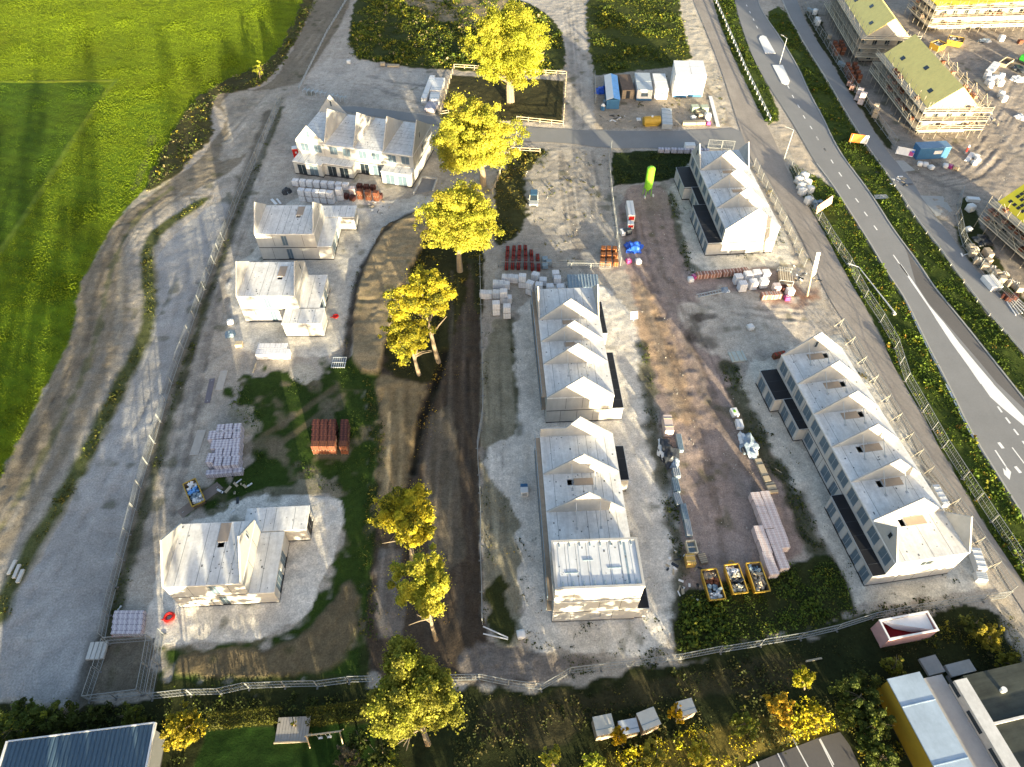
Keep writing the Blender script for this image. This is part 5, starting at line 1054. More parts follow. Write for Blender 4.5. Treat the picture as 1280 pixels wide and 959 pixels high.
def bag_mesh(w_, h, m, seed=0, name='bag_body'):
    bm = bmesh.new(); bmesh.ops.create_cube(bm, size=1); bmesh.ops.subdivide_edges(bm, edges=bm.edges[:], cuts=3, use_grid_fill=True); r = random.Random(seed)
    for v in bm.verts:
        n = v.co.normalized()*.62; v.co = v.co.lerp(n, .22); v.co += Vector((r.uniform(-.03, .03), r.uniform(-.03, .03), r.uniform(-.03, .03)))
        v.co = Vector((v.co.x*w_, v.co.y*w_, (v.co.z+.48)*h))
    me = bpy.data.meshes.new(name); bm.to_mesh(me); bm.free(); me.materials.append(m); me.polygons.foreach_set('use_smooth', [True]*len(me.polygons)); return me
def loops_mesh(w_, h):
    mb = MB()
    for sx in (-1, 1):
        for sy in (-1, 1): mb.bar((sx*w_*.3, sy*w_*.3, h*.85), (sx*w_*.12, sy*w_*.12, h*1.08), .06)
    return mb.mesh('lifting_loop', M_white)
kind('bag', 'bulk_bag', 'bulk bag', [('bag_body', bag_mesh(1.25, 1.35, M_white, 3)), ('lifting_loop', loops_mesh(1.2, 1.3))])
kind('smallbag', 'white_sack', 'sack', [('bag_body', bag_mesh(.95, .7, M_white, 5)), ('lifting_loop', loops_mesh(.9, .68))])
kind('tansack', 'tan_sack', 'sack', [('bag_body', bag_mesh(1.15, 1.0, M_tan, 8)), ('lifting_loop', loops_mesh(1.2, 1.1))])
kind('pinksack', 'pink_sack', 'sack', [('bag_body', bag_mesh(.9, .7, mat('magenta_film', (.42, .06, .22), noise=.3, rough=.5), 9)), ('lifting_loop', loops_mesh(.9, .68))])
MEAN_H = {}
for k_, v_ in KIND.items(): MEAN_H[k_] = max(max(v.co.z for v in me.vertices) for _, me in v_[2])
def place(key, label, loc, rz=0, group=None):
    nm, cat, parts = KIND[key]; t = thing(nm, label, cat, loc, rz, group)
    for pn, me in parts: put(pn, me, t)
    return t
def row(key, label, group, a, b, n, layers=1, jit=.04, turn=0):
    h = MEAN_H[key]; ztop = h*layers
    p, q = G(*a, ztop), G(*b, ztop); p.z = q.z = 0; d = q-p; ang = math.atan2(d.y, d.x)+turn; out = []
    for k in range(n):
        c = p.lerp(q, k/(n-1) if n > 1 else 0)
        for l in range(layers):
            out.append(place(key, label, c+Vector((random.uniform(-jit, jit), random.uniform(-jit, jit), l*h)), ang+random.uniform(-.04, .04), group))
    return out
def one(key, label, px, rz=None, layers=1, group=None):
    h = MEAN_H[key]*layers; c = G(*px, h); c.z = 0
    for l in range(layers): place(key, label, c+Vector((0, 0, l*MEAN_H[key])), random.uniform(-.5, .5) if rz is None else rz, group)
def frame3(A, B, C, h):
    """box from three corners of its top face (A-B long edge, B-C short edge) -> centre on the ground, length, width, rotation"""
    a, b, c = G(*A, h), G(*B, h), G(*C, h); L = (b-a).xy.length; Wd = abs((b-a).xy.normalized().cross((c-b).xy)) if True else 0
    m = (a+c)/2; m.z = 0; return m, L, Wd, math.atan2((b-a).y, (b-a).x)
def boxed(name, label, cat, A, B, C, h, body, bname='body', extra=None, bevel=.03, base=.0, group=None):
    m, L, Wd, rz = frame3(A, B, C, h); t = thing(name, label, cat, m, rz, group)
    MB().box((0, 0, base+(h-base)/2), (L, Wd, h-base)).build(bname, body, t, bevel=bevel)
    if extra: extra(t, L, Wd, h)
    return t
def slats(mt, n=4, across=True):
    def f(t, L, Wd, h):
        for k in range(n):
            c = -L/2+(k+.5)*L/n
            MB().box((c, 0, h+.02), (.09, Wd+.04, .04)).build('batten', mt, t)
    return f
z1 = ZM(320, 80); g = 'white block pallets in two lines in front of the angled terrace'; lb = 'white block pallet in the two lines before the angled terrace'
row('block', lb, g, z1(240, 712), z1(550, 735), 8, 1); row('block', lb, g, z1(275, 770), z1(452, 785), 5, 2); row('block', lb, g, z1(507, 765), z1(507, 765), 1, 2)
g = 'red and maroon brick pallets beside the white block pallets'; lb = 'orange-red brick pallet in the cluster beside the white block pallets'
row('brick', lb, g, z1(635, 775), z1(735, 785), 3, 2); row('brickdk', 'maroon-topped brick pallet behind the orange-red ones before the angled terrace', g, z1(635, 740), z1(715, 748), 3, 1)
row('brickdk', 'low maroon brick pallet between the white blocks and the orange-red bricks', g, z1(552, 800), z1(592, 812), 2, 1); row('pink', 'single pale pink wrapped pallet among the bricks before the angled terrace', None, z1(590, 760), z1(590, 760), 1)
row('brickdk', 'maroon brick pallet at the outer end of the brick cluster before the angled terrace', g, z1(760, 800), z1(760, 800), 1)
def heap(name, label, cat, px, r_, h, mts, seed=0, parts=('sheet', 'fold'), el=1.0, rz=0, group=None):
    """crumpled covered heap: lumpy mounds, one per material"""
    p = G(*px, 0); t = thing(name, label, cat, p, rz, group); rd = random.Random(seed)
    for i, m_ in enumerate(mts):
        bm = bmesh.new(); bmesh.ops.create_icosphere(bm, subdivisions=3, radius=1); s_ = 1 if i == 0 else .55
        ox, oy = (0, 0) if i == 0 else (rd.uniform(-.7, .7)*r_, rd.uniform(-.7, .7)*r_*el)
        ph = [rd.uniform(0, 6) for _ in range(6)]
        for v in bm.verts:
            c = v.co.copy(); k = 1+.22*math.sin(3*c.x+ph[0])*math.cos(4*c.y+ph[1])+.13*math.sin(9*c.x+ph[2]+4*c.z)+.10*math.sin(11*c.y+ph[3])
            v.co = Vector((ox+c.x*k*r_*s_, oy+c.y*k*r_*el*s_, max(-.03, c.z*k*h*s_)))
        me = bpy.data.meshes.new(parts[min(i, len(parts)-1)]); bm.to_mesh(me); bm.free(); me.materials.append(m_); put(me.name, me, t)
    return t
heap('machine_cover', 'dark crumpled cover beside the white block pallets', 'cover', z1(190, 790), .9, .9, [M_blackpl, M_bluegrey], 2)
def lay(name, label, cat, a, b, wd, h, m, group=None, z=0):
    p, q = G(*a, h), G(*b, h); p.z = q.z = z; d = q-p; t = MB().box((0, 0, h/2), (d.length, wd, h)).build(name, m, None, (p+q)/2, math.atan2(d.y, d.x))
    return tag(t, label, cat, group)
lay('white_board', 'white board lying on the ground above the second detached house roof', 'board', z1(95, 830), z1(125, 862), .5, .08, M_white); lay('white_board', 'second thin white board lying beside the other near the white blocks', 'board', z1(128, 828), z1(152, 858), .35, .08, M_white)
def toilet(label, px, m_, rz=.2):
    p = G(*px, 0); t = thing('portable_toilet', label, 'portable toilet', p, rz); MB().box((0, 0, 1.08), (1.12, 1.12, 2.1)).build('cabin', m_, t, bevel=.04)
    MB().box((0, 0, 2.19), (1.18, 1.18, .1)).build('roof', M_white, t, bevel=.03); MB().box((0, -.575, 1.0), (.75, .03, 1.8)).build('door', m_, t); MB().box((.12, -.6, 1.35), (.35, .02, .4)).build('label_plate', M_white, t)
toilet('red portable toilet at the end wall of the angled terrace', z1(252, 572), M_red)
def trestle(label, px, rz, group):
    p = G(*px, 0); t = thing('steel_trestle', label, 'trestle', p, rz, group)
    for sx in (-.5, .5): MB().bar((sx, -.8, 0), (sx, -.8, .9), .08).bar((sx, .8, 0), (sx, .8, .9), .08).bar((sx, -.8, .9), (sx, .8, .9), .1).build('leg_frame', M_galv, t)
    MB().box((0, 0, .93), (1.2, .18, .06)).build('top_rail', M_galv, t)
for x_, y_ in ((312,180),(338,185),(365,190),(392,194),(420,200),(462,212),(488,217),(514,222),(540,226)): trestle('galvanised trestle in the line behind the angled terrace gable', z1(x_, y_), -.15+random.uniform(-.1, .1), 'galvanised trestles behind the angled terrace')
z2 = ZM(500, 0)
def logpack(t, L, Wd, h): 
    MB().box((0, 0, .06), (L*.98, Wd*.96, .12)).build('bearer', M_wooddk, t)
    for k in (-.3, .3): MB().box((L*k, 0, h+.012), (.08, Wd+.02, .02)).build('strap', M_bluegrey, t)
for lb, A, B, C, h in (('long narrow white wrapped pack beside the paddock fence', (130,600), (185,460), (215,465), 1.5), ('larger square white pack beside the long one by the paddock fence', (185,552), (210,475), (275,480), 1.5),
                    ('smaller white pack second from the road by the paddock fence', (180,608), (187,566), (246,570), 1.4), ('lowest greyish-white pack nearest the cross road by the paddock fence', (150,665), (172,622), (235,628), 1.0)):
    boxed('wrapped_pack', lb, 'wrapped pack', z2(*A), z2(*B), z2(*C), h, M_packlil if 'lowest' in lb else M_white, 'wrapping', logpack, base=.13)
z3 = ZM(340, 0, 220)
one('wood', 'brown timber crate at the edge of the scrub above the gravel yard', z3(803, 455), .1); lay('timber_planks', 'low bundle of tan planks beside the timber crate at the scrub edge', 'planks', z3(838, 470), z3(925, 472), .9, .4, M_wood); one('smallbag', 'white sack at the scrub edge alone near the track rail', z3(555, 437))
# white pallets behind the upper middle terrace
z4 = ZM(590, 320); g = 'white block pallets behind the upper middle terrace'
B1 = [(205,122,1),(232,122,1),(262,125,1),(310,118,2),(150,158,1),(180,160,1),(210,165,1),(70,220,1),(100,222,1),(148,218,1),(195,212,2),(222,250,1),(148,285,2),(215,305,2),(390,108,1),(358,160,2),(437,140,1),(412,170,2),(515,98,1),(526,130,1),(480,180,1),(543,182,1),(420,215,1)]
for i, (x_, y_, l) in enumerate(B1): one('block', 'white wrapped block pallet in the loose group behind the upper middle terrace', z4(x_, y_), random.choice((0.05, -.1, .5 if i > 13 else .05, -.45 if i > 13 else -.05)), l, g)
def lattice(t, L, Wd, h):
    for k in range(10): MB().box((-L/2+(k+.5)*L/10, 0, h+.04), (.07, Wd*.98, .08)).build('lattice_bar', M_galv, t)
boxed('shuttering_stack', 'long grey stack of steel shuttering boards behind the upper middle terrace', 'shuttering', z4(590,195), z4(780,193), z4(775,112), .9, M_bluegrey, 'boards', lattice)
z5 = ZM(560, 160)
g = 'dark red roof tile pallets in six short lines'
for i, (a, b, n) in enumerate((((368,735),(360,838),4), ((405,733),(398,836),4), ((440,730),(434,836),4), ((475,730),(478,836),4), ((513,757),(520,845),3), ((550,785),(558,845),2))):
    row('tile', 'dark red roof tile pallet in the six short lines beyond the loose white pallets', g, z5(*a), z5(*b), n, turn=math.pi/2)
for x_, y_ in ((597,798),(622,818),(597,838)): one('grey', 'small blue-grey wrapped pallet at the end of the dark red tile lines', z5(x_, y_), .05, 1, 'blue-grey pallets by the tile lines')
for a, b in (((957,735),(950,812)), ((991,733),(993,812)), ((1027,735),(1032,815))): row('clay', 'orange clay tile pallet in the block of nine by the yard fence', 'orange tile pallets by the yard fence', z5(*a), z5(*b), 3, turn=math.pi/2)
# silo
p = G(*z5(1222, 415)); t = thing('silo', 'slim lime green mortar silo on legs beside the dark hedge patch', 'silo', p, .3); hh = lookup_h(*z5(1222, 415), z5(0, 236)[1])
MB().cone((0,0,1.9), (0,0,hh-.35), .78, .78, 20).cone((0,0,hh-.35), (0,0,hh), .78, .3, 20).cone((0,0,1.0), (0,0,1.9), .18, .78, 20).build('tank', M_green, t)
for k in range(4):
    a = k*math.pi/2+.78; MB().bar((.75*math.cos(a), .75*math.sin(a), 2.2), (.85*math.cos(a), .85*math.sin(a), 0), .1).build('leg', M_green, t)
for k in (-1, 1): MB().cone((k*.9,-.8,.3), (k*.9+.12,-.8,.3), .3, .3, 12).build('hose_reel', M_white, t)
def redend(t, L, Wd, h):
    MB().box((L/2+.012, 0, h*.55), (.02, Wd*.8, h*.5)).build('red_panel', M_red, t); MB().box((0, 0, h+.02), (L*.95, .06, .04)).build('lid_seam', M_galv, t)
boxed('site_box', 'long white site box with a red end by the yard fence', 'site box', z5(1098,450), z5(1112,540), z5(1152,532), 1.6, M_white, 'box_body', redend); boxed('site_box', 'small white box with a red front between the long box and the blue tarpaulin', 'site box', z5(1105,572), z5(1108,595), z5(1145,592), 1.0, M_white, 'box_body', redend)
t = thing('generator', 'small black and white generator above the blue tarpaulin heap', 'generator', G(*z5(1100, 655)), .3); MB().box((0,0,.65), (1.5,.9,1.1)).build('housing', M_blackpl, t, bevel=.06); MB().box((-.9,.1,.6), (.7,1.2,.9)).build('tank', M_white, t, bevel=.06)
heap('tarpaulin_heap', 'heap of goods under a bright blue tarpaulin by the yard fence', 'tarpaulin', z5(1142, 745), 1.55, 1.3, [M_bluetarp, M_bluetarp, M_bluetarp], 4); one('pinksack', 'pinkish sack at the foot of the blue tarpaulin heap', z5(1112, 805)); one('smallbag', 'white sack at the foot of the blue tarpaulin heap', z5(1172, 808))
# the parked car at the weedy yard edge, nose towards the terraces
p = G(667, 252); t = thing('parked_car', 'silver-grey car with a dark sky-tinted roof parked alone in the weeds at the yard edge', 'car', p, -.04)
M_silver = mat('silver_car_paint', (.24,.26,.285), rough=.3, noise=.03, spec=.6); M_carroof = mat('sky_tinted_roof', (.035,.10,.18), rough=.25, noise=.05, spec=.6)  # blue sky reflection painted into the car roof colour
def loft(secs, name, m_, bev=0):
    vs = [pt for s_ in secs for pt in s_]; n = len(secs[0]); fs = [(i*n+k, i*n+(k+1)%n, (i+1)*n+(k+1)%n, (i+1)*n+k) for i in range(len(secs)-1) for k in range(n)]
    fs += [tuple(range(n))[::-1], tuple(range((len(secs)-1)*n, len(secs)*n))]; o_ = MB().add(vs, fs); return o_.build(name, m_, t, bevel=bev)
def sec(y_, w_, z0, z1, r_=.12): return [(-w_, y_, z0), (w_, y_, z0), (w_, y_, z1-r_), (w_-r_, y_, z1), (-w_+r_, y_, z1), (-w_, y_, z1-r_)]
loft([sec(-2.15,.78,.38,.72), sec(-2.0,.9,.28,.86), sec(-1.0,.94,.25,1.0), sec(-.6,.95,.25,1.05), sec(1.6,.95,.25,1.08), sec(2.1,.9,.3,1.02), sec(2.2,.8,.4,.9)], 'body', M_silver)
loft([sec(-1.05,.80,.95,1.03), sec(-.25,.74,.98,1.60), sec(1.55,.74,.98,1.62), sec(2.05,.78,.98,1.10)], 'glasshouse', M_glass)
MB().box((0,.66,1.655),(1.36,1.9,.07)).build('roof', M_carroof, t, bevel=.02)
for sx in (-1, 1):
    MB().bar((sx*.80,-1.06,1.03),(sx*.72,-.26,1.63),.09).build('windscreen_pillar', M_pale, t); MB().box((sx*1.02,-.75,1.08),(.18,.12,.13)).build('wing_mirror', M_silver, t); MB().box((sx*.62,-2.1,.68),(.34,.12,.14)).build('headlight', M_white, t)  # pale windscreen pillars: sunlit tone put into their colour
    for yy in (-1.35, 1.4): MB().cone((sx*.72,yy,.33),(sx*.97,yy,.33),.33,.33,18).build('wheel', M_blackpl, t)
MB().box((0,-2.17,.5),(1.1,.05,.2)).build('grille', M_blackpl, t)
# around the upper right terrace
z6 = ZM(800, 160); row('flatlilac', 'grey-white wrapped pallet in the line along the cross road', 'grey-white pallets along the cross road', z6(130,125), z6(410,132), 8)
boxed('site_box', 'small white box standing beside the pallet line along the cross road', 'site box', z6(280,108), z6(342,108), z6(338,88), 1.6, M_white, 'box_body', redend)
z7 = ZM(840, 300)
row('brickpale', 'dull pink brick pallet in the line below the upper right terrace', 'brick pallets below the upper right terrace', z7(170,205), z7(450,178), 8, 1); one('pinksack', 'magenta sack at the head of the dull pink brick line', z7(142, 215)); one('smallbag', 'pale sack beside the magenta one at the dull pink brick line', z7(118, 232))
for x_, y_ in ((412,218),(470,202),(525,192),(582,192),(440,262),(505,250),(570,240)): one('tallblock', 'tall white block pallet in the double line beside the wire cage', z7(x_, y_), .12, 1, 'tall white pallets below the upper right terrace')
p, L, Wd, rz = frame3(z7(650,245), z7(735,255), z7(755,175), 1.3); t = thing('wire_cage', 'pale timber and wire cage beside the tall white pallets', 'cage', p, rz)
for sx in (-1, 1):
    for sy in (-1, 1): MB().box((sx*L/2, sy*Wd/2, .65), (.1, .1, 1.3)).build('post', M_galv, t)
for k in range(6): MB().box((-L/2+(k+.5)*L/6, 0, 1.34), (.12, Wd, .05)).build('slat', M_pale, t)
MB().box((0, 0, .25), (L*.92, Wd*.92, .4)).build('floor', M_wooddk, t); 
for sy in (-1, 1): MB().bar((-L/2, sy*Wd/2, 1.28), (L/2, sy*Wd/2, 1.28), .08).bar((-L/2, sy*Wd/2, .6), (L/2, sy*Wd/2, .6), .05).build('side_rail', M_galv, t)
row('brickpale', 'pale red brick pallet on the red-stained ground by the banner', 'pale red pallets by the banner', z7(570,330), z7(655,325), 4); one('pink', 'pinkish pallet behind the pale red ones near the wire cage', z7(648, 275), .1); one('block', 'white pallet nearest the banner on the red-stained ground', z7(732, 300), .2); one('brickdk', 'dark red pallet between the white one and the banner', z7(695, 285), .2); one('pinksack', 'red torn sack on the red-stained ground', z7(712, 345))
p, q = G(*z7(155, 348)), G(*z7(310, 315)); d = q-p; t = thing('steel_ladder_frame', 'long grey steel ladder frame lying below the brick line', 'steel frame', (p+q)/2, math.atan2(d.y, d.x))
for sy in (-.35, .35): MB().box((0, sy, .1), (d.length, .1, .18)).build('side_rail', M_galv, t)
for k in range(9): MB().box((-d.length/2+.3+k*(d.length-.6)/8, 0, .12), (.08, .62, .1)).build('rung', M_galv, t)
heap('grey_rubble_sack', 'small grey crumpled heap at the end of the steel ladder frame', 'heap', z7(325, 310), .7, .5, [M_tarpgrey, M_white], 8)
bx, by = z7(832, 345); hb = lookup_h(bx, by, z7(0, 58)[1]); t = thing('banner_flag', 'tall white feather banner on a tan pole by the service road', 'banner', G(bx, by), .5); t.rotation_euler = (0, -.2, .3)
MB().cone((0,0,0), (0,0,hb*.62), .16, .12, 8).build('pole', M_wood, t); MB().slab([(-.05,0,hb*.42),(.75,0,hb*.5),(.8,0,hb*.97),(.1,0,hb)], (0,-1,0), .06).build('cloth', M_white, t)
boxed('formwork_board', 'square pale formwork board by the weeds above the longest terrace', 'board', z7(375,748), z7(465,738), z7(432,680), .25, mat('pale_green_grey_board', (.42,.46,.44), noise=.15), 'board', slats(M_wood, 3))
boxed('red_crate', 'low red crate of bricks at the far corner of the longest terrace', 'crate', z7(632,715), z7(705,698), z7(695,678), .9, M_brick, 'crate_body', slats(M_red, 3))
one('smallbag', 'tiny white sack on the pale ground above the longest terrace', z7(487, 525), .3)
# beside the service road
for x_, y_ in ((985,300),(1000,338),(1006,370),(1018,275),(1035,315),(1052,358)): one('bag', 'pale wrapped bag in the two short lines inside the verge fence', z6(x_, y_), .45, 1, 'pale bags inside the verge fence')
one('bag', 'pale bag standing alone between the two short lines and the grey packs', z6(1045, 425), .4)
for x_, y_ in ((1080,452),(1112,450),(1092,478)): one('grey', 'blue-grey pack beside the orange board in the verge', z6(x_, y_), .4, 1, 'blue-grey packs in the verge')
def signboard(name, label, cat, A, B, wd, hz, m1, m2, tri=True):
    p, q = G(*A), G(*B); d = q-p; L = d.length; t = thing(name, label, cat, (p+q)/2, math.atan2(d.y, d.x))
    for sx in (-.4, .4): MB().box((L*sx, .1, hz/2), (.1, .1, hz)).build('post', M_galv, t)
    MB().slab([(-L/2,0,hz-wd),(L*.1,-.0,hz-wd),(L*.3,.35,hz),(-L/2,.35,hz)], (0,-.94,.33), .08).build('orange_face', m1, t); MB().slab([(L*.1,0,hz-wd),(L/2,0,hz-wd),(L/2,.35,hz),(L*.3,.35,hz)], (0,-.94,.33), .08).build('white_face', m2, t)
zR = ZM(1020, 0)
signboard('sign_board', 'orange and white site sign board standing in the grass beside the cycle path', 'sign', zR(195,890), zR(305,905), 1.7, 2.4, M_orange, M_white); signboard('sign_board', 'faded orange board leaning in the verge beside the blue-grey packs', 'sign', z6(1080,540), z6(1175,475), 1.6, 2.0, mat('faded_orange', (.6,.33,.22), noise=.2), mat('faded_cream', (.6,.5,.42), noise=.2))
# yard, along its two edges
z8 = ZM(640, 500)
boxed('pink_crate', 'pale pink covered crate at the head of the yard line beside the lower middle terrace', 'crate', z8(945,190), z8(928,92), z8(980,88), 1.6, mat('pale_pink_cover', (.56,.46,.42), noise=.08), 'crate_body', slats(M_wood, 2), bevel=.05)
heap('sheeting_heap', 'heap of dark goods under torn grey and white sheeting in the yard line', 'sheeting', z8(960, 330), 1.3, 1.3, [M_blackpl, M_tarpgrey, M_white, M_tarpgrey, M_white], 12, el=1.7)
def tubes(mt):
    def f(t, L, Wd, h):
        for k in range(4): MB().cone((-L/2-.1, -Wd/2+(k+.5)*Wd/4, h+.03), (L/2+.1, -Wd/2+(k+.5)*Wd/4, h+.03), .09, .09, 6).build('tube', mt, t)
    return f
for i, (A, B, C, lb) in enumerate((((1025,308),(1008,215),(1040,212),'blue-grey tube bundle beside the sheeting heap'), ((995,468),(985,425),(1030,420),'short pale blue-grey bundle next below the sheeting heap'), ((1000,560),(982,485),(1020,480),'second blue-grey bundle below the sheeting heap'), ((1012,640),(990,575),(1030,570),'third blue-grey bundle below the sheeting heap, beside the white gravel streak'),
        ((1055,735),(1035,645),(1070,640),'longest blue-grey bundle in the yard line'), ((1075,830),(1058,740),(1095,738),'last blue-grey bundle just above the open timber frame'))):
    boxed('tube_bundle', lb, 'bundle', z8(*A), z8(*B), z8(*C), .75, M_bluegrey, 'bundle_body', tubes(M_galv if i % 2 else M_bluegrey))
p, L, Wd, rz = frame3(z8(1090,940), z8(1070,865), z8(1125,860), .8); t = thing('open_crate', 'open pale timber frame crate above the yellow box', 'crate', p, rz)
for s_ in (-1, 1): MB().box((0, s_*Wd/2, .4), (L, .1, .8)).build('side', M_pale, t); MB().box((s_*L/2, 0, .4), (.1, Wd-.12, .8)).build('end', M_pale, t)
MB().box((0, 0, .12), (L*.9, Wd*.85, .2)).build('bottom', M_bluegrey, t); MB().box((0, 0, .6), (.1, Wd-.12, .12)).build('cross_bar', M_pale, t)
z9 = ZM(640, 640)
boxed('yellow_crate', 'ochre timber crate below the open frame in the yard line', 'crate', z9(1080,322), z9(1065,258), z9(1120,252), 1.1, mat('ochre_ply', (.50,.33,.10), noise=.15), 'crate_body', slats(M_wood, 2)); boxed('brown_pallet_pile', 'low brown heap of empty pallets beside the ochre crate', 'pallets', z9(1165,318), z9(1140,258), z9(1182,250), .5, M_wooddk, 'pallet_deck', slats(M_wood, 5))
zY = ZM(800, 480)
boxed('site_box', 'small white box with a green lid mark at the far edge of the yard', 'site box', zY(575,192), zY(555,150), zY(592,142), .7, M_white, 'box_body', lambda t, L, Wd, h: MB().box((0,.05,h+.02), (L*.35,Wd*.35,.04)).build('lid_mark', M_green, t)); boxed('site_box', 'small plain white box just below the one with the green mark', 'site box', zY(602,268), zY(588,218), zY(626,212), .7, M_white, 'box_body', lambda t, L, Wd, h: MB().box((0,0,h+.015), (L*.9,.05,.03)).build('lid_seam', M_galv, t))
heap('sheeting_heap', 'heap of black and grey goods under torn sheeting by the weedy strip', 'sheeting', zY(668, 385), 1.1, 1.1, [M_tarpgrey, M_blackpl, M_white, M_blackpl, M_white], 21, el=1.9)
for A, B, C, lb in (((770,602),(705,462),(742,455),'pair of long pale planks below the sheeting heap by the weeds'), ((800,675),(772,612),(822,596),'shorter pale plank pack at the head of the pink pallets')): boxed('plank_pack', lb, 'planks', zY(*A), zY(*B), zY(*C), .35, M_wood, 'planks', slats(M_blackpl, 2))
lay('plank', 'single thin pale stick lying in the weeds beside the plank packs', 'plank', zY(830,518), zY(872,546), .12, .08, M_wood)
zK = ZM(800, 640); g = 'pink wrapped pallets standing in three lines at the yard end'; lb = 'pink wrapped pallet in the three joined lines at the yard end'
row('pink', lb, g, zY(715,685), zK(885,322), 10, turn=math.pi/2); row('pink', lb, g, zY(775,678), zK(890,195), 8, turn=math.pi/2); row('pink', lb, g, zK(735,105), zK(778,228), 4, turn=math.pi/2); row('pink', lb, g, zK(785,268), zK(822,360), 3, turn=math.pi/2)
def skip(label, A, B, C, h, fills, seed, rim=M_yel, side=None, fill_label=''):
    m, L, Wd, rz = frame3(A, B, C, h); t = thing('skip', label, 'skip', m, rz); side = side or M_yel; tp = .22
    b0, t0 = [(-L/2+tp*1.6,-Wd/2+.1,.08),(L/2-tp*1.6,-Wd/2+.1,.08),(L/2-tp*1.6,Wd/2-.1,.08),(-L/2+tp*1.6,Wd/2-.1,.08)], [(-L/2,-Wd/2,h),(L/2,-Wd/2,h),(L/2,Wd/2,h),(-L/2,Wd/2,h)]
    i0, i1 = [(x*.93, y*.9, .16) for x, y, z_ in b0], [(x*.955, y*.92, h) for x, y, z_ in t0]
    mb = MB().add(b0+t0, [(3,2,1,0)]+[(k,(k+1)%4,4+(k+1)%4,4+k) for k in range(4)]); mb.build('body', side, t)
    MB().add(i0+i1, [(0,1,2,3)]+[(4+k,4+(k+1)%4,(k+1)%4,k) for k in range(4)]).build('interior', M_skipin, t)
    mb = MB()
    for k in range(4): mb.bar(Vector(t0[k])*.978+Vector((0,0,.02+.02)), Vector(t0[(k+1)%4])*.978+Vector((0,0,.04)), .13)
    mb.build('rim', rim, t)
    for s_ in (-1, 1): MB().bar((s_*L*.2, -Wd/2-.04, h*.8), (s_*L*.2, -Wd/2-.04, h*.5), .12).build('lifting_lug', rim, t)
    rd = random.Random(seed); f = thing('rubbish_heap', fill_label, 'rubbish', m+Vector((0,0,.16)), rz)
    for i, m_ in enumerate(fills):
        mb = MB()
        for k in range(30):
            x0 = -L*.40+L*.8*(i+rd.random())/len(fills); s_ = rd.uniform(.12, .38)
            mb.box((x0, rd.uniform(-.36, .36)*Wd, rd.uniform(.3, h*.85)), (s_*rd.uniform(.8, 2), s_, s_*.5), rd.uniform(0, 3), 0, (rd.uniform(-.5, .5), rd.uniform(-.5, .5)))
        mb.build('debris', m_, f)
skip('yellow skip holding rust-red and white rubble, nearest the lower middle terrace', zK(430,545), zK(373,355), zK(470,347), 1.25, [M_white, M_bluegrey, M_brick, M_wooddk], 1, fill_label='rust-red and white rubble inside the skip nearest the lower middle terrace')
skip('yellow skip of pale board offcuts between the two other skips', zK(575,505), zK(515,325), zK(605,317), 1.25, [M_pale, M_blackpl, M_pale, M_white], 2, fill_label='pale board offcuts inside the skip between two others')
skip('yellow skip lined with brown sheet and blue scraps beside the pink pallets', zK(712,500), zK(650,318), zK(738,303), 1.25, [M_tan, M_tan, M_wood, M_bluegrey], 3, fill_label='brown sheet and blue scraps inside the skip by the pink pallets')
def scraps(px, n, r_, seed, label):
    rd = random.Random(seed); p = G(*px); mb = MB()
    t = thing('scrap_heap', label, 'scraps', p)
    for m_, nm in ((M_wood, 'offcut'), (M_white, 'wrapping'), (M_blackpl, 'liner')):
        mb = MB()
        for k in range(n): mb.box((rd.gauss(0, r_), rd.gauss(0, r_), .05+rd.random()*.1), (rd.uniform(.2, 1.2), rd.uniform(.08, .4), .06), rd.uniform(0, 3), 0, (rd.uniform(-.3, .3), rd.uniform(-.3, .3)))
        mb.build(nm, m_, t)
    return t
def ring(name, label, cat, px, R, r_, m, disc=None):
    p = G(*px); t = thing(name, label, cat, p); mb = MB(); n, k = 20, 8; vs = []; fs = []
    for i in range(n):
        a = 2*math.pi*i/n
        for j in range(k):
            b = 2*math.pi*j/k; vs.append(((R+r_*math.cos(b))*math.cos(a), (R+r_*math.cos(b))*math.sin(a), r_+r_*math.sin(b)))
            fs.append((i*k+j, ((i+1)%n)*k+j, ((i+1)%n)*k+(j+1)%k, i*k+(j+1)%k))
    mb.add(vs, fs).build('coil', m, t)
    if disc: MB().cone((0,0,0), (0,0,r_*1.2), R, R, 20).build('lid', disc, t)
    MB().bar((-R-.4, -R*.5, .05), (-R*.6, -R*.4, .06), .1).build('loose_end', m, t)
ring('pipe_coil', 'small yellow pipe coil above the middle skip', 'coil', zK(562,316), .3, .09, M_yel); ring('pipe_coil', 'small yellow pipe coil between two skips at their lower ends', 'coil', zK(675,460), .3, .09, M_yel)
zL = ZM(170, 600); ring('hose_coil', 'red hose coil on the sand in front of the lone detached house', 'coil', zL(208,848), .48, .2, M_red); zH = ZM(270, 230); ring('tank_lid', 'round red disc on the ground beside the garage house', 'lid', zH(736,816), .42, .1, M_red, M_red)
one('smallbag', 'round white sack beside the sand track next to the garage house', zH(84, 838), .2); heap('rubble_heap', 'small grey rubble heap below the round white sack', 'rubble', zH(92, 925), .9, .35, [M_bluegrey, M_tarpgrey], 31)
for px, lb in (((700,378),'loose scraps on the ground behind the upper middle terrace'), ((1005,345),'loose scraps around the wire cage'), ((855,735),'loose scraps beside the rust-red skip'), ((1240,150),'loose scraps below the white bags of the rubbish area'), ((770,150),'loose scraps in front of the blue-covered shed'), ((470,258),'loose scraps beside the orange-red brick pallets'), ((302,610),'loose scraps below the lilac packs'), ((1120,225),'loose scraps in front of the blue container'), ((850,700),'loose scraps at the brown pallets'), ((1225,320),'loose scraps among the tan sacks')):
    scraps(px, 5, 1.3, len(lb), lb)
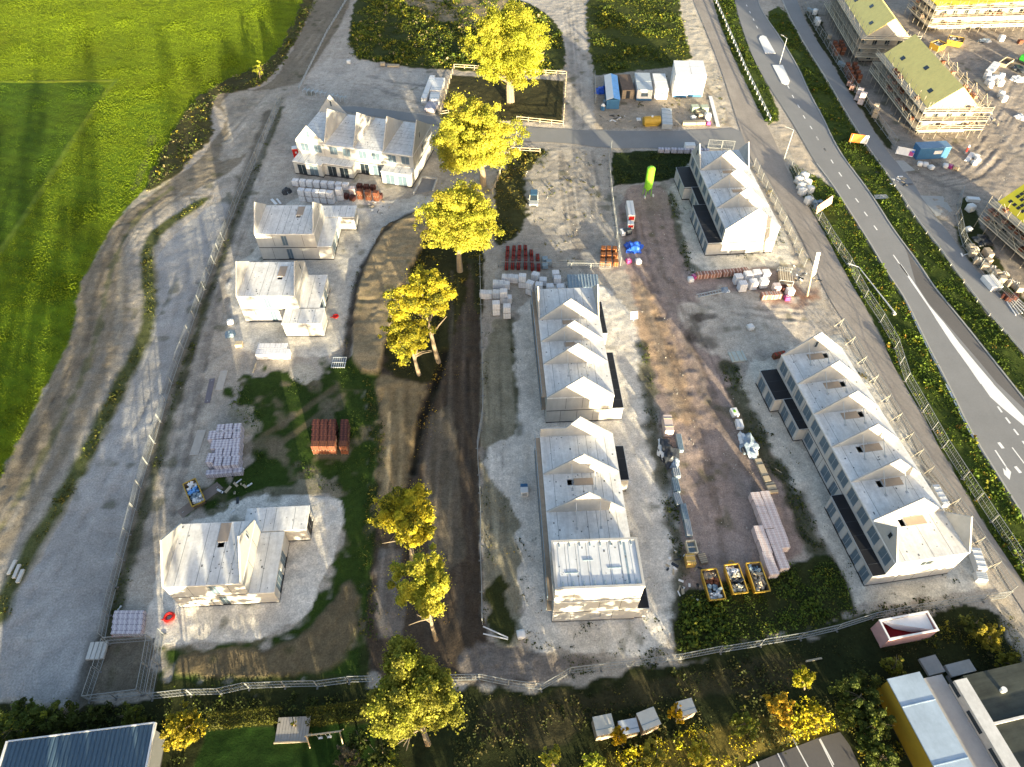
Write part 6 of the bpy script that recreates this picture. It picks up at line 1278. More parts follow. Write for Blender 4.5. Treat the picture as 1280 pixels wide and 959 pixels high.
# left of the dark strip
zG = ZM(210, 420); g = 'white block pallets in a tight double line above the grass'; lb = 'white block pallet in the tight double line at the top of the grass patch'
row('lowblock', lb, g, zG(572,62), zG(712,60), 5); row('lowblock', lb, g, zG(562,98), zG(725,95), 5); lay('plank', 'pale plank end sticking out beside the tight double line of white pallets', 'plank', zG(540,165), zG(522,222), .18, .12, M_wood)
one('wood', 'small pinkish timber crate on the sand track above the grass', zG(433, 42), .1)
p, L, Wd, rz = frame3(zG(1008,195), zG(1088,195), zG(1092,130), .15); t = thing('steel_grid', 'square grey steel grid lying at the grass corner', 'grid', p, rz)
for k in range(7): MB().box((-L/2+L*k/6, 0, .1), (.14, Wd, .1)).build('bar', M_galv, t)
for s_ in (-1, 0, 1): MB().box((0, s_*Wd*.47, .17), (L+.1, .12, .05)).build('cross_bar', M_galv, t)
g = 'lilac wrapped packs standing close together beside the sand track'; lb = 'lilac-grey wrapped pack in the tight cluster beside the sand track'
for a, b, n in (((318,568),(425,562),3), ((270,608),(420,598),4), ((285,665),(418,656),4), ((262,748),(262,748),1), ((308,715),(412,708),3), ((308,770),(412,764),3)): row('lilac', lb, g, zG(*a), zG(*b), n)
row('flatlilac', 'low lilac-grey pack along the lower edge of the cluster beside the sand track', 'low lilac packs beside the sand track', zG(258,838), zG(425,824), 4)
g = 'brown brick pallets stacked two high on the grass'; lb = 'brown brick pallet of the two-high block standing on the grass'
for r_, y_ in enumerate((528,560,594,628,662)):
    for c_, x_ in enumerate((908,958,1008,1082)): one('brickdk' if r_ < 4 else 'brick', lb, zG(x_-r_*1.5, y_), 0.02, 2, g)
skip('small yellow-rimmed skip full of blue and white rubbish by the lilac packs', zL(340,155), zL(282,15), zL(370,0), 1.15, [M_white, M_bluegrey, M_bluecover, M_white], 5, side=M_skipin, fill_label='blue and white rubbish inside the small skip by the lilac packs')
M_plate = mat('rusty_road_plate', (.20,.165,.145), noise=.2, scale=.8)
def plate(label, A, B, C, m_=None, h=.05): boxed('road_plate', label, 'steel plate', A, B, C, h, m_ or M_plate, 'plate', lambda t, L, Wd, h: [MB().box((s_*L*.42, 0, h+.012), (.25, .06, .02)).build('lifting_eye', M_galv, t) for s_ in (-1, 1)], bevel=.01)
plate('long dull brown road plate beside the small skip', zL(285,235), zL(535,50), zL(500,10)); plate('dark slate-coloured road plate on the sand track above the grass', zG(222,415), zG(255,265), zG(290,258), mat('slate_plate', (.14,.13,.155), noise=.15)); plate('pale road plate beyond the slate-coloured one', zG(290,330), zG(325,210), zG(368,215), mat('pale_plate', (.40,.37,.34), noise=.12)); plate('pale road plate beside the lilac packs', zG(130,735), zG(180,580), zG(235,575), mat('pale_plate', (.40,.37,.34), noise=.12))
zN = ZM(0, 719, 320); g = 'flat grey-white packs at the end of the long fence'; 
for x_ in (592, 640, 690):
    for y_ in (192, 219, 247, 276): one('flatlilac', 'flat grey-white pack in the block of twelve beside the small enclosure', zN(x_-(y_-190)*.12, y_), .03, 1, g)
lay('red_strip', 'red folded strip along the front of the flat grey-white packs', 'strip', zN(560,300), zN(700,296), .3, .2, M_red); lay('white_post', 'short white post lying above the flat grey-white packs', 'post', zN(585,178), zN(605,152), .15, .15, M_white)
for a, b in (((462,335),(436,420)), ((486,333),(458,420)), ((508,332),(482,418)), ((530,330),(505,415))): lay('concrete_beam', 'pale concrete beam in the set of four beside the enclosure gate', 'beam', zN(*a), zN(*b), .42, .35, mat('beam_concrete', (.5,.5,.49), noise=.1), 'concrete beams by the enclosure gate')
zM_ = ZM(0, 480, 320)
for a, b in (((76,878),(40,950)), ((95,900),(66,968)), ((112,925),(84,990))): lay('concrete_beam', 'pale concrete beam in the set of three at the edge of the green strip', 'beam', zM_(*a), zM_(*b), .4, .3, mat('beam_concrete', (.5,.5,.49), noise=.1), 'concrete beams by the green strip')
t = thing('site_cabinet', 'small white cabinet with a blue back standing alone beside the lower middle terrace', 'cabinet', G(*z8(76, 578)), .05); MB().box((0, 0, .55), (1.0, .9, 1.0)).build('cabinet_body', M_white, t, bevel=.04); MB().box((0, .75, .5), (.95, .55, .9)).build('back_box', M_blue, t, bevel=.04); MB().box((0, -.46, .55), (.6, .03, .7)).build('door', M_frame, t)
one('smallbag', 'small white sack at the pad corner near the barrier poles', z9(57, 745), .2)
t = thing('site_sign', 'white square sign with a magenta ring standing by the yard weeds', 'sign', G(*z4(990, 402)), .15); MB().box((0,0,.5), (.1,.1,1.0)).build('post', M_galv, t); MB().box((0,0,1.35), (1.25,.05,1.25), tilt=(-.5,0)).build('sign_face', M_white, t)
rg = MB(); n = 18
for k in range(n):
    a, b = 2*math.pi*k/n, 2*math.pi*(k+1)/n; cs = [Vector((r_*math.cos(q), -.03, r_*math.sin(q))) for r_, q in ((.25,a),(.42,a),(.42,b),(.25,b))]
    rg.add([Matrix.Rotation(-.5,3,'X') @ c+Vector((0,0,1.35)) for c in cs], [(0,1,2,3)])
rg.build('ring_mark', mat('magenta_print', (.5,.04,.25), noise=0), t)
# cabin yard at the top
zC2 = ZM(700, 0)
def cabin(label, A, B, C, h, z=0, wall=M_white, roof=None, stripe=None, door=True, group=None):
    m, L, Wd, rz = frame3(A, B, C, h+z); m.z = z; t = thing('site_cabin', label, 'site cabin', m, rz, group)
    MB().box((0,0,h/2), (L, Wd, h-.1)).build('wall', wall, t, bevel=.02); MB().box((0,0,h-.02), (L+.06, Wd+.06, .1)).build('roof', roof or M_white, t); MB().box((0,0,h+.045), (.08, Wd+.02, .03)).build('roof_seam', M_galv, t)
    if stripe: MB().box((0,0,.28), (L+.02, Wd+.02, .45)).build('stripe', stripe, t)
    for s_ in (-1, 1): MB().box((s_*L/2, 0, 1.45), (.06, Wd*.45, .8)).build('window', M_pane, t)
    if door: MB().box((L*.3, -Wd/2, 1.1), (.85, .05, 2.0)).build('door', M_frame, t)
    return t
cabin('white cabin with a grey roof and blue base stripe next to the blue-covered shed', zC2(478,555), zC2(460,450), zC2(550,447), 2.6, roof=M_galv, stripe=M_blue); cabin('plain white cabin between the grey-roofed cabin and the stacked ones', zC2(590,548), zC2(570,455), zC2(645,452), 2.6)
a, b, c, d = (715,465), (700,375), (880,372), (908,460)
cabin('upper white cabin of the stacked pair on the side next to the plain cabin', zC2(715,465), zC2(700,375), zC2(790,373), 2.6, 2.62); cabin('upper white cabin of the stacked pair on the service road side', zC2(812,462), zC2(792,373), zC2(880,372), 2.6, 2.62)
def under(A, B, C): 
    return A, B, C
mA, LA, WA, rA = frame3(zC2(715,465), zC2(700,375), zC2(790,373), 5.22)
for lb, (A, B, C), wl in (('lower white cabin with blue skirting under the stacked pair', (zC2(715,465), zC2(700,375), zC2(790,373)), M_white), ('lower grey-blue cabin with dark glass under the stacked pair', (zC2(812,462), zC2(792,373), zC2(880,372)), M_bluegrey)):
    m, L, Wd, rz = frame3(A, B, C, 5.22); t = thing('site_cabin', lb, 'site cabin', m, rz); MB().box((0,0,1.28), (L, Wd, 2.5)).build('wall', wl, t, bevel=.02); MB().box((0,0,2.56), (L+.06, Wd+.06, .1)).build('roof', M_white, t)
    MB().box((-L/2, 0, .3), (.06, Wd*.9, .5)).build('skirting', M_blue, t); MB().box((-L/2, 0, 1.5), (.06, Wd*.6, .8)).build('window', M_pane, t)
p, L, Wd, rz = frame3(zC2(290,610), zC2(275,462), zC2(350,455), 2.5); t = thing('covered_shed', 'shed under a pale blue and white tarpaulin cover at the cabin yard', 'shed', p, rz); MB().box((0,0,1.1), (L, Wd, 2.2)).build('wall', M_blue, t); MB().slab([(-L/2-.1,-Wd/2-.1,2.22),(L/2+.1,-Wd/2-.1,2.22),(L/2+.1,0,2.75),(-L/2-.1,0,2.75)], (0,-.4,.9), .08).build('cover', M_bluecover, t); MB().slab([(-L/2-.1,0,2.75),(L/2+.1,0,2.75),(L/2+.1,Wd/2+.1,2.22),(-L/2-.1,Wd/2+.1,2.22)], (0,.4,.9), .08).build('cover', M_white, t)
boxed('dark_shed', 'brown flat-topped shed between the blue-covered shed and the grey-roofed cabin', 'shed', zC2(385,555), zC2(358,460), zC2(430,460), 2.1, M_wooddk, 'wall', lambda t, L, Wd, h: [MB().box((0,0,h+.03), (L+.1,Wd+.1,.06)).build('roof', mat('brown_roof_felt', (.12,.085,.065), noise=.25), t), MB().box((-L/2-.01,0,1), (.04,.9,1.8)).build('door', M_blackpl, t)])
heap('tarpaulin_heap', 'dark blue tarpaulin heap against the blue-covered shed', 'tarpaulin', zC2(250, 565), 1.3, 1.2, [M_bluetarp, M_blackpl, M_bluetarp], 41); t = thing('barrel', 'blue barrel with a white top at the cabin yard fence corner', 'barrel', G(*zC2(262,675)), 0); MB().cone((0,0,0),(0,0,1.0),.5,.5,14).build('drum', M_blue, t); MB().cone((0,0,1.0),(0,0,1.35),.48,.25,14).build('cap', M_white, t)
one('grey', 'blue-grey pack beside the blue barrel', zC2(282, 618), .2)
p, L, Wd, rz = frame3(zC2(520,752), zC2(622,745), zC2(615,686), 1.9); t = thing('fuel_tank', 'bright yellow fuel tank in the cabin yard', 'tank', p, rz); MB().cone((-L/2,0,1.0),(L/2,0,1.0),.95,.95,20).build('drum', M_yel, t); MB().box((0,0,.25),(L*.8,1.5,.4)).build('cradle', M_yel, t); MB().cone((0,0,1.9),(0,0,2.15),.25,.25,10).build('filler_cap', M_white, t); MB().box((0,0,1.99),(L*.9,.08,.05)).build('top_rail', M_yel, t)
boxed('steel_bin', 'grey steel bin next to the yellow fuel tank', 'bin', zC2(630,768), zC2(625,668), zC2(686,662), 1.2, M_galv, 'bin_body', slats(M_bluegrey, 4)); boxed('white_slab', 'small white square slab beside the yellow fuel tank', 'slab', zC2(472,738), zC2(498,738), zC2(497,724), .3, M_white, 'slab_top', lambda t, L, Wd, h: MB().box((0,0,h+.015),(.2,.2,.03)).build('handle', M_galv, t))
for x_, y_, lb in ((832,650,'green-grey bin beside the brown crates in the cabin yard'), (890,652,'second green-grey bin below the stacked cabins')): boxed('wheeled_bin', lb, 'bin', zC2(x_-20,y_+14), zC2(x_+22,y_+12), zC2(x_+20,y_-8), 1.1, mat('sage_plastic', (.30,.36,.28), noise=.15), 'bin_body', lambda t, L, Wd, h: MB().box((0,0,h+.03),(L+.06,Wd+.06,.06)).build('lid', mat('sage_lid', (.36,.42,.34), noise=.1), t))
for x_, y_ in ((852,680),(885,682),(868,700)): one('wood', 'brown timber crate in the group by the green-grey bins', zC2(x_, y_), .1, 1, 'brown crates in the cabin yard')
row('wood', 'tan crate in the line along the lower edge of the cabin yard', 'tan crates in the cabin yard', zC2(770,748), zC2(880,745), 5); one('bag', 'white bulk bag at the end of the tan crate line in the cabin yard', zC2(912, 695), .1); one('smallbag', 'flat white sack above the tan crate line', zC2(822, 712)); one('pinksack', 'pink sack at the end of the tan crate line', zC2(915, 745))
lay('long_panel', 'long pale panel lying beside the cabin yard near the service road', 'panel', zC2(925,590), zC2(972,772), .8, .15, M_white)
# far side of the cycle path
g = 'orange brick pallets along the site fence by the cycle path'
for a, b in (((122,252),(140,292)), ((158,248),(176,288))): row('brick', 'orange brick pallet in the smaller cluster by the cycle path fence', g+' smaller cluster', zR(*a), zR(*b), 3, 2)
for a, b in (((200,388),(232,462)), ((243,384),(275,458))): row('brick', 'orange brick pallet in the larger cluster by the cycle path fence', g+' larger cluster', zR(*a), zR(*b), 4, 2)
for x_, y_ in ((210,500),(228,525)): one('brickpale', 'pale brick pallet at the end of the larger orange cluster', zR(x_, y_), -.55, 1, 'pale brick pallets by the cycle path fence')
for x_, y_, l in ((278,545,2),(298,570,2)): one('pink', 'white-pink pallet below the larger orange brick cluster', zR(x_, y_), -.55, l, 'white-pink pallets by the cycle path fence')
for x_, y_ in ((376,640),(380,665)): one('tanpack', 'tan sack pallet standing alone below the white-pink pallets', zR(x_, y_), -.5, 2, 'tan sack pallets by the cycle path fence')
for x_, y_ in ((150,378),(170,390)): one('grey', 'blue-grey pack between the two orange brick clusters', zR(x_, y_), -.5, 1, 'blue-grey packs between the brick clusters')
zQ2 = ZM(980, 0, 130)
for x_, y_, k_ in ((310,100,'grey'),(350,115,'grey')): one(k_, 'blue-grey pack at the far end of the cycle path fence', zQ2(x_, y_), -.5, 1, 'blue-grey packs at the far end of the fence')
for x_, y_ in ((395,110),(420,210),(430,240)): one('bag', 'white bag among the goods at the far end of the cycle path fence', zQ2(x_, y_), -.5, 1, 'white bags at the far end of the fence')
one('tanpack', 'tan pack just before the smaller orange brick cluster', zQ2(570, 425), -.4)
p, L, Wd, rz = frame3(zR(648,915), zR(838,905), zR(800,866), 2.6); t = thing('container', 'blue steel container with a white sign beside the scaffolded terrace', 'container', p, rz); MB().box((0,0,1.3),(L,Wd,2.5)).build('body', M_blue, t, bevel=.03); MB().box((0,0,2.58),(L+.04,Wd+.04,.08)).build('roof', mat('blue_container_roof', (.12,.22,.36), noise=.12), t); MB().box((L*.12,-Wd/2-.02,1.55),(1.7,.04,.75)).build('sign_plate', M_white, t)
mb = MB(); [mb.box((-L/2+.2+k*.35,-Wd/2-.01,1.2),(.12,.05,2.2)) for k in range(int(L/.35)) if abs(-L/2+.2+k*.35-L*.12) > 1.0]; mb.build('corrugation', M_blue, t)
p, L, Wd, rz = frame3(zR(492,930), zR(600,952), zR(612,925), 1.2); t = thing('site_banner', 'white site banner with a magenta and blue corner next to the blue container', 'banner', p, rz); MB().box((0,0,1.0),(L,.08,1.5),tilt=(-.5,0)).build('banner_face', M_white, t); MB().box((L*.36,-.12,.85),(L*.25,.05,.9),tilt=(-.5,0)).build('magenta_mark', mat('magenta_film', (.42,.06,.22), noise=.3), t); MB().box((L*.42,-.13,1.35),(L*.14,.05,.35),tilt=(-.5,0)).build('blue_mark', M_bluetarp, t)
for sx in (-.45, .45): MB().box((L*sx,.1,.9),(.08,.08,1.8)).build('post', M_galv, t)
zT2 = ZM(1020, 150)
for x_, y_ in ((645,258),(680,262),(715,280)): one('smallbag', 'white sack on the ground in front of the blue container', zT2(x_, y_), None, 1, 'white sacks before the blue container')
one('smallbag', 'white sack next to the magenta one near the blue container', zT2(803, 270)); one('pinksack', 'magenta sack near the blue container', zT2(835, 275)); one('wood', 'orange-brown crate beside the magenta sack', zT2(866, 283))
lay('white_board', 'white board lying on the dirt below the scaffold corner', 'board', zT2(928,250), zT2(965,200), .9, .2, M_white); 
for x_, y_ in ((992,212),(1000,232),(980,252)): one('smallbag', 'white sack beside the board below the scaffold corner', zT2(x_, y_), None, 1, 'white sacks below the scaffold corner')
t = thing('marker_post', 'red and white marker post standing below the scaffold corner', 'post', G(*zT2(918,205)), 0); MB().box((0,0,.9),(.25,.25,1.0)).build('lower_part', M_red, t); MB().box((0,0,1.65),(.3,.3,.5)).build('top_plate', M_white, t); MB().box((0,0,.2),(.6,.6,.38)).build('foot', M_kerb, t)
boxed('white_crate', 'long white crate at the head of the rubbish area by the dirt road', 'crate', zR(1050,425), zR(1100,370), zR(1130,392), 1.0, M_white, 'crate_body', slats(M_bluegrey, 3))
for x_, y_ in ((1062,452),(1088,470),(1112,462),(1150,450),(1085,500),(1070,485),(1145,490),(1165,585),(1150,560)): one('bag', 'white bag heaped in the rubbish area by the dirt road', zR(x_, y_), None, 1, 'white bags in the rubbish area')
p, L, Wd, rz = frame3(zR(1130,378), zR(1180,345), zR(1215,368), .8); t = thing('open_crate', 'open grey-lined crate beside the green machine in the rubbish area', 'crate', p, rz)
for s_ in (-1, 1): MB().box((0, s_*Wd/2, .4), (L, .1, .8)).build('side', M_wood, t); MB().box((s_*L/2, 0, .4), (.1, Wd-.12, .8)).build('end', M_wood, t)
MB().box((0,0,.1),(L*.9,Wd*.85,.2)).build('bottom', M_blackpl, t)
lay('tan_board', 'tan board lying at the edge of the dirt road', 'board', zR(985,485), zR(1060,552), 1.5, .15, M_wood)
t = thing('dumper', 'green site machine half out of frame beside the rubbish area', 'machine', G(*zR(1280,385)), .6); MB().box((0,0,1.35),(3.2,2.0,1.2)).build('hopper', mat('bright_green_paint', (.03,.36,.04), noise=.1), t, bevel=.12); MB().box((1.6,0,1.9),(1.1,1.5,1.6)).build('cab', M_glass, t, bevel=.08); MB().box((0,0,.6),(3.6,1.4,.35)).build('chassis', M_blackpl, t)
for sx in (-1.2, 1.2):
    for sy in (-1, 1): MB().cone((sx,sy*.85,.55),(sx,sy*1.2,.55),.55,.55,16).build('wheel', M_blackpl, t)
heap('rubbish_heap', 'blue and grey rubbish heap below the green machine', 'rubbish', zR(1245,430), 1.6, .8, [M_blackpl, M_blue, M_tarpgrey, M_white], 51); heap('rubbish_heap', 'white and red rubbish heap at the picture edge', 'rubbish', zR(1245,490), 1.8, .7, [M_white, M_red, M_white, M_skipin], 52, el=.7); heap('sheeting_heap', 'white torn sheeting at the picture edge by the dirt road', 'sheeting', zR(1262,725), 1.3, .5, [M_white, M_tarpgrey, M_white], 53)
def boxskip(label, A, B, C, h, seed, fl): skip(label, A, B, C, h, [M_white, M_bluegrey, M_wooddk], seed, fill_label=fl)
boxskip('yellow skip with dark contents squeezed behind the yellow roof', zR(742,292), zR(795,275), zR(770,240), 1.5, 61, 'dark mixed waste inside the skip behind the yellow roof'); boxskip('yellow skip heaped with white waste in front of the long brick terrace', zR(808,245), zR(905,265), zR(915,235), 1.4, 62, 'white waste inside the skip before the long brick terrace')
heap('sheeting_heap', 'torn grey sheeting along the foot of the long brick terrace', 'sheeting', zR(1030,255), 1.6, .7, [M_tarpgrey, M_blackpl, M_white], 63, el=.6); one('bag', 'white bag at the foot of the long brick terrace', zR(1150, 215), .2); one('brick', 'red brick pallet at the picture edge by the long terrace', zR(1262, 245), .1, 1)
zV = lambda x, y: (1180+x/5.33, 220+y/5.33)
for x_, y_ in ((190,460),(217,472),(200,500),(238,545),(296,486),(312,510),(304,552),(285,585),(335,600),(362,632),(415,640),(400,672),(455,690),(490,705),(515,735)):
    if (x_+y_) % 2: one('tansack', 'tan bulk sack in the jumble between the cycle path and the bright yellow roof', zV(x_, y_), None, 1, 'tan sacks by the cycle path')
    else: one('tanpack', 'tan sack pallet in the jumble between the cycle path and the bright yellow roof', zV(x_, y_), None, 1, 'tan sack pallets in the jumble by the cycle path')
boxed('white_sheet', 'white rectangular panel leaning on the tan sacks by the cycle path', 'panel', zV(275,682), zV(345,765), zV(380,715), .9, M_white, 'panel_face', lambda t, L, Wd, h: MB().box((0,0,h+.01),(L*.96,.05,.02)).build('seam', M_galv, t))
for x_, y_ in ((420,785),(445,800),(482,790)): one('brickdk', 'maroon pallet below the tan sacks by the cycle path', zV(x_, y_), -.6, 1, 'maroon pallets below the tan sacks')
for k in range(6): lay('steel_tube', 'pale steel tube in the loose bundle at the picture edge below the maroon pallets', 'tube', zV(420+k*14, 835-k*4), zV(480+k*22, 925-k*6), .14, .14, M_white, 'loose steel tubes by the cycle path')
one('smallbag', 'white sack beside the fence corner above the tan sacks', zV(175, 342), .3); one('bag', 'white bag below the plank deck end of the bright yellow roof', zV(192, 190), .3); lay('white_roll', 'white sheeting roll at the end of the scaffold decks', 'roll', zV(158,145), zV(240,150), 1.0, .7, M_white)
heap('rubbish_heap', 'dark rubbish heap between the tan sacks and the scaffold', 'rubbish', zV(255, 435), 1.6, .7, [M_blackpl, M_tarpgrey, M_blackpl], 66)
# brick packs standing on the scaffold decks
kind('deckbrick', 'brick_bundle', 'bricks', pack_parts(.85, .7, .62, M_brickpale, 'bricks', base=.08, bevel=.01)); kind('deckbrick2', 'brick_bundle', 'bricks', pack_parts(.85, .7, .62, M_brick, 'bricks', base=.08, bevel=.01))
WHERE = ['on the scaffold decks of the terrace by the blue container', '', 'on the scaffold decks of the long terrace behind the skips', 'on the scaffold decks below the bright yellow tiled roof']
for i, (t, s, pos, dg) in enumerate(SC):
    for j, p in enumerate(pos):
        k_ = 'deckbrick' if j % 3 else 'deckbrick2'; place(k_, ('pale brick bundle ' if j % 3 else 'orange brick bundle ')+WHERE[i], p+Vector((0,0,.005)), R_(dg)+random.uniform(-.2, .2), 'brick bundles '+WHERE[i])
# lower band: pale sheds, platform, open container
def shed(label, zf, A, B, C, h, m_=None):
    p, L, Wd, rz = frame3(zf(*A), zf(*B), zf(*C), h); t = thing('garden_shed', label, 'shed', p, rz); MB().box((0,0,h/2-.05),(L-.1,Wd-.1,h-.1)).build('wall', M_wooddk, t); MB().box((0,0,h-.04),(L,Wd,.12)).build('roof', m_ or mat('pale_roof_board', (.52,.50,.45), noise=.12, scale=.8), t); MB().box((0,-Wd*.2,h+.035),(L,.06,.03)).build('roof_seam', M_bluegrey, t)
    MB().box((0,-Wd/2+.03,.95),(.9,.06,1.8)).build('door', M_wood, t)
zX = ZM(500, 719, 320); zZ = ZM(780, 764)
shed('first pale-roofed shed, nearest the dark meadow', zX, (985,805), (1080,785), (1055,690), 2.2); shed('second pale-roofed shed, half behind the small orange-yellow tree', zX, (1105,800), (1198,782), (1180,712), 2.1, mat('blue_pale_roof', (.42,.46,.52), noise=.12)); shed('largest pale-roofed shed, third in the line, with a seam across its roof', zZ, (118,738), (225,695), (185,585), 2.4); shed('last pale-roofed shed, its corner hidden by an orange-yellow tree', zZ, (350,648), (448,620), (415,532), 2.2)
zO = ZM(240, 719, 320); p, L, Wd, rz = frame3(zO(430,838), zO(595,830), zO(575,705), .5); t = thing('wooden_platform', 'weathered wooden garden platform between the two clipped hedges', 'platform', p, rz); mb = MB(); n = int(L/.3)
for k in range(n): mb.box((-L/2+(k+.5)*L/n, 0, .45), (L/n-.03, Wd, .08))
mb.build('deck_planks', mat('grey_planks', (.34,.32,.30), noise=.15, scale=2), t); MB().box((0,0,.2),(L-.2,Wd-.2,.4)).build('base', M_wooddk, t); MB().box((0,-Wd/2,.52),(L+.1,.15,.12)).build('edge_beam', M_wood, t)
tree('small yellow potted plant on the wooden garden platform', zO(510,760), zO(508,742), 4, YEL, name='potted_plant', rvf=1, nb=10, n=300, leaf=.16, seed=90, cat='plant', z=1.0)
p, q = G(*zO(585,828)), G(*zO(762,805)); d = q-p; t = thing('swing_frame', 'timber swing frame on the lawn beside the wooden platform', 'swing', (p+q)/2, math.atan2(d.y, d.x)); Ls = d.length
MB().box((0,0,2.0),(Ls,.14,.14)).build('top_beam', M_wood, t)
for s_ in (-1, 1): MB().bar((s_*Ls*.46,-.7,0),(s_*Ls*.46,0,2.0),.1).bar((s_*Ls*.46,.7,0),(s_*Ls*.46,0,2.0),.1).build('leg_frame', M_wood, t)
for s_ in (-.15, .1): MB().box((Ls*s_,0,.5),(.45,.2,.05)).build('swing_seat', M_white, t); MB().bar((Ls*s_-.2,0,.5),(Ls*s_-.2,0,1.95),.03).bar((Ls*s_+.2,0,.5),(Ls*s_+.2,0,1.95),.03).build('rope', M_galv, t)
zc = ZM(1020, 764); h = 2.5; p, L, Wd, rz = frame3(zc(445,178), zc(748,120), zc(690,0), h); t = thing('open_container', 'open-topped faded pink container with a white rim in the bushes', 'container', p, rz)
for s_ in (-1, 1): MB().box((0,s_*(Wd/2-.05),h/2),(L,.1,h)).build('side_wall', M_redbox, t); MB().box((s_*(L/2-.05),0,h/2),(.1,Wd-.21,h)).build('end_wall', M_redbox, t)
MB().box((0,0,.9),(L-.22,Wd-.22,.1)).build('floor', mat('dark_red_floor', (.30,.02,.025), noise=.2), t); MB().slab([(-L*.44,Wd*.42,h-.12),(-L*.2,Wd*.1,1.5),(L*.12,-Wd*.18,1.25),(L*.46,-Wd*.40,h-.3),(L*.46,Wd*.42,h-.1)], (0,0,1), .05).build('white_sheet', M_white, t)
for s_ in (-1, 1): MB().box((0,s_*(Wd/2-.06),h+.06),(L+.1,.2,.11)).build('rim', M_white, t); MB().box((s_*(L/2-.06),0,h+.06),(.2,Wd-.34,.11)).build('rim', M_white, t)
lay('plank', 'pale plank lying in the dark meadow above the sapling', 'plank', zZ(1118,308), zZ(1218,288), .2, .12, M_wood)
# boards by the workshop
lay('concrete_slab', 'grey slab lying against the top of the workshop walkway', 'slab', zc(665,345), zc(765,318), 1.9, .4, M_kerb); lay('concrete_slab', 'long pale slab beside the first dark roof bay', 'slab', zc(815,368), zc(965,330), 1.3, .5, M_conc)
# fences
M_wire = mat('fence_wire', (.26,.275,.28), rough=.55, noise=.05)
def mesh_panel(L, h=2.0):
    key = ('mp', round(L, 1), h)
    if key not in CACHE:
        mb = MB(); t = .06
        mb.b2((0,-t/2,.06),(t,t/2,h)); mb.b2((L-t,-t/2,.06),(L,t/2,h)); mb.b2((t,-t/2,h-t),(L-t,t/2,h)); mb.b2((t,-t/2,.1),(L-t,t/2,.1+t)); mb.b2((t,-t/2,h*.5),(L-t,t/2,h*.5+.03))
        n = int(L/.35)
        for k in range(1, n): mb.b2((L*k/n-.005,-.005,.1+t),(L*k/n+.005,.005,h-t))
        for k in range(1, 6): mb.b2((t,-.016,.1+k*.3),(L-t,-.009,.114+k*.3))
        f = MB().box((0,0,.05),(.55,.2,.1)); CACHE[key] = (mb.mesh('mesh_panel', M_wire), f.mesh('concrete_foot', mat('foot_concrete', (.16,.16,.16), noise=.1)))
    return CACHE[key]
def mesh_fence(label, pts, plen=3.5, h=2.0, brace=0, name='mesh_fence', m=None, wob=.12):
    P = [G(*p) for p in pts]; t = thing(name, label, 'fence', P[0]); rd = random.Random(len(label)); o = P[0]
    if brace: bm_ = MB().bar((0,0,h*.8),(0,1.0,.05),.055).bar((0,0,0),(0,0,h),.07).mesh('brace', M_pale)
    for a, b in zip(P[:-1], P[1:]):
        d = b-a; n = max(1, round(d.length/plen)); l = d.length/n
        for k in range(n):
            s = a+d*(k/n)-o; ang = math.atan2(d.y, d.x)+rd.uniform(-.02, .02)*wob/.12; pm, fm = mesh_panel(l-.05, h)
            put('mesh_panel', pm, t, s, ang); put('concrete_foot', fm, t, s, ang+math.pi/2)
            if brace: put('brace', bm_, t, s+Vector((0,0,0)), ang+(math.pi if brace < 0 else 0))
    return t
def rail_fence(label, pts, post=2.5, h=1.15, rails=(.5, 1.05), m=None, name='timber_fence', tk=.12):
    P = [G(*p) for p in pts]; t = thing(name, label, 'fence', P[0]); m = m or M_wood; o = P[0]; key = ('post', h, m.name, tk)
    if key not in CACHE: CACHE[key] = MB().box((0,0,h/2-.05),(tk,tk,h+.1)).mesh('post', m)
    for a, b in zip(P[:-1], P[1:]):
        d = b-a; n = max(1, round(d.length/post)); r_ = MB()
        for k in range(n+1): put('post', CACHE[key], t, a+d*(k/n)-o, math.atan2(d.y, d.x)) if k < n or b is P[-1] else None
        side = Vector((-d.y, d.x, 0)).normalized()*(tk*.5+.03)
        for hz in rails: MB().bar(a-o+side+Vector((0,0,hz)), b-o+side+Vector((0,0,hz)), .05, 0, .14).build('rail', m, t)
    return t
mesh_fence('long straight mesh fence between the gravel road and the sand track', [(352,128),(300,248),(262,345),(215,480),(176,610),(137,770),(131,800)])
mesh_fence('kinked mesh fence below the brown bank and the grass', [(205,793),(191,874),(240,869),(277,868),(312,861),(357,859),(397,859),(437,853),(468,853)])
mesh_fence('long curving mesh fence along the lower edge of the building site', [(556,851),(600,850),(636,857),(676,863),(712,842),(790,833),(850,825),(900,816),(950,807),(1000,799),(1045,788),(1090,774),(1140,764),(1200,755),(1256,748)])
mesh_fence('small mesh enclosure of weedy soil at the end of the gravel road', [(112,877),(179,869),(192,801),(136,806),(112,877)])
mesh_fence('mesh fence dividing the dark soil strip from the middle terraces', [(600,330),(601,381),(604,495),(604,517),(597,561),(599,594),(601,640),(601,701),(604,782)])
mesh_fence('mesh fence beside the orange tile pallets and the yard', [(764,186),(760,201),(764,245),(769,282),(775,333)]); mesh_fence('low mesh barrier between the tile lines and the loose white pallets', [(623,333),(690,334),(763,336)], h=1.1)
mesh_fence('mesh fence with braces in the flowering verge beside the service road', [(981,197),(1003,241),(1034,294),(1060,335),(1080,373),(1100,403),(1118,436),(1131,477),(1153,515),(1178,560),(1203,599),(1239,653),(1274,706),(1310,765)], brace=0, plen=4)
mesh_fence('mesh fence with leaning timber posts between the service road and the longest terrace', [(1050,408),(1078,455),(1107,503),(1135,550),(1160,592),(1192,632),(1222,680),(1262,742)], brace=-1, plen=3.6)
mesh_fence('mesh fence along the back of the upper right terrace', [(942,208),(957,236),(980,280),(1005,335)], plen=3)
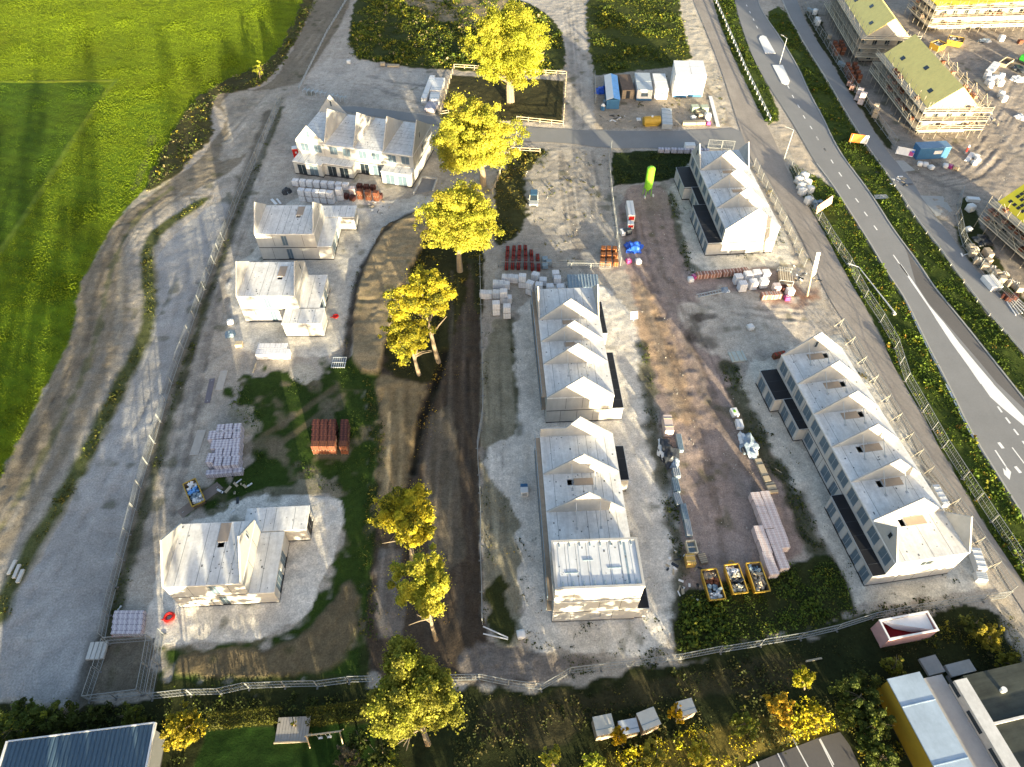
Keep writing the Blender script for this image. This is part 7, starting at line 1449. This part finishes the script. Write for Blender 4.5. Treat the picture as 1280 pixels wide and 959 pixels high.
mesh_fence('loose mesh panels standing at the far end of the upper right terrace', [z6(415,125), z6(500,130), z6(575,135)], plen=3)
mesh_fence('mesh fence in front of the brick pallets beside the cycle path', [(1003,8),(1020,38),(1045,78),(1069,116),(1094,152),(1118,184)]); mesh_fence('mesh fence corner enclosing the tan sacks by the cycle path', [(1200,243),(1194,270),(1203,308),(1246,365),(1285,404)]); mesh_fence('mesh fence at the side of the cabin yard', [zC2(218,640), zC2(210,480)], plen=3)
rail_fence('tan timber fence along the yellow tree beside the weedy yard', [(616,243),(631,203),(643,184),(646,170)], h=1.2); rail_fence('short two-rail timber fence at the top of the weedy yard', [(637,190),(675,192)]); rail_fence('two-rail timber fence around the brown paddock', [(561,143),(549,145),(568,86),(708,95),(704,157),(646,151)])
rail_fence('white two-rail fence in the verge triangle beside the service road', [(893,0),(912,44),(931,88),(962,152)], m=M_white, h=1.0, rails=(.45,.95)); rail_fence('long low rail along the edge of the cycle path', [(979,8),(1002,53),(1033,102),(1061,150),(1087,191),(1118,233),(1142,272),(1174,313),(1188,332),(1221,377),(1252,413),(1280,445)], m=mat('grey_rail', (.46,.45,.42), noise=.1), h=.5, rails=(.42,), tk=.1, name='low_rail', post=4)
rail_fence('pale guard rail along the dirt track beside the scrub', [(434,0),(409,41),(374,112)], m=M_galv, h=.8, rails=(.35,.7), name='guard_rail')
for a, b in (((604,783),(635,797)), ((604,792),(635,799))): lay('barrier_pole', 'white barrier pole lying in the weeds at the end of the dividing fence', 'pole', a, b, .12, .12, M_white, 'white barrier poles')
# lamps
def lamp(label, base, top, arm):
    hz = lookup_h(*base, top[1]); t = thing('street_lamp', label, 'street lamp', G(*base), arm); MB().cone((0,0,0),(0,0,hz),.13,.07,10).build('pole', M_galv, t); MB().bar((0,0,hz-.05),(1.3,0,hz+.15),.08).build('arm', M_galv, t); MB().box((1.5,0,hz+.17),(.75,.28,.12)).build('lamp_head', M_kerb, t, bevel=.04)
lamp('street lamp at the sandy junction of the cross road', (980,199), (992,162), 2.6); lamp('street lamp between the two white road islands', (974,81), (982,48), 2.2)
zE = ZM(1080, 330, 200); p, q = G(1117,393), G(1072,337); d = q-p; t = thing('street_lamp', 'street lamp lying unerected in the flowering verge', 'street lamp', p, math.atan2(d.y, d.x)); MB().cone((0,0,.4),(d.length,0,.55),.12,.07,10).build('pole', M_white, t); MB().bar((d.length,0,.55),(d.length+.8,.9,.6),.09).build('arm', M_white, t); MB().box((d.length+1.0,1.2,.62),(.7,.3,.14),.8).build('lamp_head', M_white, t); MB().box((0,0,.2),(.5,.5,.36)).build('base_plate', M_kerb, t)
# white slab packs between the longest terrace and its leaning fence
zr_ = ZM(1020, 560)
for lb, A, B, C, h in (('long white slab pack against the longest terrace beside the leaning fence', (785,350), (715,228), (755,222), 1.0), ('white slab pack at the outer front corner of the longest terrace', (1000,745), (955,615), (1010,612), 1.0), ('small white slab pack in front of the corner one by the leaning fence', (1000,815), (985,765), (1045,755), .8)):
    boxed('slab_pack', lb, 'slab pack', zr_(*A), zr_(*B), zr_(*C), h, M_white, 'slabs', slats(M_galv, 4))
SHADE_TREES = [(-95,-10,19,6,1800),(-84,-8,17,6,1800),(-72,-3,18,6,1800),(-60,1,17,6.5,2200),(-50,-3,18,6.5,2200),(-41,1,17,6.5,2000),(-31,-3,15,6,1200),(-21,0,13,6,900),(-11,-4,9.5,6,2200),(0,-2,8.5,6,2400),(10,-5,13,7.5,2800),(19,-3,12,6.5,1100),(27,-7,12,6.5,1100),(35,-5,12,6.5,2200),
 (-45,-10,27,3.2,900),(-33,-11,29,3.4,1000),(-15,-9,27,3,900),(-7,-11,26,3.4,800),(3,-10,27,3.0,600),(11,-12,28,3.6,800),(20,-11,27,3.4,700)]  # tall narrow crowns, unseen, added for shadow streaks across the field
shade_trees(SHADE_TREES, 77)
